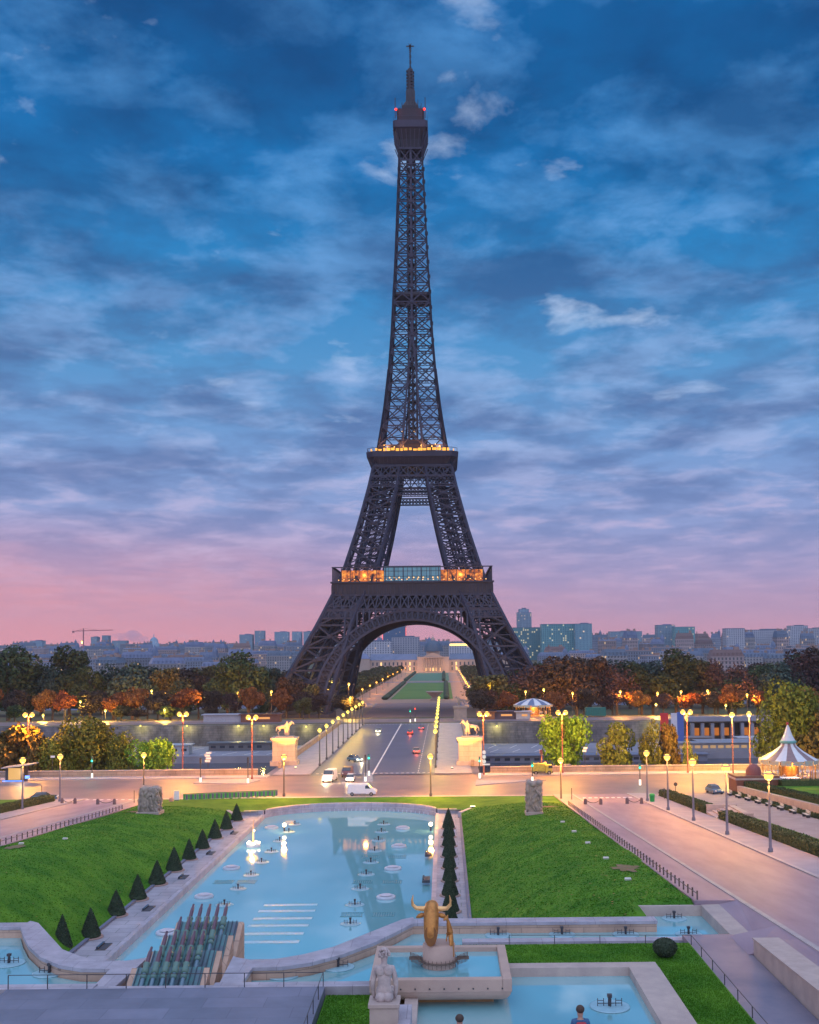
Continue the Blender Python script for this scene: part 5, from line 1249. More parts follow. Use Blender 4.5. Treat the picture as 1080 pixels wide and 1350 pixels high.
# ---------------------------------------------------------------- vehicles
def wheel_part(par, x, y, r, w=.24):
    o = MB().tube([(x - w / 2, y, r), (x + w / 2, y, r)], r, 16).build('wheel', M_RUB, par)
    MB().tube([(x - w / 2 - .01, y, r), (x + w / 2 + .01, y, r)], r * .55, 12).build('rim', mat('rim_grey', (.3, .3, .32), .35, metal=.7), o)
def loft(b, secs, n=None):      # secs: list of lists of points
    n = len(secs[0]); vs = [p for s_ in secs for p in s_]
    b.add(vs, [(i * n + k, i * n + (k + 1) % n, (i + 1) * n + (k + 1) % n, (i + 1) * n + k) for i in range(len(secs) - 1) for k in range(n)])
    b.add(secs[0], [tuple(range(n))]); b.add(secs[-1], [tuple(range(n - 1, -1, -1))])
def vehicle(name, lb, cat, loc, rz, kind, paint, lights=None, group=None, LE=4.3, WI=1.75, HT=1.45):
    # local: +y is forward
    t = thing(name, lb, cat, loc, rz, group); L2 = LE / 2; W2 = WI / 2
    if kind == 'van': top = [(-L2, .5), (-L2 + .05, HT * .95), (-L2 + .25, HT), (L2 - 1.55, HT), (L2 - .85, HT * .62), (L2 - .15, HT * .50), (L2, .5)]
    else: top = None
    if kind == 'van':
        b = MB(); prof = [(-L2, .32)] + top + [(L2, .32)]
        def ins(z): return W2 - (.13 * max(0, (z - HT * .5) / (HT * .5)))
        vs = [(-ins(z), y, z) for y, z in prof] + [(ins(z), y, z) for y, z in prof]; n = len(prof)
        b.add(vs, [tuple(range(n)), tuple(range(2 * n - 1, n - 1, -1))] + [(i, (i + 1) % n, n + (i + 1) % n, n + i) for i in range(n)]); b.build('body', paint, t, bevel=.07)
        w = ins(HT * .8)
        gl = [(L2 - 1.50, HT * .97), (L2 - .90, HT * .645)]
        b = MB(); b.add([(-w + .02, gl[0][0], gl[0][1]), (w - .02, gl[0][0], gl[0][1]), (W2 - .1, gl[1][0] + .03, gl[1][1]), (-W2 + .1, gl[1][0] + .03, gl[1][1])], [(0, 1, 2, 3)])
        b.v = [(x, y + .025, z + .02) for x, y, z in b.v]; b.build('windscreen', M_GLASS, t)
        for s_ in (-1, 1):
            b = MB(); xo = lambda z: s_ * (ins(z) + .012)
            q = [(L2 - 1.75, HT * .9), (L2 - 1.45, HT * .9), (L2 - .95, HT * .62), (L2 - 1.9, HT * .62), (L2 - 1.9, HT * .86)]
            b.add([(xo(z), y, z) for y, z in q], [tuple(range(5))]); b.build('side_window', M_GLASS, t)
    else:
        b = MB(); prof = [(-L2, .35), (-L2, .78), (-L2 + .1, .88), (-L2 * .55, .92), (L2 * .35, .92), (L2 - .12, .74), (L2, .6), (L2, .3)]
        vs = [(-W2, y, z) for y, z in prof] + [(W2, y, z) for y, z in prof]; n = len(prof)
        b.add(vs, [tuple(range(n)), tuple(range(2 * n - 1, n - 1, -1))] + [(i, (i + 1) % n, n + (i + 1) % n, n + i) for i in range(n)]); b.build('body', paint, t, bevel=.06)
        b = MB(); c = [(-L2 + .25, .9), (-L2 + .75, HT - .05), (-.35, HT), (.35, HT - .06), (L2 * .42, .9)]
        vs = [(-W2 + .08 + (z - .9) * .32, y, z) for y, z in c] + [(W2 - .08 - (z - .9) * .32, y, z) for y, z in c]; n = len(c)
        b.add(vs, [tuple(range(n)), tuple(range(2 * n - 1, n - 1, -1))] + [(i, (i + 1) % n, n + (i + 1) % n, n + i) for i in range(n)]); b.build('windows', M_GLASS, t)
        b = MB(); k = W2 - .08 - (HT - .95) * .32
        b.add([(-k, -L2 + .8, HT - .02), (k, -L2 + .8, HT - .02), (k, .36, HT - .03), (-k, .36, HT - .03), (-k, -L2 + .8, HT + .03), (k, -L2 + .8, HT + .03), (k, .36, HT - .01), (-k, .36, HT - .01)], [(0, 1, 2, 3), (4, 5, 6, 7), (0, 1, 5, 4), (1, 2, 6, 5), (2, 3, 7, 6), (3, 0, 4, 7)]); b.build('roof', paint, t)
    for s_ in (-1, 1):
        wheel_part(t, s_ * (W2 - .1), L2 - .85, .33); wheel_part(t, s_ * (W2 - .1), -L2 + .8, .33)
        z = .66 if kind != 'van' else .85
        MB().sphere((s_ * (W2 - .3), L2 - .03, z), .16, 10, 8).build('headlight', G_LAMPW if lights in ('front', 'both') else mat('headlamp_off', (.6, .6, .62), .2), t)
        MB().box((s_ * (W2 - .2), -L2 - .015, z + .1), (.28, .05, .18)).build('tail_light', G_RED if lights in ('rear', 'both') else mat('tail_off', (.3, .02, .02), .3), t)
    MB().box((0, L2 + .01, .45), (WI * .8, .06, .12)).box((0, -L2 - .01, .48), (.5, .04, .12)).build('bumper_trim', M_METAL, t)
    if lights == 'front': lamp_light(t, (0, L2 + .9, .75), 420, (1, .78, .42), .2)
    if lights == 'rear': lamp_light(t, (0, -L2 - .8, .7), 160, (1, .10, .03), .2)
    return t
PW = mat('van_white', (.72, .72, .76), .3, var=.05); PD = mat('dark_red_paint', (.12, .04, .05), .3, var=.05); PB = mat('blue_paint', (.07, .15, .26), .25, var=.05); PG = mat('grey_paint', (.20, .21, .25), .3, var=.05)
p = g(477, 1049.5); vehicle('delivery_van', 'white panel van seen from the side at the garden kerb', 'van', (p.x, p.y + 1.0, 5), R(-90), 'van', PW, None, None, 5.0, 1.95, 2.05)
p = g(435, 1030); vehicle('delivery_van', 'white van facing the camera with glaring headlights', 'van', (p.x, p.y, 5), R(172), 'van', PW, 'front', None, 5.0, 1.95, 2.3)
p = g(457, 1025); vehicle('parked_car', 'dark red tall car waiting between the two lit white vehicles', 'car', (p.x, p.y + 2, 5), R(176), 'van', PD, None, None, 4.6, 1.85, 1.9)
p = g(462, 1030); vehicle('car', 'small white car with glaring headlights left of the green signal', 'car', (p.x, p.y, 5), R(180), 'car', PW, 'front', None, 3.8, 1.6, 1.4)
for i, (x, y, lb) in enumerate([(549, 993, 'nearest red lit car driving away over the bridge'), (541, 968, 'second red lit car driving away over the bridge'), (556, 962, 'third red lit car driving away, in the outer bridge lane')]):
    p = g(x, y); vehicle('car', lb, 'car', (p.x, p.y, 5.0), R((4, 0, -2)[i]), 'car', (PG, PD, PB)[i], 'rear', 'cars driving away over the bridge')
for i, (x, y, lb) in enumerate([(499, 966, 'grey car with lit headlights coming over the bridge'), (468, 1004, 'blue car with lit headlights turning left off the bridge')]):
    p = g(x, y); vehicle('car', lb, 'car', (p.x, p.y, 5.0), R((180, 215)[i]), 'car', (PG, PB)[i], 'front', 'cars coming over the bridge')
p = g(944, 1047); vehicle('parked_car', 'blue parked car on the right beside the brick kiosk', 'car', (p.x, p.y + 1, 5), R(188), 'car', PB, None, None, 4.2, 1.75, 1.45)
p = g(57, 1056); vehicle('parked_car', 'blue taxi with small yellow roof sign parked behind the left hedge', 'car', (p.x, p.y + .5, 5), R(-78), 'car', PB, None, None, 4.4, 1.75, 1.4)
MB().box((p.x, p.y + .5, 6.5), (.3, .3, .14)).v
t = thing('utility_truck', 'small yellow works truck with orange beacon at the right quay kerb', 'truck', g(716, 1022) + Vector((0, 1.2, 0)), R(-90))
yel = mat('works_yellow', (.55, .45, .05), .5, c2=(.3, .28, .05), scale=2)
MB().box((0, -.9, 1.5), (1.9, 2.6, 1.5)).build('body', yel, t, bevel=.05); MB().box((0, 1.2, 1.2), (1.8, 1.4, 1.6)).build('cab', yel, t, bevel=.12)
MB().box((0, 1.55, 1.6), (1.84, .8, .55)).build('windows', M_GLASS, t); MB().box((0, 0, .55), (1.7, 4.2, .3)).build('chassis', M_METAL, t)
MB().tube([(0, -.2, 2.2), (0, -.2, 4.4)], .09).box((0, -.2, 4.5), (.7, .5, .9)).build('arrow_panel', M_REDPOLE, t)
MB().sphere((0, .6, 2.25), .28).build('beacon', glow('orange_beacon', (1, .3, .03), 4), t)
for s_ in (-1, 1):
    for y in (-1.4, 1.3): wheel_part(t, s_ * .85, y, .42)
lamp_light(t, (.0, .6, 3), 500, (1, .3, .03), .3)
p = g(744, 1017); vehicle('parked_car', 'grey parked car to the right of the yellow works truck', 'car', (p.x, p.y, 5), R(90), 'car', PG, None)
# ---------------------------------------------------------------- traffic lights and signs
def signal(loc, lb, c=None, h=4.2, c2=None, ped=None):
    t = thing('traffic_light', lb, 'traffic light', loc)
    MB().tube([(0, 0, 0), (0, 0, h)], .09).build('pole', M_METAL, t)
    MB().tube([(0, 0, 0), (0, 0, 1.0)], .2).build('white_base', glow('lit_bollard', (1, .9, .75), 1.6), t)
    hd = MB().box((0, 0, h - .5), (.34, .3, 1.1)).build('signal_head', M_METAL, t, bevel=.03)
    if c: MB().sphere((0, -.2, h - .8), .20).build('lens', c, hd); lamp_light(t, (0, -.9, h - .8), 90, (.03, 1, .6) if c is G_GREEN else (1, .06, .03), .15)
    return t
signal(g(486.5, 1023), 'traffic light glowing green on the island at the bridge mouth', G_GREEN, 4.4)
signal(g(482, 1031), 'dark traffic light with white foot in front of the green one', None, 5.2)
signal(g(264.5, 1032), 'dark traffic light with bright foot on the left island, left one of two', None, 4.8)
signal(g(327, 1033), 'dark traffic light with bright foot on the left island, right one of two', None, 5.0)
signal(g(702, 1031), 'traffic light glowing green above the right stone block', G_GREEN, 3.9)
signal(g(632.5, 1026), 'traffic light glowing green beside the twin lamp with signs', G_GREEN, 4.2)
signal(g(121.5, 1026), 'green traffic light in front of the big left tree', G_GREEN, 4.3)
signal(g(284 + 477 - 477 - 60, 1026) if False else g(228 - 0, 1023), 'dark traffic light on the left quay kerb near the short lamp', None, 3.9)
signal(g(844, 1035), 'traffic light with white foot beside the farthest right avenue lamp', G_GREEN, 4.0)
p = gy(541, 947, 372); signal((p.x, 372, 5), 'traffic light glowing green at the far end of the bridge', G_GREEN, 4.6); signal((p.x + 1.6, 376, 5), 'traffic light glowing red at the far end of the bridge', G_RED, 5.2)
def signpost(loc, lb, h=4.5, n=3, w=1.2):
    t = thing('sign_post', lb, 'sign', loc); MB().tube([(0, 0, 0), (0, 0, h)], .07).build('pole', M_METAL, t)
    for k in range(n): MB().box((.1 * (-1) ** k, -.1, h - .35 - k * .55), (w, .06, .42)).build('panel', M_WHITE, t, bevel=.01)
signpost(g(274.5, 1022), 'post with stacked white direction panels left of the left horse statue', 4.9, 4, 1.1)
signpost(g(771.5, 1013), 'post with white direction panels right of the bright green tree', 4.6, 2, .8)
signpost(g(69, 1022), 'post with round grey sign near the lit kiosk', 4.2, 1, .9)
t = thing('sign_cluster', 'cluster of white round signs on the twin lamp post right of the right horse statue', 'sign', g(638.5, 1024) + Vector((0, -.5, 0)))
for z in (4.9, 4.0, 3.1): MB().tube([(0, -.1, z), (0, -.16, z)], .38, 14).build('disc', M_WHITE, t)
MB().box((.4, -.1, 2.5), (1.5, .06, .3)).build('panel', M_WHITE, t)
# posts at the kerb
for x, y, lb in ((177, 1063, 'thin dark post between the left chain posts and the sculpture'), (754, 1060, 'thin brown post between the right sculpture and the chain posts'), (55, 1056, 'thin dark post behind the left parked car'), (876, 1060, 'thin leaning dark post right of the green bin')):
    p = g(x, y); t = MB().tube([(0, 0, 0), (0, 0, 2.6)], .06).build('post', M_METAL); t.location = p; tag(t, lb, 'post')
t = thing('round_sign', 'small dark round sign on a short post beyond the green bin', 'sign', g(891, 1051)); MB().tube([(0, 0, 0), (0, 0, 2.2)], .05).build('pole', M_METAL, t); MB().tube([(0, -.05, 2.2), (0, -.1, 2.2)], .32, 16).build('disc', M_METAL, t)
# chained stone posts
def chainset(xs_, lb, y=1058):
    t = thing('chain_barrier', lb, 'barrier', (0, 0, 0)); P_ = [gs(x, y) for x in xs_]
    for p in P_: MB().lathe([(.28, 0), (.26, .75), (.18, .95), (.05, 1.0)], p, 10).build('stone_post', mat('brown_granite', (.16, .11, .12), .8), t)
    b = MB()
    for a, c in zip(P_[:-1], P_[1:]):
        b.tube([a.lerp(c, k / 8) + Vector((0, 0, .8 - .5 * (1 - (2 * k / 8 - 1) ** 2))) for k in range(9)], .045, 6)
    b.build('chain', M_METAL, t)
chainset((82, 99), 'left pair of stone posts joined by chain at the left avenue', 1060); chainset((129, 151), 'right pair of stone posts joined by chain at the left avenue', 1061)
chainset((772, 792), 'left pair of stone posts joined by chain at the right avenue', 1061); chainset((827, 846), 'right pair of stone posts joined by chain at the right avenue', 1060)
# building site panels
gm = mat('site_green', (.05, .38, .06), .5, var=.15); gy_ = mat('site_grey', (.10, .13, .18), .6)
A, B_ = g(242, 1056), g(366, 1050.5); bp = None
for i in range(11):
    p = A.lerp(B_, (i + .5) / 11); wdt = (B_ - A).length / 11; ang = math.atan2((B_ - A).y, (B_ - A).x)
    lb = 'green and grey building site panel at the garden kerb, %s from the left' % ORD[i]
    if bp is None:
        bp = thing('site_barrier', lb, 'barrier', p, ang, 'building site panels')
        b = MB(); c = MB()
        for k in range(4):
            (b if k % 2 else c).box((-wdt / 2 + (k + .5) * wdt / 4, 0, .62), (wdt / 4 - .03, .06, .85))
        b.build('grey_boards', gy_, bp); c.build('green_boards', gm, bp)
        MB().box((0, 0, 1.15), (wdt, .08, .12)).box((-wdt / 2, 0, .6), (.07, .09, 1.2)).box((0, 0, .08), (.5, .5, .16)).build('frame', mat('frame_green', (.06, .25, .06), .5), bp)
    else: dup(bp, p, ang, lb, 'building site panels')
p = g(233, 1057); t = thing('notice_board', 'small white notice board at the left end of the site panels', 'board', p); MB().box((0, 0, 1.1), (.9, .08, 1.6)).build('panel', M_WHITE, t); MB().box((0, .05, .9), (.7, .06, 1.8)).build('frame', M_METAL, t)
p = g(226, 1059); t = thing('rubble_bag', 'small pinkish bag standing beside the white notice board', 'bag', p); MB().lathe([(.35, 0), (.42, .4), (.35, .8), (.12, .95)], n=10).build('sack', mat('sack', (.4, .25, .2), .9), t); 
t = thing('crowd_fence', 'section of grey metal crowd fence standing in front of the white van', 'fence', g(466, 1055))
b = MB()
for z in (.2, 1.1): b.bar((-1.6, 0, z), (2.1, 0, z), .05)
for k in range(20): b.bar((-1.6 + k * .195, 0, .2), (-1.6 + k * .195, 0, 1.1), .03)
b.build('bars', mat('galvanised', (.25, .25, .28), .4, metal=.5), t)
# litter bin
t = thing('litter_bin', 'bright green litter bin by the farthest right avenue lamp', 'bin', gs(860, 1058))
MB().lathe([(.36, .1), (.42, 1.0), (.46, 1.05), (.44, 1.3), (.2, 1.42)], n=16).build('body', mat('bin_green', (.02, .35, .08), .4), t); MB().box((0, 0, .06), (.7, .7, .12)).build('foot', M_METAL, t)
# hedges and benches on the right, hedge on the left
def hedge(x0, x1, y0, y1, h, lb, zf=zr, seed=1):
    t = thing('hedge', lb, 'hedge', (0, 0, 0)); rnd = random.Random(seed); b = MB()
    A_ = (abs(y1 - y0) * (h * 2 + (x1 - x0))); n = int(A_ * 26)
    for i in range(n):
        s_ = rnd.random(); y = rnd.uniform(y0, y1); w = x1 - x0
        if s_ < .4: x, z, nr = rnd.uniform(x0, x1), h, Vector((0, 0, 1))
        elif s_ < .7: x, z, nr = x0, rnd.uniform(0, h), Vector((-1, 0, .2))
        elif s_ < .9: x, z, nr = x1, rnd.uniform(0, h), Vector((1, 0, .2))
        else: x, z, nr = rnd.uniform(x0, x1), rnd.uniform(0, h), Vector((0, -1, .2)); y = y0 if s_ < .9 or s_ >= .9 else y
        z += rnd.gauss(0, .03) + .05 * math.sin(y * 1.3); x += rnd.gauss(0, .04)
        d = (nr + Vector((rnd.gauss(0, .7), rnd.gauss(0, .7), rnd.gauss(0, .7)))).normalized(); u = d.orthogonal().normalized() * .13; v = d.cross(u)
        c = Vector((x, y, zf(y) + z)); b.add([c - u, c - v * .7, c + u, c + v * .7], [(0, 1, 2, 3)])
    b.add([(x, y, zf(y) + z) for y in (y0 + .05, y1 - .05) for x, z in ((x0 + .05, 0), (x0 + .05, h - .06), (x1 - .05, h - .06), (x1 - .05, 0))], [(0, 1, 2, 3), (7, 6, 5, 4), (1, 5, 6, 2), (0, 4, 5, 1), (2, 6, 7, 3)])
    b.build('foliage', M_HEDGE, t, norecalc=True)
hedge(35.9, 37.8, 149, 180, 1.15, 'clipped hedge along the right pavement beyond the steps', seed=1)
hedge(35.9, 37.8, 84, 141, 1.15, 'long clipped hedge along the right pavement before the steps', seed=2)
hedge(mx(37.2), mx(35.2), 120, 181, 1.15, 'clipped hedge along the left avenue pavement', seed=3)
for ya, yb, w in ((150, 181, 'beyond the steps'), (84, 140, 'before the steps')):
    vs = []
    for y in (ya, yb): vs += [(37.9, y, zr(y) - .3), (37.9, y, zr(y) + .6), (38.4, y, zr(y) + .6), (38.4, y, zr(y) - .3)]
    b = MB(); b.add(vs, [(0, 1, 2, 3), (7, 6, 5, 4), (1, 5, 6, 2), (0, 4, 5, 1), (2, 6, 7, 3)])
    tag(b.build('border_kerb', M_STONE), 'pale stone kerb behind the right hedge %s' % w, 'kerb')
    stuff(MB().strip([(38.4, ya, zr(ya) + .5), (38.4, yb, zr(yb) + .5)], [(40.6, ya, zr(ya) + .25), (40.6, yb, zr(yb) + .25)]).build('grass_lawn', M_GRASS))
t = thing('garden_steps', 'short flight of pale steps cutting through the right hedge', 'steps', (0, 0, 0))
for k in range(5): MB().box((36.5 + k * .8, 145, zr(145) + .1 + k * .1), (.8, 6.5, .24 + k * .2)).build('step', M_STONE, t)
for y in (149, 141): MB().box((38.4, y, zr(145) + .5), (4.2, .5, 1.1)).build('cheek_wall', M_STONE, t)
bench = thing('garden_bench', 'x', 'bench')
b = MB()
for k in range(4): b.box((0, -.2 + k * .13, .45), (1.8, .1, .05))
b.build('seat', mat('bench_white', (.62, .60, .52), .6), bench); b = MB()
for k in range(3): b.box((0, .27, .6 + k * .14), (1.8, .05, .1))
b.build('backrest', MATS['bench_white'], bench)
for s_ in (-1, 1): MB().box((s_ * .75, 0, .22), (.08, .5, .45)).box((s_ * .75, .27, .6), (.08, .06, .5)).build('leg', M_METAL, bench)
series(bench, [Vector((48.0, y, zr(y) + .03)) for y in (181, 175.5, 170, 164.5, 159, 153.5, 148, 142.5)], lambda i: 'pale bench in the row along the right gravel path, %s from the far end' % ORD[i], 'benches along the right gravel path')
for o in [q for q in bpy.data.objects if q.name.startswith('garden_bench')]: o.rotation_euler.z = R(-90)
hedge(48.9, 49.8, 118, 184, .5, 'low green border behind the row of benches', seed=5)
vs = []
for y in (110, 183): vs += [(49.9, y, zr(y) - .3), (49.9, y, zr(y) + 1.5), (50.6, y, zr(y) + 1.5), (50.6, y, zr(y) - .3)]
b = MB(); b.add(vs, [(0, 1, 2, 3), (7, 6, 5, 4), (1, 5, 6, 2), (0, 4, 5, 1), (2, 6, 7, 3)]); tag(b.build('retaining_wall', M_STONE), 'long pale wall behind the bench row on the right', 'wall')
stuff(MB().strip([(50.6, 100, zr(100) + 1.45), (50.6, 185, zr(185) + 1.45)], [(120, 100, zr(100) + 1.7), (120, 185, zr(185) + 1.7)]).build('grass_lawn', M_GRASS))
hedge(51.0, 52.6, 120, 184, 2.3, 'brown clipped hedge on top of the right retaining wall', seed=6)
hedge(57, 75, 181, 184.5, 2.5, 'dark clipped hedge in front of the striped carousel', seed=7)
stuff(MB().strip([(mx(37.2), 110, zr(110) + .3), (mx(37.2), 184, 5.3)], [(mx(80), 110, zr(110) + .4), (mx(80), 184, 5.4)]).build('grass_lawn', M_GRASS))
# brick kiosk
bk = mat('brown_brick', (.22, .09, .06), .8, c2=(.16, .07, .05), scale=3)
p = g(1001, 1049); t = thing('brick_kiosk', 'low brown brick kiosk with small dome under the tall yellow lamps', 'kiosk', (p.x, p.y + 3, 5))
MB().box((0, 0, 1.3), (7.4, 5, 2.6)).build('wall', bk, t); MB().box((0, 0, 2.75), (7.8, 5.4, .3)).build('cornice', M_STONE, t)
MB().box((0, 0, 3.05), (7.5, 5.1, .35)).build('roof', bk, t); MB().lathe([(1.3, 3.2), (1.3, 3.9), (1.1, 4.5), (.6, 4.95), (.05, 5.1)], n=18).build('dome', mat('dome_red', (.25, .08, .07), .6), t)
# carousels
def carousel(loc, lb, r, hw, hroof, spire, m1, m2, lit=1, nb=16):
    t = thing('carousel', lb, 'carousel', loc)
    MB().lathe([(r, 0), (r, .4), (r * .96, .45)], n=32).build('platform', mat('carousel_wood', (.35, .22, .12), .6), t)
    def roof(par):
        b = MB()
        prof = [(r * 1.04, hw), (r * .80, hw + hroof * .22), (r * .52, hw + hroof * .50), (r * .30, hw + hroof * .80), (r * .24, hw + hroof)] if spire else [(r * 1.04, hw), (r * .75, hw + hroof * .45), (r * .4, hw + hroof * .8), (.1, hw + hroof)]
        for par_, mm in ((0, m1), (1, m2)):
            b = MB()
            for k in range(nb):
                if k % 2 != par_: continue
                a0, a1 = k * math.tau / nb, (k + 1) * math.tau / nb
                for (ra, za), (rb_, zb) in zip(prof[:-1], prof[1:]):
                    m_ = (a0 + a1) / 2
                    for c0, c1 in ((a0, m_), (m_, a1)):
                        b.add([(ra * math.cos(c0), ra * math.sin(c0), za), (ra * math.cos(c1), ra * math.sin(c1), za), (rb_ * math.cos(c1), rb_ * math.sin(c1), zb), (rb_ * math.cos(c0), rb_ * math.sin(c0), zb)], [(0, 1, 2, 3)])
            b.build('roof_stripes', mm, t)
    roof(t)
    if spire:
        z = hw + hroof; MB().lathe([(r * .27, z - .1), (r * .3, z + .15), (r * .27, z + .4)], n=20).build('collar', mat('teal_trim', (.15, .4, .38), .5), t)
        MB().lathe([(r * .25, z + .4), (r * .15, z + 1.4), (r * .06, z + 2.8), (.03, z + 3.4)], n=20).build('spire', m1, t)
        MB().sphere((0, 0, z + 3.5), .25).build('finial', mat('finial_red', (.4, .04, .04), .4), t)
    b = MB()
    for k in range(nb):
        a = k * math.tau / nb; b.box((r * math.cos(a) * 1.03, r * math.sin(a) * 1.03, hw - .28), (r * .36, .12, .7 + .2 * (k % 2)), rz=a + math.pi / 2)
    b.build('valance', mat('valance', (.55, .38, .2), .5, c2=(.3, .45, .45), scale=2), t)
    b = MB(); b.lathe([(r * .35, .4), (r * .35, hw)], n=16); b.build('centre_drum', mat('carousel_mirror', (.45, .28, .12), .3, c2=(.2, .1, .05), scale=2, metal=.3), t)
    for k in range(nb):
        a = (k + .5) * math.tau / nb; b = MB().tube([(r * .93 * math.cos(a), r * .93 * math.sin(a), .4), (r * .93 * math.cos(a), r * .93 * math.sin(a), hw)], .08, 6)
        b.build('post', mat('brass', (.6, .35, .1), .3, metal=.8), t)
    hp = None
    for k in range(10):
        a = k * math.tau / 10 + .2
        if hp is None:
            n_, e_, rt = horse_nodes(.62); hp = skinned('wooden_horse', n_, e_, mat('horse_white', (.6, .58, .56), .4, c2=(.35, .4, .5), scale=2), t, 1, rt)
            o = hp
        else: o = hp.copy(); col.objects.link(o); o.parent = t
        o.location = (r * .7 * math.cos(a), r * .7 * math.sin(a), .7); o.rotation_euler.z = a + math.pi / 2
    if lit:
        lamp_light(t, (0, -r * .6, hw - .7), 700 * lit, (1, .38, .07), .4); lamp_light(t, (r * .5, r * .4, hw - .7), 400 * lit, (1, .38, .07), .4)
        b = MB()
        for k in range(nb * 2): a = k * math.tau / nb / 2; b.sphere((r * .98 * math.cos(a), r * .98 * math.sin(a), hw - .75), .07, 6, 4)
        b.build('bulbs', glow('carousel_bulb', (1, .5, .12), 3), t)
SW = mat('stripe_white', (.62, .64, .68), .6, var=.1); SB = mat('stripe_brown', (.25, .17, .18), .6); SBl = mat('stripe_blue', (.12, .17, .3), .6)
p = g(1050, 1037); carousel((p.x, p.y + 4, 5), 'carousel with brown and white striped tent roof and spire at the right edge', 5.1, 4.5, 3.1, True, SW, SB, 2.2)
p = gy(703, 940, 398); carousel((p.x, 398, 4.9), 'carousel with shallow blue and white striped roof at the foot of the tower', 7.0, 4.4, 2.4, False, SW, SBl, 3)
tk = g(942, 1049)
t = thing('ticket_booth', 'small cream ticket booth in front of the right carousel', 'booth', g(1037, 1045)); MB().box((0, 0, 1.2), (4.2, 2.2, 2.4)).build('wall', mat('cream', (.55, .48, .38), .6, c2=(.4, .33, .25), scale=1), t, bevel=.05); MB().box((0, 0, 2.5), (4.5, 2.5, .2)).build('roof', M_WHITE, t)
# lit kiosk on the left
p = g(22, 1031); t = thing('news_kiosk', 'lit glass kiosk with blue glowing edge at the far left of the square', 'kiosk', (p.x, p.y + 1.5, 5))
MB().box((0, 0, 3.1), (6.2, 3.4, .22), ry=-.12).build('roof', M_KERB, t); MB().box((-.6, 0, 1.5), (3.6, 2.2, 2.7)).build('wall', M_METAL, t)
MB().box((-.6, -1.15, 1.55), (2.4, .06, 2.3)).build('window', glow('kiosk_window', (1, .55, .16), .7), t); MB().box((-.8, -1.25, .18), (4.2, .12, .16)).box((2.0, -1.2, .9), (.9, .1, .6)).build('blue_strip', glow('blue_strip', (.1, .25, 1), 2.5), t)
lamp_light(t, (1, -2.2, 1.8), 350, (1, .7, .4), .4)
# banners, pavilion colonnade and far quay items on the right
p = gy(875, 962, 345)
for x0, x1, y0, c, lb in ((871, 881, 940, (.5, .02, .03), 'tall red banner panel on the far quay'), (885, 892.5, 940, (.5, .52, .62), 'tall white banner panel on the far quay'), (893, 901, 939, (.06, .12, .4), 'tall blue banner panel on the far quay')):
    a, c_ = gy(x0, 966, 345), gy(x1, y0, 345); t = thing('banner', lb, 'banner', ((a.x + c_.x) / 2, 345, -2))
    MB().box((0, 0, (c_.z + 2) / 2 + 1), (c_.x - a.x, .3, c_.z + 2 - 2)).build('panel', mat('banner_%d' % x0, c, .6, var=.1), t); MB().tube([(0, .3, 0), (0, .3, c_.z + 2.4)], .12).build('pole', M_METAL, t)
a, c_ = gy(912, 967, 362), gy(1003, 944, 362)
t = thing('colonnade', 'long concrete station colonnade with warm light between square columns', 'building', ((a.x + c_.x) / 2, 361, 0)); wdc = c_.x - a.x
MB().box((0, 0, c_.z - .7), (wdc + 3, 3, 1.6)).build('lintel', MATS['quay_concrete'], t); MB().box((0, 1.8, 2.5), (wdc, .6, 4)).build('back_wall', mat('dark_recess', (.04, .035, .03), .8), t)
n = 7
for k in range(n + 1): MB().box((-wdc / 2 + k * wdc / n, 0, 1.3 + 0), (1.1, 1.6, c_.z - .2)).build('column', MATS['quay_concrete'], t)
for k in range(n):
    if k not in (4,): MB().box((-wdc / 2 + (k + .5) * wdc / n, 1.35, 1.5), (wdc / n - 1.5, .2, 2.6)).build('lit_bay', glow('amber_bay', (1, .28, .02), .42), t)
for i, (x, y, w_, h_, Y, c, lb) in enumerate([(960, 980, 22, 2.4, 342, (.28, .30, .36), 'long white moored boat roof on the far right quay'), (1000, 975, 16, 2.6, 350, (.45, .47, .55), 'white quay shelter below the right big tree'), (905, 975, 14, 2.6, 352, (.22, .20, .22), 'low grey quay shelter right of the banners'),
        (940, 990, 26, 2.6, 333, (.24, .26, .32), 'long lit glass river boat moored at the right'), (690, 0, 110, 2.2, 325, (.14, .17, .26), 'very long dark blue moored pontoon right of the bridge'), (318, 985, 20, 2.5, 350, (.10, .12, .15), 'long dark flat roof on the left lower quay'), (240, 985, 6, 3.0, 338, (.30, .36, .44), 'small grey blue hut on the left lower quay')]):
    X = (x - 586) / F * Y; z0 = -2 if Y > 330 else -4.2
    t = thing('quay_hut' if Y > 330 else 'river_pontoon', lb, 'shelter' if Y > 330 else 'boat', (X, Y, z0)); m_ = mat('quay_item_%d' % i, c, .5, var=.2, scale=.3)
    MB().box((0, 0, h_ * .45), (w_, 5, h_ * .9)).build('wall' if Y > 330 else 'hull', m_, t, bevel=.05); MB().box((0, 0, h_), (w_ + 1.2, 6.4, .25)).build('roof', m_, t)
    if 'lit' in lb:
        for k in range(10): MB().box((-11 + k * 2.4, -2.55, 1.4), (1.7, .1, .9)).build('window', glow('boat_window', (1, .6, .3), .4), t)
    else:
        for k in range(int(w_ / 3)): MB().box((-w_ / 2 + 1.5 + k * 3, -2.53, h_ * .5), (1.6, .1, .8)).build('window', M_GLASS, t)
p = gy(785, 935, 392); t = thing('container', 'teal green site container on the far quay right of the carousel', 'container', (p.x, 392, 5)); MB().box((0, 0, 1.9), (7.4, 3, 3.0)).build('box', mat('teal_container', (.02, .16, .14), .6), t)
b = MB(); 
for k in range(9): b.box((-3.4 + k * .85, -1.55, 1.9), (.12, .08, 2.8))
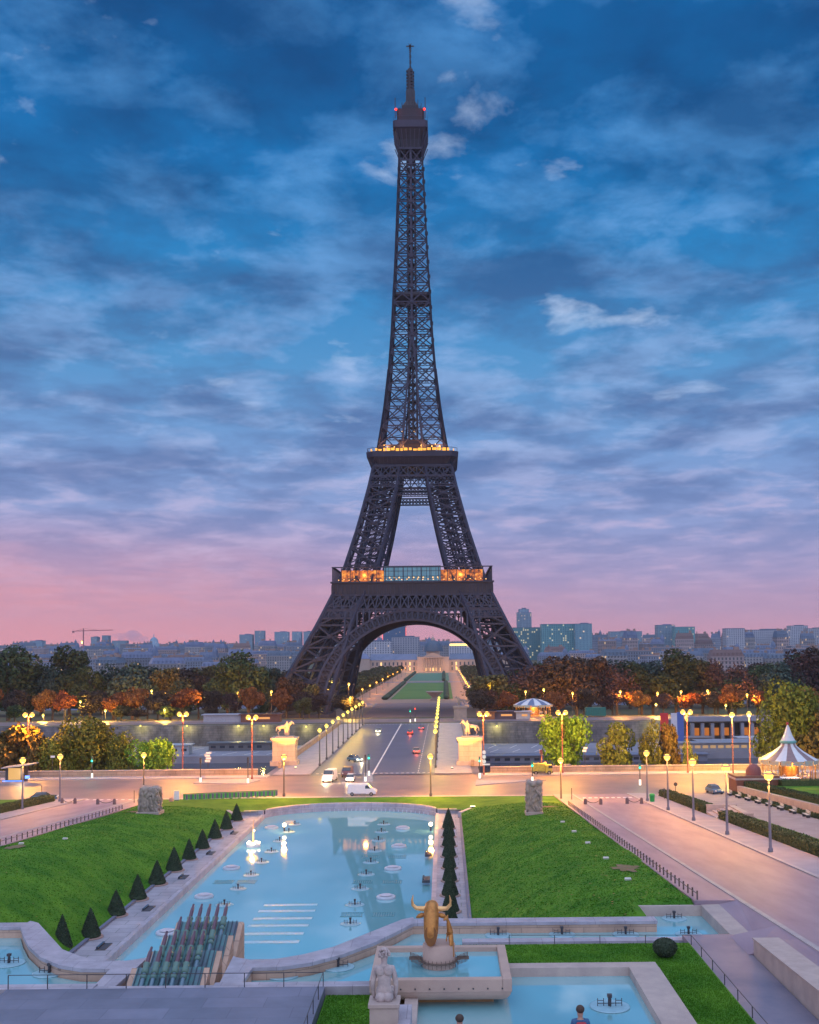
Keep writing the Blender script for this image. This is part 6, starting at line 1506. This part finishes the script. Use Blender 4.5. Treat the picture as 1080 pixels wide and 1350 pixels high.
b.build('ribs', mat('teal_rib', (.02, .12, .10), .6), t)
# stalls by the carousel
for i, (x, w_, c, lb) in enumerate([(662, 12, (.10, .07, .10), 'dark roofed snack kiosk right of the far bridge end'), (640, 6, (.3, .12, .06), 'small red lit kiosk at the far right bridge end'), (688, 5, (.5, .45, .45), 'white stall just left of the far carousel'), (318, 26, (.35, .37, .45), 'long pale roofed shelter on the far quay left of the bridge'), (345, 14, (.18, .07, .05), 'red brown kiosk on the far quay left of the bridge')]):
    Y = 386 - i; X = (x - 586) / F * Y; t = thing('snack_kiosk', lb, 'kiosk', (X, Y, 4.9)); m_ = mat('kiosk_c%d' % i, c, .6)
    MB().box((0, 0, 1.3), (w_, 4, 2.6)).build('wall', m_, t); MB().box((0, 0, 2.8), (w_ + 1.4, 5.4, .3)).build('roof', m_, t); MB().box((w_ * .1, -2.03, 1.5), (min(w_ * .4, 4), .06, .7)).build('window', glow('stall_window', (1, .42, .12), .8), t)
# ---------------------------------------------------------------- park beyond: lawns, paths, hedges
def flat(name, x0, x1, y0, y1, z, m, kind='structure'):
    o = MB().strip([(x0, y0, z), (x0, y1, z)], [(x1, y0, z), (x1, y1, z)]).build(name, m); o['kind'] = kind; return o
flat('quay_road', -900, 900, 372, 392, 4.99, M_ASPH)
flat('park_path', AX - 40, AX + 38, 470, 1400, .03, M_SAND)
flat('park_road', -300, 300, 560, 600, .05, M_ASPHD)
flat('grass_lawn', AX - 17.5, AX + 20.5, 645, 955, .08, mat('park_grass', (.05, .14, .02), .9, c2=(.08, .18, .03), scale=.03), 'stuff')
flat('grass_lawn', AX - 19, AX + 20, 1010, 1330, .08, mat('park_grass_teal', (.05, .16, .10), .9, c2=(.10, .20, .12), scale=.03, stretch=(.2, 3, 1)), 'stuff')
flat('park_road', AX - 120, AX + 120, 960, 985, .10, M_ASPHD)
struct(MB().strip([(AX - 22, 394, 4.95), (AX - 22, 452, .4), (AX - 22, 600, .06)], [(AX + 22, 394, 4.95), (AX + 22, 452, .4), (AX + 22, 600, .06)]).build('esplanade', mat('esplanade_red', (.26, .17, .16), .8, c2=(.2, .14, .14), scale=.06)))
def farhedge(x0, x1, y0, y1, h, lb):
    t = MB()
    n = int((y1 - y0) / 6)
    for k in range(n): t.sphere(((x0 + x1) / 2, y0 + (k + .5) * 6, h * .45), (x1 - x0) * .62, 8, 6, 1, 3.6 / (x1 - x0) * 1.2, h / (x1 - x0) * .9)
    tag(t.build('hedge', M_TOPI), lb, 'hedge')
farhedge(AX - 22.5, AX - 19, 640, 955, 2.2, 'low dark hedge along the left side of the first long lawn'); farhedge(AX + 15, AX + 18, 640, 955, 2.2, 'low dark hedge along the right side of the first long lawn')
farhedge(AX - 23, AX - 20, 1000, 1330, 3, 'dark hedge along the left side of the farther long lawn'); farhedge(AX + 13, AX + 16, 1000, 1330, 3, 'dark hedge along the right side of the farther long lawn')
p = gy(573, 922, 628); t = thing('stone_vase', 'large pale stone vase at the near end of the long lawn behind the tower', 'vase', (p.x, 628, 0)); MB().lathe([(2.6, 0), (2.6, 1), (1.6, 1.3), (1.8, 2.2), (4.6, 4.6), (5.2, 5), (5.2, 5.4), (.1, 5.3)], n=20).build('bowl', M_STONE, t)
# ---------------------------------------------------------------- trees
def crown_mesh(name, m, h, r, n, leaf, seed, lobes=16, z0=.28, flat=.9):
    rnd = random.Random(seed); L_ = []
    for i in range(lobes):
        while True:
            p = Vector((rnd.uniform(-1, 1), rnd.uniform(-1, 1), rnd.uniform(-1, 1)))
            if p.length < 1: break
        c = Vector((p.x * r * .66, p.y * r * .66, h * (z0 + (1 - z0) * (.46 + .40 * p.z)))); L_.append((c, r * rnd.uniform(.26, .46) * (1.1 - .25 * abs(p.z))))
    b = MB()
    for i in range(n):
        c, rr_ = L_[rnd.randrange(lobes)]; d = Vector((rnd.gauss(0, 1), rnd.gauss(0, 1), rnd.gauss(0, 1))).normalized()
        q = c + Vector((d.x, d.y, d.z * flat)) * rr_ * (rnd.uniform(.72, 1.06) if rnd.random() < .85 else rnd.uniform(.3, 1.25))
        nn = (d * .8 + Vector((rnd.gauss(0, .6), rnd.gauss(0, .6), rnd.gauss(0, .6) + .3))).normalized(); u = nn.orthogonal().normalized(); u.rotate(Matrix.Rotation(rnd.random() * 6.28, 3, nn)); v = nn.cross(u)
        s_ = leaf * rnd.uniform(.6, 1.4); b.add([q - u * s_, q - v * s_ * .7, q + u * s_, q + v * s_ * .7], [(0, 1, 2, 3)])
    me = bpy.data.meshes.new('crown'); me.from_pydata(b.v, [], b.f); me.materials.append(m)
    t = MB(); t.tube([(0, 0, -.5), (0, 0, h * z0 * .8), (r * .03, 0, h * .5), (0, r * .03, h * .8)], [h * .026, h * .021, h * .014, h * .004], 8)
    for c, rr_ in L_[:9]: t.tube([(0, 0, h * z0 * rnd.uniform(.7, 1.3)), c * .5 + Vector((0, 0, h * .12)), c + Vector((0, 0, rr_ * .2))], [h * .011, h * .007, h * .002], 5)
    return me, t.mesh('trunk', M_BARK)
def leafm(nm, c, c2, tr=.0): return mat(nm, c, .85, c2=c2, scale=.25, island=.45, objr=.22, spec=.2)
L_DARK = leafm('leaf_dark', (.022, .045, .022), (.045, .060, .022)); L_OLIVE = leafm('leaf_olive', (.06, .06, .022), (.09, .075, .03)); L_RUST = leafm('leaf_rust', (.060, .038, .026), (.045, .036, .03))
L_ORANGE = leafm('leaf_orange', (.26, .09, .022), (.15, .055, .025)); L_GREEN = leafm('leaf_green', (.08, .11, .018), (.15, .16, .025)); L_LIME = leafm('leaf_lime', (.08, .20, .02), (.15, .26, .03)); L_BLUE = leafm('leaf_bluish', (.025, .05, .04), (.04, .06, .05)); L_PURP = leafm('leaf_purple', (.05, .03, .035), (.07, .04, .035)); L_GOLD = leafm('leaf_gold', (.12, .10, .025), (.10, .065, .02))
PRO = {}
def proto(kind, var):
    k = (kind, var)
    if k not in PRO:
        m, hh, r, n, lf, lob, z0 = dict(dark=(L_DARK, 24, 9.5, 5200, .50, 20, .18), olive=(L_OLIVE, 20, 8, 4500, .48, 16, .2), rust=(L_RUST, 18, 8, 4200, .46, 16, .22), blue=(L_BLUE, 22, 9, 4600, .5, 18, .15), purp=(L_PURP, 20, 8.5, 2300, .42, 16, .25),
            orange=(L_ORANGE, 9, 5.0, 2600, .34, 12, .38), gold=(L_GOLD, 10, 4.5, 2600, .34, 12, .3), lime=(L_LIME, 12, 5.4, 5400, .25, 11, .34), loose=(L_GREEN, 12, 5.4, 2600, .26, 9, .36), green=(L_GREEN, 17, 8.5, 11000, .30, 26, .14), alley=(L_OLIVE, 9, 4.6, 900, .75, 9, .25))[kind]
        PRO[k] = (*crown_mesh(kind, m, hh, r, n, lf, hash(kind) % 97 * 0 + sum(map(ord, kind)) + var * 31, lob, z0), hh, r)
    return PRO[k]
GZ = lerp_tab(SOUTH)
TREES = []
def tree(kind, var, X, Y, z, h, w, lb, cat='tree', group=None):
    cm, tm, hh, r = proto(kind, var); t = thing(dict(dark='broadleaf_tree', olive='broadleaf_tree', rust='autumn_tree', blue='broadleaf_tree', purp='autumn_tree', loose='young_tree', orange='autumn_tree', gold='autumn_tree', lime='young_tree', green='broadleaf_tree', alley='clipped_tree')[kind], lb, cat, (X, Y, z), random.random() * 6.28, group)
    t.scale = (w / 2 / r, w / 2 / r, h / hh)
    for nm, me in (('crown', cm), ('trunk', tm)): o = bpy.data.objects.new(nm, me); col.objects.link(o); o.parent = t
    return t
CN = dict(dark='dark green', olive='olive green', rust='rust brown', blue='bluish green', purp='purple brown', orange='orange lit', gold='golden', lime='bright green', green='green')
def treerow(items, Y, grp, where, zf=None):
    cnt = {}
    for (x, ty, w, kind) in sorted(items):
        YY = Y + random.uniform(-6, 6); z = GZ(YY) if zf is None else zf; top = gy(x, ty, YY).z; X = gy(x, ty, YY).x; cnt[kind] = cnt.get(kind, 0) + 1
        tree(kind, cnt[kind] % 2, X, YY, z, top - z, (1.32 if w >= 44 and Y > 440 else 1.12) * w * YY / F, '%s tree, %s such %s' % (CN[kind], ORD[cnt[kind] - 1], where), group=grp)
# nearer big ones
treerow([(12, 846, 70, 'dark'), (40, 872, 60, 'dark'), (92, 846, 62, 'dark'), (70, 868, 40, 'blue'), (118, 872, 40, 'dark'), (150, 866, 50, 'blue'), (175, 862, 60, 'blue'), (195, 880, 36, 'purp'), (225, 874, 50, 'olive'), (262, 886, 42, 'rust'), (240, 890, 40, 'blue'), (300, 862, 50, 'dark'), (328, 853, 62, 'dark'), (356, 884, 40, 'blue'), (378, 888, 46, 'rust'), (408, 900, 34, 'olive')], 455, 'tall trees of the park beyond the river', 'from left in front park row left of tower')
treerow([(-5, 905, 60, 'purp'), (135, 886, 60, 'purp'), (280, 872, 50, 'olive'), (205, 870, 60, 'blue'), (55, 880, 60, 'blue'), (345, 870, 50, 'blue'), (395, 878, 50, 'rust'), (425, 905, 40, 'rust'), (250, 876, 44, 'rust'), (110, 905, 60, 'dark'), (20, 908, 60, 'dark'), (165, 905, 60, 'rust'), (310, 902, 60, 'rust'), (225, 905, 60, 'dark')], 520, 'trees of the back park row', 'from left in back park row left of tower')
treerow([(655, 884, 60, 'olive'), (700, 866, 60, 'purp'), (735, 858, 56, 'rust'), (775, 860, 62, 'rust'), (812, 866, 50, 'purp'), (845, 870, 50, 'dark'), (890, 851, 62, 'dark'), (925, 868, 50, 'olive'), (945, 864, 40, 'purp'), (968, 868, 44, 'purp'), (998, 874, 50, 'dark'), (1025, 862, 52, 'blue'), (1050, 850, 66, 'purp'), (1085, 846, 60, 'rust'), (675, 898, 44, 'dark'), (640, 905, 40, 'purp'), (960, 890, 50, 'dark'), (760, 895, 60, 'purp'), (860, 892, 50, 'rust')], 450, 'tall trees of the park beyond the river', 'from left in front park row right of tower')
treerow([(760, 858, 60, 'blue'), (800, 862, 60, 'blue'), (830, 868, 60, 'dark'), (870, 862, 60, 'blue'), (720, 870, 60, 'dark'), (680, 880, 60, 'dark'), (910, 866, 60, 'dark'), (985, 866, 60, 'purp'), (1065, 856, 60, 'dark'), (1015, 872, 60, 'dark'), (645, 888, 60, 'purp'), (950, 880, 60, 'blue')], 530, 'trees of the back park row', 'from left in back park row right of tower')
# orange row on the far quay
oi = []
for x in list(range(-8, 470, 31)): oi.append((x + random.uniform(-7, 7), random.uniform(905, 914), random.uniform(32, 44), random.choice(['orange', 'orange', 'rust', 'purp', 'orange', 'rust'])))
treerow(oi, 408, 'small autumn trees along the far quay', 'from left in far quay row left of bridge')
oi = []
for x in list(range(640, 1100, 33)):
    if 684 < x < 722: continue
    oi.append((x + random.uniform(-7, 7), random.uniform(903, 914), random.uniform(30, 42), random.choice(['orange', 'rust', 'orange', 'purp'])))
treerow(oi, 410, 'small autumn trees along the far quay', 'from left in far quay row right of bridge')
treerow([(225, 929, 30, 'dark'), (160, 928, 34, 'olive'), (400, 918, 26, 'olive'), (182, 934, 26, 'rust'), (345, 926, 22, 'dark'), (20, 928, 30, 'dark'), (275, 932, 26, 'rust')], 398, 'shrubs behind the far quay wall', 'from the left, low behind the far quay wall')
# near trees on the lower near quay
def near(x, ty, w, kind, Y, lb, z=-2): 
    p = gy(x, ty, Y); tree(kind, near.k % 2, p.x, Y, z, p.z - z, 1.22 * w * Y / F, lb); near.k += 1
near.k = 0
near(118, 940, 92, 'green', 231, 'big broad green tree left of centre on the near quay'); near(82, 962, 60, 'green', 228, 'shorter yellowing tree left of the big quay tree'); near(158, 962, 50, 'green', 229, 'narrow green tree overlapping the right of the big quay tree')
near(204, 964, 56, 'lime', 228, 'lone round yellow green tree left of the small grey hut'); near(25, 952, 64, 'gold', 230, 'yellow leaved tree behind the lit kiosk'); near(60, 972, 40, 'gold', 227, 'small golden tree right of the lit kiosk'); near(-10, 960, 50, 'gold', 228, 'golden tree cut by the left picture edge')
near(743, 929, 62, 'lime', 231, 'bright green tree glowing around the twin quay lamp'); near(814, 946, 56, 'loose', 228, 'open green tree between the bright tree and the banners'); near(858, 950, 36, 'loose', 227, 'slender pale green tree left of the banners'); near(882, 950, 30, 'gold', 228, 'small yellow green tree in front of the banners'); near(908, 976, 26, 'loose', 225, 'low yellow green tree right of the banners')
near(1042, 892, 92, 'green', 240, 'very large dense green tree behind the right carousel'); near(1078, 930, 60, 'gold', 232, 'golden lit tree at the right edge behind the carousel')
# clipped rows beside the long lawns
for s_, nm in ((-1, 'left'), (1, 'right')):
    k = 0
    for col_ in (0, 1, 2):
        for y in range(620, 1340, 34 + col_ * 6):
            X = AX + s_ * (40 + col_ * 11) + random.uniform(-1, 1)
            tree('alley', k % 2, X, y, 0, 10.5, 13, 'clipped olive brown tree in the long avenue row %s of the park lawns' % nm, group='clipped avenue trees %s of the lawns' % nm); k += 1
# ---------------------------------------------------------------- the city beyond
FAC = [facade('facade_cream', (.30, .29, .32), (.07, .08, .11), None, 3.4, 3.3, .05), facade('facade_grey', (.20, .23, .31), (.06, .07, .10), None, 3.0, 3.1, .03), facade('facade_rose', (.32, .25, .26), (.07, .07, .09), None, 3.8, 3.4, .05)]
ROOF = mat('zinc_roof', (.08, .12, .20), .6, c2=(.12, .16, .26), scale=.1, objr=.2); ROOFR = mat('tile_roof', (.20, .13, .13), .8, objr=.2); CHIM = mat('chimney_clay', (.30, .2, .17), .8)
CP = {}
def cbuild(var):
    if var in CP: return CP[var]
    rnd = random.Random(var * 7 + 1); w_ = rnd.choice([26, 34, 44, 58]); h_ = rnd.uniform(17, 23); d_ = 16; b = MB().box((0, 0, h_ / 2), (w_, d_, h_)); b.box((0, -d_ / 2 - .3, h_ - 3.4), (w_, .8, .3)); b.box((0, 0, h_), (w_ + .8, d_ + .8, .5))
    wm_ = b.mesh('wall', FAC[var % 3]); b = MB(); k = (7.0, 5.0, 6.2, 1.2)[var % 4]; i_ = 2.6
    vs = [(-w_ / 2, -d_ / 2, h_ + .26), (w_ / 2, -d_ / 2, h_ + .26), (w_ / 2, d_ / 2, h_ + .26), (-w_ / 2, d_ / 2, h_ + .26), (-w_ / 2 + i_, -d_ / 2 + i_, h_ + k), (w_ / 2 - i_, -d_ / 2 + i_, h_ + k), (w_ / 2 - i_, d_ / 2 - i_, h_ + k), (-w_ / 2 + i_, d_ / 2 - i_, h_ + k)]
    b.add(vs, [(3, 2, 1, 0), (4, 5, 6, 7), (0, 1, 5, 4), (1, 2, 6, 5), (2, 3, 7, 6), (3, 0, 4, 7)])
    if k > 2:
        for q in range(int(w_ / 4)): b.box((-w_ / 2 + 3 + q * 4, -d_ / 2 + 1.0, h_ + 2.2), (1.7, 1.6, 2.6))
        if var % 3 == 1: b.lathe([(4, h_ + k * .5), (4, h_ + k), (3.2, h_ + k + 3), (1.2, h_ + k + 4.8), (.2, h_ + k + 7)], (w_ * .36, -3, 0), 10)
    rm = b.mesh('roof', ROOF if var % 5 != 2 else ROOFR); b = MB()
    for q in range(rnd.randint(2, 5)): x = rnd.uniform(-w_ / 2 + 2, w_ / 2 - 2); b.box((x, rnd.uniform(-2, 3), h_ + k + 1), (rnd.uniform(2, 5), 1.2, 3.0))
    b.box((rnd.uniform(-w_ / 3, w_ / 3), 1, h_ + k + .8), (5, 4, 2.4))
    CP[var] = (wm_, rm, b.mesh('chimney', CHIM), w_, h_); return CP[var]
cnt = 0
TN = ['cream', 'grey', 'rose']
for Y, sp in ((1080, 50), (1250, 52), (1480, 60), (1750, 66), (2050, 74), (2450, 84), (2950, 100), (3500, 130)):
    x = -.44 * Y
    while x < .38 * Y:
        var = random.randrange(12); cm = cbuild(var); xx = x + cm[3] / 2
        px_ = 586 + F * xx / Y
        skip = (Y < 1600 and 400 < px_ < 700) or (1600 < Y < 1800 and 470 < px_ < 640) or (Y < 1300 and 380 < px_ < 720) or (1000 < Y < 1300 and 330 < px_ < 780)
        if not skip:
            side_ = 'left of the tower' if px_ < 400 else ('seen through the arch' if px_ < 690 else 'right of the tower')
            t = thing('apartment_building', '%s apartment block with %s roof in the far city %s' % (TN[var % 3], 'red brown' if var % 5 == 2 else 'zinc grey', side_), 'building', (xx, Y + random.uniform(-30, 30), GZ(Y) - .5), R(random.choice([-20, -8, 0, 6, 14, 25])), 'far city apartment blocks %s' % side_)
            s_ = random.uniform(.88, 1.22) if Y < 1900 else (random.uniform(1.3, 2.15) if px_ > 690 else random.uniform(1.15, 1.6)); t.scale = (1, 1, s_)
            for nm, me in zip(('wall', 'roof', 'chimney'), cm[:3]):
                o = bpy.data.objects.new(nm, me); col.objects.link(o); o.parent = t
            cnt += 1
        x += cm[3] + random.uniform(2, sp * .55)
def block(x0, x1, ytop, Y, lb, m, name='office_tower', steps=None, d=30, roofm=None, extra=True):
    a, c_ = gy(x0, ytop, Y), gy(x1, ytop, Y); z0 = GZ(Y); h_ = max(a.z, c_.z) - z0; w_ = c_.x - a.x
    t = thing(name, lb, 'building', ((a.x + c_.x) / 2, Y, z0)); b = MB().box((0, 0, h_ / 2), (w_, d, h_)).build('wall', m, t)
    b = MB()
    if extra: b.box((w_ * .1, 0, h_ + 1.2), (w_ * .45, d * .5, 2.4)); 
    b.box((0, 0, h_ + .4), (w_ * 1.01, d * 1.01, .8)); b.build('roof', roofm or ROOF, t); return t, w_, h_
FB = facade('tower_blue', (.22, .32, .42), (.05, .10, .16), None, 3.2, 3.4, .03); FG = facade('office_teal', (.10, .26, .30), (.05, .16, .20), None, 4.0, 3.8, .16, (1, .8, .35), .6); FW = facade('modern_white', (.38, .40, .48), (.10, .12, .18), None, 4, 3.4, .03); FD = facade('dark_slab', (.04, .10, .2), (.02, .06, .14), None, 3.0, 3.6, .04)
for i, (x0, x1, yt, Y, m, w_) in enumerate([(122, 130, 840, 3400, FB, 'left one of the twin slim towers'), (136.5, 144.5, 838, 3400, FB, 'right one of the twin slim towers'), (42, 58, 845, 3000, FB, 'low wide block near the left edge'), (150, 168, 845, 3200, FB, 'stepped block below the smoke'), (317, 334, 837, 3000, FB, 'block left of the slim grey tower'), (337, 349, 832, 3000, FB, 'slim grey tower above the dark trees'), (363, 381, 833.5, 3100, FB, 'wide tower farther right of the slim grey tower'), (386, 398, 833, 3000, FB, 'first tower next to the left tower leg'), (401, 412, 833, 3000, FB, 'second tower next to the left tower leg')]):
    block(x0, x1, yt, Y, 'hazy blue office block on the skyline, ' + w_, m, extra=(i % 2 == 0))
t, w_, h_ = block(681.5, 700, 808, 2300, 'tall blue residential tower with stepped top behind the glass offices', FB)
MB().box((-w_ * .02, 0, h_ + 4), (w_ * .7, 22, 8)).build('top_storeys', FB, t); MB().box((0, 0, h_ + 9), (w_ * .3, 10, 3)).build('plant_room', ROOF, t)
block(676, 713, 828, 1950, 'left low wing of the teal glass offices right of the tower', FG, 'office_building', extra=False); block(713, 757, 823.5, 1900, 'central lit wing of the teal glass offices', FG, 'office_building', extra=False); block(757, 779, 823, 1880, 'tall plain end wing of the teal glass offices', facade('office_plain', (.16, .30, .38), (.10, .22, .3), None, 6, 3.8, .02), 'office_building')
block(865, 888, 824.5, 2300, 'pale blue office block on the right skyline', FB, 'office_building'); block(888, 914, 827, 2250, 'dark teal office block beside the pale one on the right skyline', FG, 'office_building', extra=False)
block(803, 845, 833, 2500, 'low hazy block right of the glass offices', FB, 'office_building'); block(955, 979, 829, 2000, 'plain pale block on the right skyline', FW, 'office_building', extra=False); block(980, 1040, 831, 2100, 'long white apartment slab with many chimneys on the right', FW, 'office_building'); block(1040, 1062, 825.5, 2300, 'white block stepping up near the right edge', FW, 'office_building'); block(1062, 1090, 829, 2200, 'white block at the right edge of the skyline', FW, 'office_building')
t, w_, h_ = block(505, 535.5, 826.5, 2600, 'dark blue slab tower seen through the arch', FD)
for s_ in (-1, 1): MB().box((s_ * w_ / 2, -15.5, h_ * .72), (.8, .8, h_ * .5)).build('red_edge_light', glow('red_edge', (1, .12, .06), 2.5), t)
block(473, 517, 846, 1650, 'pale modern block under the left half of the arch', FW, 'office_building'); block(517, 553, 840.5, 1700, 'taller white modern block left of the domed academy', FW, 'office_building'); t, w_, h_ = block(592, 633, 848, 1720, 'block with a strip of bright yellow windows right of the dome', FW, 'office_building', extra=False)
MB().box((-w_ * .1, -15.2, h_ - 2.6), (w_ * .75, .3, 3.2)).build('lit_windows', glow('yellow_windows', (1, .66, .16), 2.5), t)
# domes on the left skyline
t = thing('domed_church', 'small hazy domed church on the left skyline', 'church', (gy(203, 840, 3300).x, 3300, GZ(3300))); MB().lathe([(17, 0), (17, 32), (14, 34), (12, 44), (7, 50), (1.5, 53), (1, 62)], n=16).build('dome', FB, t); MB().box((0, 0, 12), (70, 30, 24)).build('wall', FB, t)
# smoke above the roofs on the left
b = MB(); rr = random.Random(4)
for i in range(13):
    p = gy(150 + i * 3.6, 838 + (i / 13) * 5 - (2 if 3 < i < 9 else 0) + rr.uniform(-1.5, 1.5), 2900); b.sphere(p, rr.uniform(7, 15) * (1.25 if 3 < i < 10 else .8), 14, 10, 1.25, 1, .85)
sm_ = bpy.data.materials.new('smoke'); sm_.use_nodes = True; st = sm_.node_tree; st.nodes.clear()
sv_ = st.nodes.new('ShaderNodeVolumePrincipled'); sv_.inputs['Color'].default_value = (.55, .65, .9, 1); sv_.inputs['Density'].default_value = .022
so_ = st.nodes.new('ShaderNodeOutputMaterial'); st.links.new(sv_.outputs[0], so_.inputs['Volume'])
stuff(b.build('smoke_plume', sm_))
# crane
p = gy(110, 850, 2500); t = thing('tower_crane', 'thin tower crane above the roofs on the left skyline', 'crane', (p.x, 2500, GZ(2500))); zt = gy(110, 832, 2500).z - GZ(2500); cm_ = mat('crane_red', (.35, .12, .12), .6)
MB().bar((0, 0, 0), (0, 0, zt + 6), 2.2).build('mast', cm_, t); b = MB().bar((-26, 0, zt), (70, 0, zt + 2), 1.6, 1.6); b.bar((0, 0, zt + 6), (40, 0, zt + 1.5), .6); b.bar((0, 0, zt + 6), (-20, 0, zt), .6); b.box((-24, 0, zt - 2), (5, 2, 4)); b.build('jib', cm_, t)
# domed academy closing the park
t = thing('domed_academy', 'long palace with central dome and portico closing the park view', 'palace', (AX + .5, 1400, 0)); sm = mat('palace_stone', (.42, .32, .27), .8, c2=(.36, .28, .25), scale=.1)
MB().box((0, 0, 10), (42, 22, 20)).build('central_wall', sm, t)
for s_ in (-1, 1): MB().box((s_ * 52, 2, 8), (62, 18, 16)).build('wing_wall', sm, t); MB().box((s_ * 92, 0, 9), (18, 20, 18)).build('pavilion_wall', sm, t)
for s_ in (-1, 1):
    b = MB(); w2 = 31; vs = [(-w2, -9.5, 16), (w2, -9.5, 16), (w2, 9.5, 16), (-w2, 9.5, 16), (-w2 + 1, 0, 24), (w2 - 1, 0, 24)]
    b.add([(x + s_ * 52, y + 2, z) for x, y, z in vs], [(0, 1, 5, 4), (2, 3, 4, 5), (1, 2, 5), (3, 0, 4), (3, 2, 1, 0)]); b.build('roof', ROOF, t)
    b = MB(); vs = [(-9.5, -10.5, 18), (9.5, -10.5, 18), (9.5, 10.5, 18), (-9.5, 10.5, 18), (-4, -3, 25), (4, -3, 25), (4, 3, 25), (-4, 3, 25)]
    b.add([(x + s_ * 92, y, z) for x, y, z in vs], [(3, 2, 1, 0), (4, 5, 6, 7), (0, 1, 5, 4), (1, 2, 6, 5), (2, 3, 7, 6), (3, 0, 4, 7)]); b.build('roof', ROOF, t)
b = MB(); b.add([(-13, -13.5, 20), (13, -13.5, 20), (0, -13.5, 26), (-13, -9, 20), (13, -9, 20), (0, -9, 26)], [(0, 1, 2), (5, 4, 3), (0, 2, 5, 3), (1, 4, 5, 2), (0, 3, 4, 1)]); b.box((0, -12, 19.4), (27, 4.4, 1.4)); b.build('pediment', sm, t)
for k in range(8): MB().tube([(-11.5 + k * 3.3, -13, 1), (-11.5 + k * 3.3, -13, 18.8)], .75, 8).build('column', sm, t)
b = MB(); b.lathe([(12.5, 20), (12.5, 27), (13, 27.6)], n=4 * 1, smooth=False); bd = b.build('drum', sm, t); bd.rotation_euler.z = R(45)
dm = MB().lathe([(13.6, 27), (13, 31), (11.2, 35.5), (8, 39), (4.5, 41), (3.5, 41.5)], n=4 * 6).build('dome', mat('slate_dome', (.05, .09, .15), .5), t); MB().lathe([(2.6, 41), (2.6, 44), (.4, 46), (.2, 51)], n=10).build('lantern', sm, dm)
wmx = MB().box((0, 0, 0), (1.9, .3, 4.2)).mesh('window', mat('palace_window', (.05, .06, .09), .3)); wml = MB().box((0, 0, 0), (1.9, .3, 4.2)).mesh('window', glow('palace_lit', (1, .6, .22), 1.5))
for s_ in (-1, 1):
    for k in range(11):
        for z in (4.4, 11):
            o = bpy.data.objects.new('window', wml if (k * 3 + int(z)) % 7 == 0 else wmx); col.objects.link(o); o.parent = t; o.location = (s_ * (25 + k * 5.4), -7.1, z)
for k in (-2, -1, 0, 1, 2):
    o = bpy.data.objects.new('doorway', wml); col.objects.link(o); o.parent = t; o.location = (k * 4.4, -11.1, 3.5)
for x in (-34, -22, 22, 34, -8, 8): lamp_light(t, (x, -24, 5), 2600, (1, .5, .14), 1)
# ---------------------------------------------------------------- people
def person(loc, rz, lb, top, pants, h=1.75, pose='walk', bag=None):
    t = thing('person', lb, 'person', loc, rz); n_, e_ = man_nodes(h, pose); skinned('body', n_, e_, mat('skin', (.45, .27, .2), .6), t, 2, 0)
    # clothing as slightly larger shells
    n2 = [(x, y, z, r * 1.28) for x, y, z, r in n_]; names = 22
    T = [0, 1, 2, 3, 7, 8, 9, 11, 12, 13]; mp = {a: i for i, a in enumerate(T)}; E2 = [(a, b_) for a, b_ in e_ if a in mp and b_ in mp]
    skinned('jacket', [n2[i] for i in T], [(mp[a], mp[b_]) for a, b_ in E2], top, t, 2, 0)
    T = [0, 15, 16, 17, 19, 20, 21]; T = [0] + [i for i in range(len(n_)) if i in ()] + []
    idx = [0] + list(range(15, 23)); idx = [i for i in idx if i < len(n_)]
    mp = {a: i for i, a in enumerate(idx)}; E2 = [(a, b_) for a, b_ in e_ if a in mp and b_ in mp]; used = sorted({q for e in E2 for q in e}); mp = {a: i for i, a in enumerate(used)}
    skinned('trousers', [n2[i] for i in used], [(mp[a], mp[b_]) for a, b_ in E2], pants, t, 2, 0)
    MB().sphere((0, -.0, h * .955), .105 * h / 1.75, 12, 8, 1, 1.05, .95).build('hair', mat('dark_hair', (.06, .04, .03), .8), t)
    if bag: MB().box((0, -.2, h * .72), (.26, .16, .34)).build('backpack', bag, t, bevel=.06)
    return t
dk = mat('dark_cloth', (.03, .035, .05), .9); bl = mat('blue_cloth', (.04, .12, .25), .9); rd = mat('red_cloth', (.4, .04, .06), .9)
p = g(603.5, 981); person((p.x, p.y, 5.2), R(10), 'left one of two dark figures walking on the right footway of the bridge', dk, dk); p = g(612, 980); person((p.x, p.y, 5.2), R(-8), 'right one of two dark figures walking on the right footway of the bridge', dk, dk)
Yq = 26; p = gy(765, 1326, Yq); person((p.x, Yq, p.z - 1.75), 0, 'person in blue jacket with red backpack at the bottom right edge', bl, dk, 1.75, 'stand', rd)
p2_ = gy(606, 1338, Yq); person((p2_.x, Yq, p2_.z - 1.75), 0, 'person in blue jacket just showing at the bottom edge by the stone pedestal', bl, dk, 1.75, 'stand')
struct(MB().box((0, 22, p.z - 1.75 - .5), (40, 10, 1)).build('viewing_terrace', P))
# ---------------------------------------------------------------- air
hz = MB().box((0, 4200, 168), (15400, 8800, 350)).build('haze', None)
hm = bpy.data.materials.new('haze_air'); hm.use_nodes = True; ht = hm.node_tree; ht.nodes.clear()
pv = ht.nodes.new('ShaderNodeVolumePrincipled'); pv.inputs['Color'].default_value = (.62, .74, .95, 1); pv.inputs['Density'].default_value = HAZE; pv.inputs['Anisotropy'].default_value = .0
om = ht.nodes.new('ShaderNodeOutputMaterial'); ht.links.new(pv.outputs[0], om.inputs['Volume'])
hz.data.materials.clear(); hz.data.materials.append(hm); stuff(hz)
